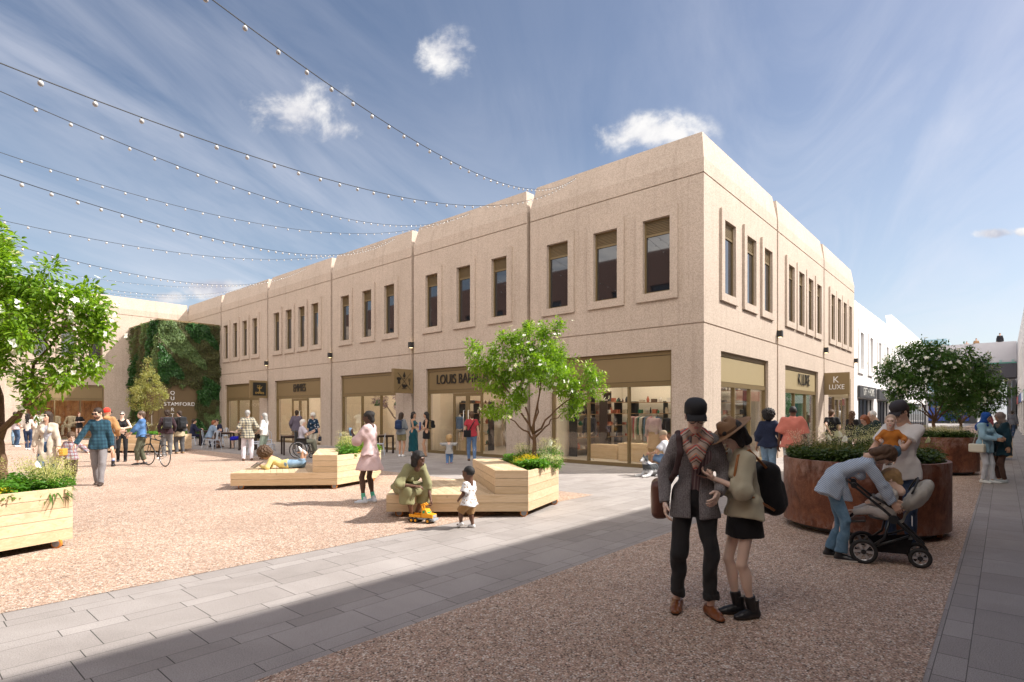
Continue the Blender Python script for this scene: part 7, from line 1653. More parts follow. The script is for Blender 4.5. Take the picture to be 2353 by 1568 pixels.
# man sitting by the corner with a husky
DM = person('man in a beanie, white T-shirt and blue shorts sitting on a low box', 4.12, 14.75, 62, 1.76, 'm', TAN, pel=(0, -.05, .36), lean=16, feet=((.16, .42, .08), (-.16, .46, .08)), hands=((.14, .34, .46), (-.24, .42, .56)), top=dict(mat=C_('plain', (.60, .62, .68)), name='t_shirt', fit=.022, hem=-.04, sleeve=.65), bottom=dict(mat=C_('plain', (.16, .26, .42)), len=.95, fit=.03, name='shorts'), shoes=dict(mat=simple('navy_shoe', (.03, .03, .05), .5), style='shoe'), hair=('beanie', C_('knit', (.22, .17, .12))), look=(10, -15), seed=3.)
bxs = thing('low_box', 'low pale box the man in the beanie sits on', 'box', (4.2, 14.72, 0), rad(62)); b = MB(); b.box(-.25, .25, -.2, .2, 0, .24); b.build('crate_body', simple('pale_blue_box', (.35, .42, .52), .6), bxs, bevel=.02); b = MB(); b.box(-.26, .26, -.21, .21, .245, .26); b.build('lid', simple('box_lid', (.5, .5, .52), .6), bxs, bevel=.006)
def make_dog():
    S = Sdf()   # lying husky, nose to +y
    S.ell((0, -.10, .19), (.13, .22, .15)); S.ell((0, .12, .22), (.12, .15, .17), k=.06); S.ell((0, -.30, .15), (.14, .16, .14), k=.06)
    S.cap((0, .18, .28), (0, .24, .40), .10, .085, k=.05); S.ell((0, .26, .46), (.085, .095, .08), k=.03); S.cap((0, .32, .445), (0, .42, .425), .045, .028, k=.02)
    for q in (-1, 1):
        S.cap((q*.05, .24, .52), (q*.062, .235, .585), .028, .006, k=.01)
        S.cap((q*.09, .14, .12), (q*.10, .22, .05), .055, .04, k=.03); S.cap((q*.10, .22, .045), (q*.11, .48, .035), .038, .034, k=.02)
        S.cap((q*.12, -.30, .13), (q*.18, -.14, .07), .075, .045, k=.04); S.cap((q*.18, -.14, .06), (q*.17, .00, .035), .04, .032, k=.02)
    S.cap((0, -.44, .10), (.14, -.55, .07), .045, .05, k=.04); S.cap((.14, -.55, .07), (.26, -.42, .07), .05, .02, k=.03)
    V, F = S.mesh(.012, (.005, 70, 1)); V = relax(V, F, 1)
    m, t, b, o, out = new_mat('husky_fur'); s = t.new('ShaderNodeSeparateXYZ', i_0=o).outputs; n = t.noise(o, 30, 4, .7)
    k = t.math('ADD', t.math('ADD', t.math('MULTIPLY', s[2], 2.6), t.math('MULTIPLY', t.math('GREATER_THAN', s[2], .33), -.62)), t.math('MULTIPLY', t.math('SUBTRACT', n, .5), .5))
    face = t.math('MULTIPLY', t.math('GREATER_THAN', s[1], .335), 1.); c = t.ramp(k, [(.38, (.55, .56, .58)), (.50, (.045, .05, .055))]); c = t.mix(face, c, (.60, .60, .60)); t.put(b.inputs['Base Color'], c); b.inputs['Roughness'].default_value = .9
    d = mesh_np('husky_dog', V, F, m, None, True); tag(d, 'black and white husky lying beside the seated man', 'dog')
    mb = MB(); mb.lathe([(0, -.018), (.014, -.01), (.016, 0), (.01, .012), (0, .014)], (0, .448, .436), 10); mb.build('nose', BS_, d, smooth=True)
    mb = MB()
    for q in (-1, 1): mb.lathe([(0, -.01), (.010, 0), (0, .01)], (q*.038, .338, .485), 8)
    mb.build('eyes', IRIS, d, smooth=True)
    mb = MB(); mb.tube([(.105*math.cos(a), .205+.10*math.sin(a), .325+.05*math.sin(a)) for a in np.linspace(0, 6.283, 19)[:-1]], .009, 6, close=True); mb.build('collar', simple('blue_collar', (.02, .06, .16), .6), d, smooth=True)
    d.location = (3.62, 14.55, 0); d.rotation_euler = (0, 0, rad(128)); return d
make_dog()
S = Sdf()
lead = MB(); lead.tube([(3.70, 14.42, .33), (3.85, 14.5, .12), (4.0, 14.45, .03), (4.05, 14.35, .10), (3.98, 14.62, .42)], .007, 6); tag(lead.build('dog_lead', simple('navy_lead', (.012, .02, .05), .6), None, smooth=True), 'dark blue lead from the husky to the man sitting on the box', 'dog lead')

# --- seated at the cafe tables
def seated(label, x, y, h, kind, sk, top, bottom, shoes, hair, hands, **k): return person(label, x, y, h, 1.74 if kind == 'm' else 1.66, kind, sk, pel=(0, 0, .53), lean=k.pop('lean', 8), feet=k.pop('feet', ((.10, .42, .08), (-.10, .40, .08))), hands=hands, top=top, bottom=bottom, shoes=shoes, hair=hair, **k)
CH = []
NAVY = C_('plain', (.014, .017, .045))
seated('man in a navy suit seated at the leftmost cafe table', -16.1, 28.15, -75, 'm', LIGHT, dict(mat=NAVY, name='suit_jacket', fit=.026, hem=-.04, collar=True), dict(mat=NAVY, len=2., fit=.02), SHB, ('short', HDB), ((.14, .40, .80), (-.14, .42, .80)))
seated('ginger haired man in a light blue shirt seated leaning on the cafe table', -13.95, 25.75, -72, 'm', LIGHT, dict(mat=C_('plain', (.22, .30, .42)), name='shirt', fit=.026, hem=-.04, sleeve=1.6, collar=True), dict(mat=C_('plain', (.36, .25, .19)), len=1.9, fit=.02), SHBR, ('short', HRED), ((.12, .46, .82), (-.14, .48, .84)), lean=22, feet=((-.05, .50, .12), (-.10, .38, .08)))
seated('man in a dark suit seated behind the man in the light blue shirt', -14.35, 27.3, 150, 'm', LIGHT, dict(mat=NAVY, name='suit_jacket', fit=.026, hem=-.04, collar=True, open=True, inner=WHT), dict(mat=NAVY, len=2., fit=.02), SHB, ('short', HDB), ((.12, .36, .82), (-.14, .36, .82)))
seated('red haired woman in a royal blue dress seated at the cafe table', -12.55, 26.0, 75, 'f', FAIR, dict(mat=C_('plain', (.012, .012, .34)), name='dress_top', fit=.012, hem=.05, sleeve=0, strappy=True), dict(type='skirt', mat=C_('plain', (.012, .012, .34)), hem=.3, seated=True, drop=.06, fit=.012, name='dress_skirt'), dict(mat=BS_, style='sandal'), ('short', HRED), ((.08, .42, .80), (-.10, .44, .80)), look=(-55, 5))
# ------------------------------------------------------------------ cafe chairs and tables
def make_chair():
    t = thing('cafe_chair', '', 'chair'); m = simple('pale_blue_metal', (.50, .55, .64), .4, .04, 4, metal=.1)
    s = Sdf(); s.box((0, 0, .445), (.185, .185, .012), r=.011); s.box((0, 0, .43), (.175, .175, .012), r=.01)
    V, F = s.mesh(.011); mesh_np('seat', relax(V, F, 1), F, m, t, True)
    for x in (-1, 1):
        for y in (-1, 1):
            mb = MB(); a, b_ = V3(x*.165, y*.165, .44), V3(x*.215, y*.225, 0); n = 5; vs = []
            for k in range(n+1):
                p = a+(b_-a)*k/n; w = .038-.022*k/n; ox, oy = V3(-x*w, 0, 0), V3(0, -y*w, 0); vs += [p+ox, p, p+oy, p+oy*.9+ox*.08, p+ox*.08+oy*.08, p+ox*.9+oy*.08]
            mb.add(vs, [(6*k+i, 6*k+(i+1) % 6, 6*k+6+(i+1) % 6, 6*k+6+i) for k in range(n) for i in range(6)]); mb.build('leg', m, t)
    mb = MB(); pts = [(-.155, -.165, .44), (-.165, -.20, .62), (-.14, -.225, .78), (-.07, -.235, .85), (.07, -.235, .85), (.14, -.225, .78), (.165, -.20, .62), (.155, -.165, .44)]; mb.tube(pts, .011, 8); mb.build('back_frame', m, t, smooth=True)
    mb = MB(); vs = []
    for k in range(7): u = k/6; z = .45+.395*u; y = -.178-.057*math.sin(u*1.4)/math.sin(1.4); w = .055+.008*math.cos(u*6); vs += [(-w, y, z), (w, y, z), (w, y-.004, z), (-w, y-.004, z)]
    mb.add(vs, [(4*k+i, 4*k+(i+1) % 4, 4*k+4+(i+1) % 4, 4*k+4+i) for k in range(6) for i in range(4)]); mb.build('backrest', m, t)
    for y in (-.19, .19): mb = MB(); mb.tube([(-.19, y, .22), (0, y, .31), (.19, y, .22)], .008, 5); mb.build('brace', m, t, smooth=True)
    return t
chair = make_chair(); cused = False
def put_chair(x, y, rz, label):
    global cused
    c = chair if not cused else copy_tree(chair); cused = True; c.location = (x, y, 0); c.rotation_euler = (0, 0, rad(rz)); tag(c, label, 'chair', 'pale blue metal cafe chairs')
for a in [(-16.1, 28.15, -75, 'pale metal chair under the man in the navy suit'), (-14.0, 25.75, -72, 'pale metal chair under the man in the light blue shirt'), (-14.35, 27.3, 150, 'pale metal chair under the dark suited man at the back'), (-12.55, 26.0, 75, 'pale metal chair under the woman in royal blue'),
          (-13.25, 24.9, 60, 'empty pale metal chair in front of the blue dress woman, back to the left'), (-11.0, 25.2, 20, 'empty pale metal chair behind the old man in the checked shirt'), (-10.7, 23.4, 100, 'empty pale metal chair to the right of the old man in the checked shirt'),
          (-9.35, 21.45, -95, 'nearest empty pale metal chair, left of the wheelchair'), (-10.1, 22.0, -80, 'empty pale metal chair half hidden by the grey haired woman'), (-6.6, 22.3, -60, 'empty pale metal chair behind the second timber box, leftmost'), (-5.9, 22.8, 30, 'empty pale metal chair behind the second timber box, middle'), (-5.2, 21.9, 100, 'empty pale metal chair behind the second timber box, rightmost'),
          (-15.3, 29.6, 160, 'empty pale metal chair at the back of the leftmost table'), (-13.6, 28.6, 170, 'empty pale metal chair farthest back by the wall foliage'), (-9.0, 24.2, 90, 'empty pale metal chair by the lettered cafe door')]: put_chair(*a)
def make_table():
    t = thing('cafe_table', '', 'table'); dk = simple('dark_stained_wood', (.028, .016, .012), .4, .3, 9); top = simple('dark_table_top', (.085, .042, .032), .3, .2, 5)
    b = MB(); b.box(-.36, .36, -.36, .36, .725, .75); b.build('table_top', top, t, bevel=.004)
    for x in (-1, 1):
        for y in (-1, 1): b = MB(); b.box(x*.32-.03, x*.32+.03, y*.32-.03, y*.32+.03, 0, .725); b.build('leg', dk, t)
    b = MB(); b.box(-.29, .29, -.33, -.31, .66, .725); b.box(-.29, .29, .31, .33, .66, .725); b.build('apron', dk, t); return t
table = make_table()
for i, (x, y, r, lb) in enumerate([(-15.35, 28.35, -75+90, 'dark square table between the suited man and the foliage'), (-13.35, 26.0, 15, 'dark square table between the blue shirted man and the blue dress woman'), (-11.8, 25.0, 20, 'dark square table behind the old man in the checked shirt'), (-8.75, 22.2, 30, 'dark square table left of the wheelchair'), (-6.2, 21.7, 35, 'dark square table right of the white haired woman'), (-5.3, 22.9, 35, 'dark square table behind the young women by the pillar')]):
    c = table if i == 0 else copy_tree(table); c.location = (x, y, 0); c.rotation_euler = (0, 0, rad(r)); tag(c, lb, 'table', 'dark cafe tables')

# ------------------------------------------------------------------ wheels shared by bicycle, wheelchair, pushchair
CHR = simple('chrome', (.55, .56, .58), .25, .05, metal=.9); RUB = simple('rubber', (.018, .018, .018), .7, .2, 20); FRAME = simple('black_gloss_frame', (.016, .018, .020), .3, .05); GREYM = simple('grey_green_metal', (.10, .115, .12), .4, .05, metal=.4)
def wheel(parent, c, r, tr, spokes=28, rim=CHR, nm='wheel', hub=.02, w=1., yaw=0.):
    """wheel in the xz plane of the parent"""
    A = np.linspace(0, 2*math.pi, 41)[:-1]; mb = MB(); mb.tube([(r*math.cos(a)-tr*math.cos(a), 0, (r-tr)*math.sin(a)) for a in A], tr, 8, close=True)
    for i, v in enumerate(mb.v): mb.v[i] = (v[0], v[1]*w, v[2])
    o = mb.build(nm, RUB, parent, smooth=True, loc=c, rot=(0, 0, yaw))
    mb = MB(); mb.tube([((r-2.1*tr)*math.cos(a), 0, (r-2.1*tr)*math.sin(a)) for a in A], tr*.55, 6, close=True); mb.build('rim', rim, o, smooth=True)
    mb = MB()
    for k in range(spokes): a = 6.2832*k/spokes; b_ = a+(.5 if k % 2 else -.5); y = .025 if k % 2 else -.025; mb.tube([(hub*math.cos(b_), y*w, hub*math.sin(b_)), ((r-2.1*tr)*math.cos(a), 0, (r-2.1*tr)*math.sin(a))], .0014, 4)
    if spokes: mb.build('spokes', CHR, o, recalc=False)
    mb = MB(); mb.lathe([(0, -.035*w), (hub, -.03*w), (hub, .03*w), (0, .035*w)], n=12, M=Matrix.Rotation(rad(90), 4, 'X')); mb.build('hub', CHR, o); return o
# bicycle, front wheel to +x
def bicycle():
    p = Vector((-10.62, 17.12, 0)); t = thing('bicycle', 'black drop-handlebar bicycle held beside the cyclist', 'bicycle', p, 0); t.rotation_euler = (0, rad(0), rad(148))
    wheel(t, (0, 0, .34), .34, .014); wheel(t, (1.02, 0, .34), .34, .014, yaw=rad(8))
    bb = V3(.42, 0, .28); st = V3(.25, 0, .82); hd0, hd1 = V3(.86, 0, .84), V3(.89, 0, .70)
    mb = MB()
    for a, b, r in ((bb, st, .016), (st*.93+bb*.07, hd0, .016), (bb, hd1, .019), (hd0+V3(-.01, 0, .04), hd1-V3(-.01, 0, .03), .019)): mb.tube([a, b], r, 10)
    for y in (-.06, .06): mb.tube([bb+V3(0, y*.4, 0), (0, y, .34)], .009, 6); mb.tube([st-V3(0, -y*.2, .04), (0, y, .34)], .008, 6)
    mb.build('frame', FRAME, t, smooth=True)
    mb = MB()
    for y in (-.05, .05): mb.tube([hd1+V3(.0, y*.6, -.03), (1.02, y, .34)], .010, 8)
    mb.build('fork', FRAME, t, smooth=True)
    mb = MB(); mb.tube([hd0, hd0+V3(-.02, 0, .10), hd0+V3(.07, 0, .12)], .012, 8)
    for y in (-1, 1): mb.tube([hd0+V3(.07, 0, .12), hd0+V3(.07, y*.19, .12), hd0+V3(.17, y*.21, .11), hd0+V3(.20, y*.21, .04), hd0+V3(.15, y*.21, -.03), hd0+V3(.06, y*.21, -.03)], .012, 8)
    mb.build('handlebar', simple('bar_tape', (.02, .02, .02), .8), t, smooth=True)
    s = Sdf(); q = st+V3(-.02, 0, .10); s.cap(q+V3(-.10, 0, 0), q+V3(.14, 0, -.005), .055, .018, k=.01, flat=((0, 0, 1), 2.0)); V, F = s.mesh(.01); mesh_np('saddle', V, F, BS_, t, True)
    mb = MB(); mb.tube([st, q-V3(0, 0, .02)], .012, 8); mb.build('seat_post', CHR, t, smooth=True)
    mb = MB(); mb.lathe([(.085, -.003), (.095, -.003), (.095, .003), (.085, .003), (.085, -.003)], bb+V3(0, -.05, 0), 28, M=Matrix.Rotation(rad(90), 4, 'X')); 
    for k in range(5): a = k*1.2566; mb.tube([bb+V3(0, -.05, 0), bb+V3(.09*math.cos(a), -.05, .09*math.sin(a))], .005, 4)
    mb.tube([bb+V3(0, -.05, 0), bb+V3(.10, -.06, -.13), bb+V3(.10, -.12, -.13)], .009, 6); mb.tube([bb+V3(0, .05, 0), bb+V3(-.10, .06, .13), bb+V3(-.10, .12, .13)], .009, 6); mb.build('crankset', CHR, t, recalc=False)
    mb = MB(); mb.tube([(0, -.05, .375), bb+V3(0, -.05, .09)], .005, 4); mb.tube([(0, -.05, .305), bb+V3(0, -.05, -.09)], .005, 4); mb.build('chain', GREYM, t)
bicycle()
def wheelchair():
    t = thing('wheelchair', 'folding wheelchair with a black seat carrying the white haired man', 'wheelchair', (-7.75, 20.55, 0), rad(-80))   # faces +y
    for q in (-1, 1):
        R = MB(); o = wheel(t, (q*.29, -.05, .31), .31, .016, 24, CHR, yaw=rad(90)); mb = MB(); mb.tube([(.26*math.cos(a), -q*.03, .26*math.sin(a)) for a in np.linspace(0, 6.283, 33)[:-1]], .006, 6, close=True); mb.build('push_rim', CHR, o, smooth=True)
        wheel(t, (q*.24, .40, .09), .09, .014, 0, GREYM, 'castor_wheel', hub=.05, yaw=rad(90))
        mb = MB(); mb.tube([(q*.24, -.20, 1.0), (q*.24, -.17, .9), (q*.24, -.15, .25)], .012, 8); mb.tube([(q*.24, -.29, 1.0), (q*.24, -.20, 1.0)], .016, 8); mb.tube([(q*.24, -.15, .50), (q*.24, .28, .50), (q*.22, .38, .44), (q*.18, .50, .16)], .012, 8); mb.tube([(q*.24, -.15, .25), (q*.24, .36, .22), (q*.24, .40, .10)], .011, 8); mb.tube([(q*.24, .26, .50), (q*.24, .30, .22)], .010, 8); mb.build('side_frame', GREYM, t, smooth=True)
        b = MB(); b.box(q*.27-.03, q*.27+.03, -.12, .24, .70, .73); b.build('armrest', BS_, t, bevel=.01); b = MB(); b.box(q*.245-.006, q*.245+.006, -.12, .24, .50, .70); b.build('side_panel', BS_, t); b = MB(); b.box(q*.10-.07, q*.10+.07, .46, .62, .13, .15); b.build('footplate', BS_, t)
    b = MB(); b.box(-.225, .225, -.15, .28, .50, .55); b.build('seat', BLK, t, bevel=.015); b = MB(); b.box(-.22, .22, -.19, -.15, .55, .95); b.build('backrest', BLK, t, bevel=.012)
wheelchair()
def pushchair():
    t = thing('pushchair', 'pushchair with a pale grey hood and big black wheels, a toddler inside', 'pushchair', (4.15, 6.22, 0), rad(-31))   # handle to -x, front wheels +x
    for y in (-.25, .25):
        for x, r, nm in ((-.21, .135, 'rear_wheel'), (.30, .108, 'front_wheel')):
            yy = y*(1 if x < 0 else .62); A = np.linspace(0, 6.2832, 37)[:-1]; mb = MB(); tr = .021; mb.tube([((r-tr)*math.cos(a), 0, (r-tr)*math.sin(a)) for a in A], tr, 10, close=True); o = mb.build(nm, RUB, t, smooth=True, loc=(x, yy, r))
            mb = MB(); n = 36; k0 = r-.040
            mb.tube([(k0*math.cos(a), 0, k0*math.sin(a)) for a in A], .008, 6, close=True)
            for k in range(6):
                a = k*math.pi/3; w0, w1 = .16, .34; P = [(.022*math.cos(a-.5), .022*math.sin(a-.5)), (k0*math.cos(a+.15-w1), k0*math.sin(a+.15-w1)), (k0*math.cos(a+.15), k0*math.sin(a+.15)), (.022*math.cos(a+.5), .022*math.sin(a+.5))]
                mb.add([(p[0], s_*.014, p[1]) for s_ in (-1, 1) for p in P], [(0, 1, 2, 3), (7, 6, 5, 4), (0, 4, 5, 1), (1, 5, 6, 2), (2, 6, 7, 3), (3, 7, 4, 0)])
            mb.build('rim', simple('silver_rim', (.45, .45, .46), .35, .05, metal=.6), o); mb = MB(); mb.lathe([(0, -.03), (.025, -.028), (.025, .028), (0, .03)], n=16, M=Matrix.Rotation(rad(90), 4, 'X')); mb.build('hub', FRAME, o)
    for y in (-.24, .24):
        mb = MB(); mb.tube([(-.42, y, .95), (-.34, y, .88), (-.02, y, .60), (.08, y, .50), (.30, y*.75, .28), (.36, y*.62, .21), (.30, y*.62, .108)], [.013, .013, .015, .018, .015, .014, .012], 10); mb.tube([(.03, y, .52), (-.02, y, .30), (-.21, y, .135)], .014, 10); mb.tube([(-.20, y, .16), (.20, y*.85, .34)], .013, 8); mb.build('frame', FRAME, t, smooth=True)
        mb = MB(); mb.lathe([(0, -.03), (.045, -.028), (.045, .028), (0, .03)], (.06, y, .51), 18, M=Matrix.Rotation(rad(90), 4, 'X')); mb.lathe([(0, -.02), (.03, -.018), (.03, .018), (0, .02)], (-.30, y, .85), 16, M=Matrix.Rotation(rad(90), 4, 'X')); mb.build('joint_cap', FRAME, t)
    mb = MB(); mb.tube([(-.42, -.24, .95), (-.47, -.20, .985), (-.475, .20, .985), (-.42, .24, .95)], .017, 10); mb.build('handle', simple('tan_grip', (.26, .12, .06), .5), t, smooth=True)
    GF = simple('pale_grey_fabric', (.42, .41, .37), .85, .1, 30, .3, 200)
    s = Sdf(); s.cap((-.12, 0, .52), (.12, 0, .50), .05, k=.04, flat=((0, 1, 0), .30)); s.cap((.12, 0, .50), (.30, 0, .80), .045, k=.04, flat=((0, 1, 0), .30)); V, F = s.mesh(.012, (.004, 30, 1)); mesh_np('seat', relax(V, F, 1), F, GF, t, True)
    b = MB(); b.box(-.38, -.12, -.14, .14, .46, .485, M=Matrix.Rotation(rad(-8), 4, 'Y')); b.build('footrest', FRAME, t, bevel=.01)
    # folded hood cupped behind the child's head, opening towards the handle
    hd = Sdf(); c = V3(.285, 0, .755); A = np.array([[.80, 0, .60], [0, 1, 0], [-.60, 0, .80]]); hd.ell(c, (.100, .18, .21), A); hd.ell(c+V3(-.10, 0, .075), (.115, .160, .23), A, k=.01, sub=True)
    V, F = hd.mesh(.010, (.006, 60, 1)); mesh_np('hood', relax(V, F, 1), F, GF, t, True)
    mb = MB(); e1, e2 = V3(.02, .18, .0), V3(.12, 0, .20)
    mb.tube([c+V3(-.06, 0, .03)+V3(0, .178, 0)*math.cos(a)+V3(.07, 0, .16)*math.sin(a) for a in np.linspace(0, 3.1416, 15)], .010, 8); mb.build('hood_rim', FRAME, t, smooth=True)
    mb = MB(); mb.tube([(.10, -.19, .60), (-.06, -.18, .70), (-.11, -.10, .72), (-.11, .10, .72), (-.06, .18, .70), (.10, .19, .60)], .015, 8); mb.build('bumper_bar', FRAME, t, smooth=True)
    mb = MB(); mb.add([(-.16, -.20, .22), (.24, -.16, .30), (.24, .16, .30), (-.16, .20, .22), (-.08, -.17, .13), (.18, -.14, .13), (.18, .14, .13), (-.08, .17, .13)], [(0, 1, 5, 4), (1, 2, 6, 5), (2, 3, 7, 6), (3, 0, 4, 7), (4, 5, 6, 7)]); mb.build('basket', BLK, t, recalc=False)
    mb = MB(); mb.box(.22, .225, -.28, -.21, .46, .56); mb.build('paper_tag', WHITEP, t)
pushchair()
def truck():
    t = thing('toy_truck', 'yellow toy tow truck with black wheels on the gravel', 'toy truck', (-1.33, 8.42, 0), rad(-22)); Y_ = simple('yellow_plastic', (.80, .36, .015), .35, .03); G_ = simple('grey_plastic', (.32, .36, .40), .4, .03); GR_ = simple('green_plastic', (.01, .30, .12), .35)
    b = MB(); b.box(-.20, .19, -.07, .07, .055, .08); b.box(.17, .215, -.075, .075, .04, .075); b.build('chassis', G_, t, bevel=.005)
    b = MB(); b.box(-.21, -.01, -.075, .075, .082, .10); b.box(-.21, -.01, -.075, -.065, .10, .125); b.box(-.21, -.01, .065, .075, .10, .125); b.build('flatbed', Y_, t, bevel=.003)
    b = MB(); b.add([(.0, -.07, .085), (.19, -.07, .085), (.19, .07, .085), (.0, .07, .085), (.0, -.065, .21), (.07, -.065, .21), (.07, .065, .21), (.0, .065, .21), (.105, -.068, .145), (.105, .068, .145), (.185, -.068, .135), (.185, .068, .135)], [(0, 1, 10, 8, 5, 4), (3, 7, 6, 9, 11, 2), (4, 5, 6, 7), (5, 8, 9, 6), (8, 10, 11, 9), (10, 1, 2, 11), (0, 4, 7, 3)]); b.build('cab', Y_, t, bevel=.006)
    b = MB(); b.add([(.074, -.055, .198), (.074, .055, .198), (.104, .055, .150), (.104, -.055, .150)], [(0, 1, 2, 3)]); b.box(.02, .06, -.0675, -.066, .14, .19); b.build('cab_window', GR_, t, recalc=False)
    b = MB(); b.tube([(-.0, -.03, .21), (-.02, -.03, .27), (.03, -.03, .29), (.06, -.03, .265)], .012, 8); b.tube([(-.0, .03, .21), (-.02, .03, .27), (.03, .03, .29), (.06, .03, .265)], .012, 8); b.box(-.03, .0, -.03, .03, .10, .15); b.build('crane_arm', Y_, t, smooth=False)
    b = MB(); b.box(.186, .192, -.05, .05, .09, .125); b.build('grille', G_, t)
    for x in (-.16, -.09, .12):
        for y in (-.075, .075):
            M = Matrix.Rotation(rad(90), 4, 'X'); mb = MB(); mb.lathe([(.02, -.018), (.036, -.018), (.040, -.012), (.040, .012), (.036, .018), (.02, .018)], (x, y, .04), 18, M=M); o = mb.build('wheel', RUB, t, smooth=False); mb = MB(); mb.lathe([(0, -.02), (.02, -.019), (.02, .019), (0, .02)], (x, y, .04), 12, M=M); mb.build('wheel_hub', Y_, o)
truck()

# ------------------------------------------------------------------ shop contents
def rail(label, a, b, rz, cols, w=1.3):
    t = thing('clothes_rail', label, 'clothes rail', AB(a, b, .02), TH+rad(rz)); mb = MB(); mb.tube([(-w/2, 0, 0), (-w/2, 0, 1.55), (w/2, 0, 1.55), (w/2, 0, 0)], .015, 6); mb.tube([(-w/2, -.2, .02), (-w/2, .2, .02)], .012, 6); mb.tube([(w/2, -.2, .02), (w/2, .2, .02)], .012, 6); mb.build('rail_frame', DARKM, t, smooth=True)
    r = random.Random(int(a*37+b*11)); n = int(w/.085)
    for i in range(n):
        x = -w/2+.06+i*.085; L = r.uniform(.6, 1.05); g = MB(); pr = [(-.21, 1.44), (-.05, 1.5), (.05, 1.5), (.21, 1.44), (.24, 1.5-L*.5), (.22, 1.5-L), (-.22, 1.5-L), (-.24, 1.5-L*.5)]
        k = len(pr); th = .02; g.add([(x-th, y, z) for y, z in pr]+[(x+th, y, z) for y, z in pr], [tuple(range(k)), tuple(range(2*k-1, k-1, -1))]+[(j, (j+1) % k, k+(j+1) % k, k+j) for j in range(k)]); g.build('garment', C_('plain', r.choice(cols)), t)
COLS = [(.40, .10, .12), (.05, .05, .06), (.55, .50, .45), (.10, .18, .30), (.60, .35, .35), (.25, .22, .18), (.02, .10, .09)]
def mannequin(label, a, b, rz, top, skirt=None, ht=1.0):
    p = AB(a, b, .02); t = thing('mannequin', label, 'mannequin', p, TH+rad(rz)); s = Sdf(); s.cap((0, 0, 1.0), (0, 0, 1.12), .13, .115, k=.04, flat=((0, 1, 0), 1.3)); s.cap((0, 0, 1.12), (0, 0, 1.32), .115, .14, k=.04, flat=((0, 1, 0), 1.3)); s.cap((-.15, 0, 1.40), (.15, 0, 1.40), .05, k=.05); s.cap((0, 0, 1.42), (0, 0, 1.55), .05, .048, cut1=True)
    V, F = s.mesh(.016); mesh_np('torso', V, F, simple('linen_form', (.60, .55, .50), .8), t, True)
    s = Sdf(); s.cap((0, 0, .95), (0, 0, 1.30), .17, .165, k=.04, flat=((0, 1, 0), 1.3), cut0=True); s.cap((-.16, 0, 1.40), (.16, 0, 1.40), .065, k=.05)
    for q in (-1, 1): s.cap((q*.18, 0, 1.38), (q*.27, .02, .92), .065, .05, k=.03)
    V, F = s.mesh(.017, (.010, 26, 2)); mesh_np('blouse', V, F, C_('plain', top), t, True)
    if skirt: s = Sdf(); s.cap((0, 0, .98), (0, 0, .52), .16, .23, k=.02, flat=((0, 1, 0), 1.2), cut1=True); V, F = s.mesh(.018, (.012, 24, 1)); mesh_np('skirt', V, F, C_('plain', skirt), t, True)
    mb = MB(); mb.tube([(0, 0, 0), (0, 0, 1.0)], .014, 8); mb.lathe([(0, .02), (.15, .015), (.15, 0)], n=20); mb.build('stand', CHR, t, smooth=True)
def plinth(label, a, b, sx, sy, h, rz=0):
    t = thing('display_plinth', label, 'display plinth', AB(a, b, .02), TH+rad(rz), 'pale timber display plinths'); m = MB(); m.box(-sx/2, sx/2, -sy/2, sy/2, 0, h-.03); m.build('body', WOOD, t, bevel=.004); m = MB(); m.box(-sx/2-.02, sx/2+.02, -sy/2-.02, sy/2+.02, h-.03, h); m.build('plinth_top', WOODY, t, bevel=.004); return t
def shelf_unit(label, a, b, rz, w=1.8, h=2.1, n=5, lit=False):
    t = thing('shelf_unit', label, 'shelves', AB(a, b, .02), TH+rad(rz)); m = MB()
    for x in (-w/2, 0, w/2): m.box(x-.015, x+.015, -.18, .18, 0, h)
    m.build('upright', DARKM, t); m = MB()
    for k in range(n): z = .25+k*(h-.3)/(n-1); m.box(-w/2-.01, w/2+.01, -.19, .19, z-.012, z+.012)
    m.build('shelf', simple('shelf_board', (.30, .19, .10), .6) if not lit else WHITEP, t)
    if lit:
        m = MB()
        for k in range(n): z = .25+k*(h-.3)/(n-1); m.box(-w/2, w/2, .16, .185, z-.05, z-.02)
        m.build('shelf_light', INTM, t)
    r = random.Random(int(a*13+b*7)); 
    for k in range(n):
        z = .262+k*(h-.3)/(n-1); x = -w/2+.1
        while x < w/2-.1:
            q = MB(); ww = r.uniform(.04, .09); hh = r.uniform(.10, .26)
            if r.random() < .5: q.lathe([(0, 0), (ww*.7, 0), (ww, hh*.5), (ww*.5, hh*.8), (ww*.4, hh), (0, hh)], (x, r.uniform(-.06, .06), z), 10)
            else: q.box(x-ww, x+ww, -.10, .10, z, z+hh*.7)
            c = r.choice([(.10, .06, .04), (.02, .15, .08), (.5, .42, .32), (.35, .10, .05), (.6, .55, .5), (.03, .03, .035)]); q.build('ware', simple('ware', c, .5), t, smooth=False); x += ww*2+r.uniform(.04, .22)
    return t
mannequin('headless form in a pearly pink blouse and tan skirt in the corner shop window', 1.15, 2.08, 90, (.52, .38, .40), (.34, .22, .13))
mannequin('headless form in a black jacket at the right edge of the corner window', 1.2, 1.55, 90, (.02, .02, .025), (.10, .02, .03))
mannequin('headless form in a coral top deeper in the corner shop', 2.6, 1.3, 90, (.50, .12, .12))
rail('dark clothes rail at the back of the corner shop', 4.9, 2.2, 90, COLS); rail('clothes rail inside the street side window of the corner shop', 3.6, 1.3, 20, COLS, 1.2); rail('second rail in the middle of the corner shop', 3.9, 3.9, 70, COLS, 1.5)
plinth('pale timber plinth in the middle pane of the corner window', 1.9, 3.1, 1.1, .5, .60, 90); plinth('low pale plinth in the right pane of the corner window', 2.1, 2.0, .8, .6, .62, 90); plinth('long low plinth in the left pane of the corner window', 2.3, 4.5, 1.1, .5, .50, 90)
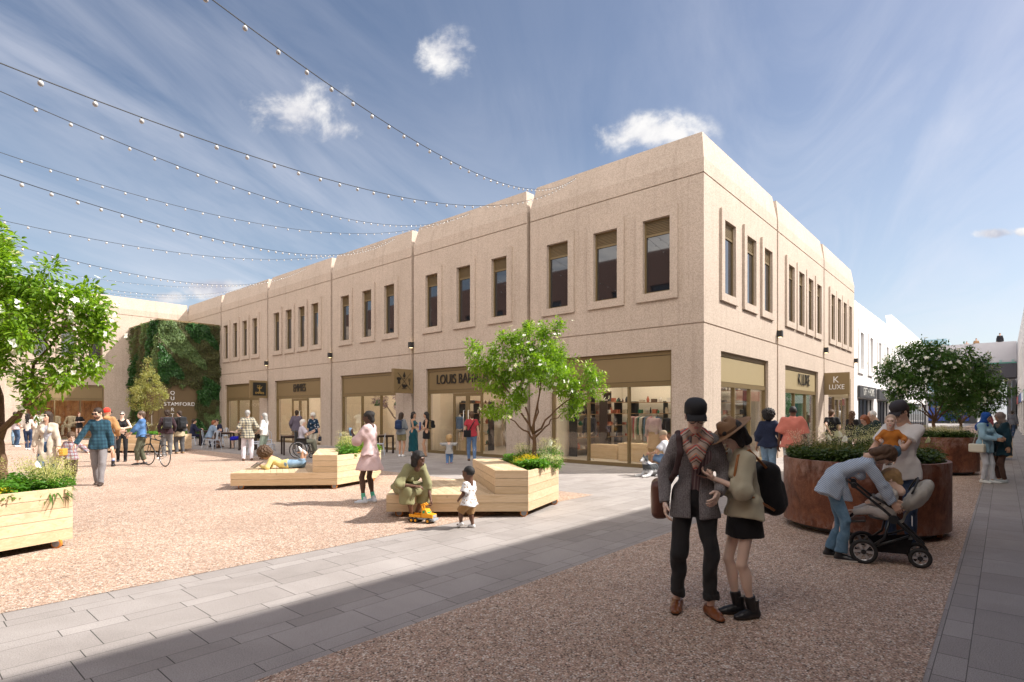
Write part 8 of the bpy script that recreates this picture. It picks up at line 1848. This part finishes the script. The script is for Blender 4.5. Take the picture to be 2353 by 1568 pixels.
shelf_unit('open black shelves with goods at the back left of the corner shop', 4.6, 5.4, 0, 2.2); shelf_unit('open black shelves with goods on the rear wall of the corner shop', 5.9, 4.0, 90, 2.6)
shelf_unit('open black shelves beside the left pane of the lettered shop', 2.6, 11.4, 90, 1.8); shelf_unit('open black shelves behind the right pane of the lettered shop', 3.2, 7.6, 90, 1.8)
plinth('pale timber plinth behind the left pane of the lettered shop', 1.9, 11.0, 1., .6, .8, 90); rail('rail of clothes deep in the lettered shop', 4.2, 9.4, 90, COLS, 1.6)
shelf_unit('backlit shelves with bottles in the wide cafe window', 5.4, 14.8, 90, 2.2, 2.4, 5, True); shelf_unit('backlit shelves with jars in the wide cafe window', 5.4, 17.3, 90, 2.2, 2.4, 5, True); shelf_unit('backlit shelves by the lettered cafe door', 4.4, 23.9, 90, 1.6, 2.4, 5, True); shelf_unit('backlit shelves seen beside the gold tree sign', 4.2, 28.0, 90, 2.4, 2.4, 5, True)
plinth('timber counter inside the lettered cafe', 3., 21.2, 1.6, .6, 1.05, 90); plinth('timber counter inside the wide window cafe', 3.6, 16.0, 2.4, .6, 1.05, 90)
for (a, b, rz, w_, lb) in ((5.9, 2.0, 90, 2.2, 'tall shelves on the rear wall of the corner shop behind the pink blouse form'), (3.4, 5.9, 0, 2.4, 'tall shelves against the side wall of the corner shop'), (5.3, 10.8, 90, 2.2, 'shelves on the rear wall of the lettered shop, left'), (5.3, 8.4, 90, 2.2, 'shelves on the rear wall of the lettered shop, right'),
                              (5.8, 13.5, 90, 1.0, 'narrow shelves at the right end of the wide window cafe'), (4.7, 20.8, 90, 1.8, 'shelves behind the counter of the lettered cafe'), (4.7, 30.4, 90, 1.8, 'shelves at the left of the farthest cafe'), (8.4, 4.7, 0, 1.8, 'shelves at the back left of the green walled shop'), (11.6, 4.7, 0, 2.2, 'shelves at the back right of the green walled shop')): shelf_unit(lb, a, b, rz, w_, 2.5, 6)
for (a, b, c1, c2, lb) in ((1.5, 4.7, (.05, .05, .06), None, 'form in a black top in the left pane of the corner window'), (1.5, 8.0, (.35, .30, .22), (.10, .10, .12), 'form in a khaki top in the right pane of the lettered shop'), (1.4, 11.2, (.10, .16, .28), None, 'form in a blue top in the left pane of the lettered shop'), (2.4, 1.2, (.62, .58, .50), (.15, .12, .10), 'form in a cream top behind the first street side window')): mannequin(lb, a, b, 90, c1, c2)
for (a, b, lb) in ((8.6, 1.2, 'rail of clothes at the left of the green walled shop'), (11.4, 1.4, 'rail of clothes at the right of the green walled shop'), (15.4, 1.3, 'rail of dark clothes in the shop at the end of the concrete front')): rail(lb, a, b, 10, COLS, 1.3)
mannequin('white form in the window of the green walled shop', 10.3, .9, 0, (.6, .6, .6))
# armchair behind the glass of the lettered shop
t = thing('armchair', 'small grey tub chair behind the right pane of the lettered shop', 'armchair', AB(1.3, 7.95, .02), TH+rad(100)); s = Sdf(); s.box((0, 0, .36), (.30, .28, .10), r=.06); s.cap((-.28, 0, .34), (-.28, -.05, .60), .06, k=.05); s.cap((.28, 0, .34), (.28, -.05, .60), .06, k=.05); s.box((0, -.26, .55), (.32, .06, .26), r=.06, k=.06); V, F = s.mesh(.02); mesh_np('upholstery', V, F, simple('grey_upholstery', (.22, .20, .20), .9), t, True)
for x in (-1, 1):
    for y in (-1, 1): m = MB(); m.tube([(x*.22, y*.2, .28), (x*.26, y*.24, 0)], .015, 6); m.build('leg', DARKM, t)
# green pendant lamps
gp = simple('green_enamel', (.006, .10, .035), .25, .05)
for i, (a, b, lb) in enumerate([(1.6, 14.3, 'green pendant lamp at the right of the wide cafe window'), (1.6, 15.7, 'green pendant lamp in the middle of the wide cafe window'), (1.6, 17.3, 'green pendant lamp at the left of the wide cafe window'), (1.5, 27.6, 'green pendant lamp nearest the gold tree sign'), (1.5, 29.0, 'green pendant lamp left of centre in the farthest cafe window')]):
    t = thing('pendant_lamp', lb, 'pendant lamp', AB(a, b, 2.0), 0, 'green pendant lamps'); m = MB(); m.lathe([(.03, .32), (.10, .30), (.13, .20), (.20, .12), (.22, .0), (.215, .0), (.19, .11), (.12, .19)], n=22); m.build('lamp_shade', gp, t, smooth=True); m = MB(); m.tube([(0, 0, .32), (0, 0, 1.25)], .006, 5); m.build('cord', DARKM, t); m = MB(); m.lathe([(0, .06), (.04, .08), (.04, .14), (0, .16)], n=10); m.build('bulb', LAMPM, t)
# blossom tree inside the cafe
PURP = mat_leaf('lilac_blossom', (.13, .08, .22), (.28, .20, .36), .3)
pt = AB(2.0, 16.0, .02)
make_tree('indoor_blossom_tree', 'gnarled lilac-flowering tree inside the wide cafe window', (pt.x, pt.y, .02), 61, .9, .09, [(-.9, .2, 2.2, .35), (-.3, .3, 2.6, .35), (.5, -.3, 2.5, .35), (1.0, -.8, 2.2, .35), (0, 0, 2.1, .4), (-1.4, 1.0, 2.3, .3), (1.4, -1.2, 2.4, .25)], PURP, .07, 18, 9, blossoms=0, leafW=.8)
# seated headless forms in the far rusty display
for i, (s_, lb) in enumerate([(6.6, 'cream suited headless seated figure left in the far display window'), (7.4, 'cream suited headless seated figure right in the far display window')]):
    p = AB(-s_, 38.4+.95, .02); t = thing('display_figure', lb, 'mannequin', p, 0); s = Sdf(); s.cap((0, 0, .85), (0, 0, 1.25), .17, .19, k=.05); s.cap((-.2, 0, 1.35), (.2, 0, 1.35), .08, k=.05)
    for q in (-1, 1): s.cap((q*.25, 0, 1.33), (q*.34, -.12, 1.0), .075, .06, k=.03); s.cap((q*.34, -.12, 1.0), (q*.12, -.35, .85), .06, .05, k=.03); s.cap((q*.12, 0, .80), (q*.20, -.45, .78), .10, .085, k=.04); s.cap((q*.20, -.45, .78), (q*.22, -.42, .28), .085, .07, k=.03); s.ell((q*.22, -.48, .22), (.05, .11, .04), k=.02)
    V, F = s.mesh(.022, (.014, 24, 1)); mesh_np('suit', V, F, C_('plain', (.60, .52, .38)), t, True)
t = thing('display_bench', 'slim bench with a white bag in the far display window', 'bench', AB(-7.0, 39.4, .02), TH); m = MB(); m.box(-1.5, 1.7, -.2, .2, .70, .74); m.build('bench_top', WOOD, t); m = MB()
for x in (-1.4, 1.6): m.tube([(x, 0, .7), (x, 0, 0)], .02, 6)
m.build('bench_legs', DARKM, t)
# table where the elderly couple stand
t = thing('cloth_table', 'small table with a white cloth between the auburn haired woman and the old man', 'table', (8.55, 13.15, 0), .5); m = MB(); m.box(-.3, .3, -.3, .3, .70, .73); m.build('table_top', WOOD, t); m = MB(); m.tube([(0, 0, 0), (0, 0, .7)], .03, 10); m.lathe([(0, .03), (.22, .02), (.22, 0)], n=20); m.build('pedestal', DARKM, t); m = MB(); m.box(-.31, .31, -.31, .31, .731, .736); m.build('cloth', WHT, t)
print('objects', len(bpy.data.objects), 'script seconds', round(time.time()-T0, 1))
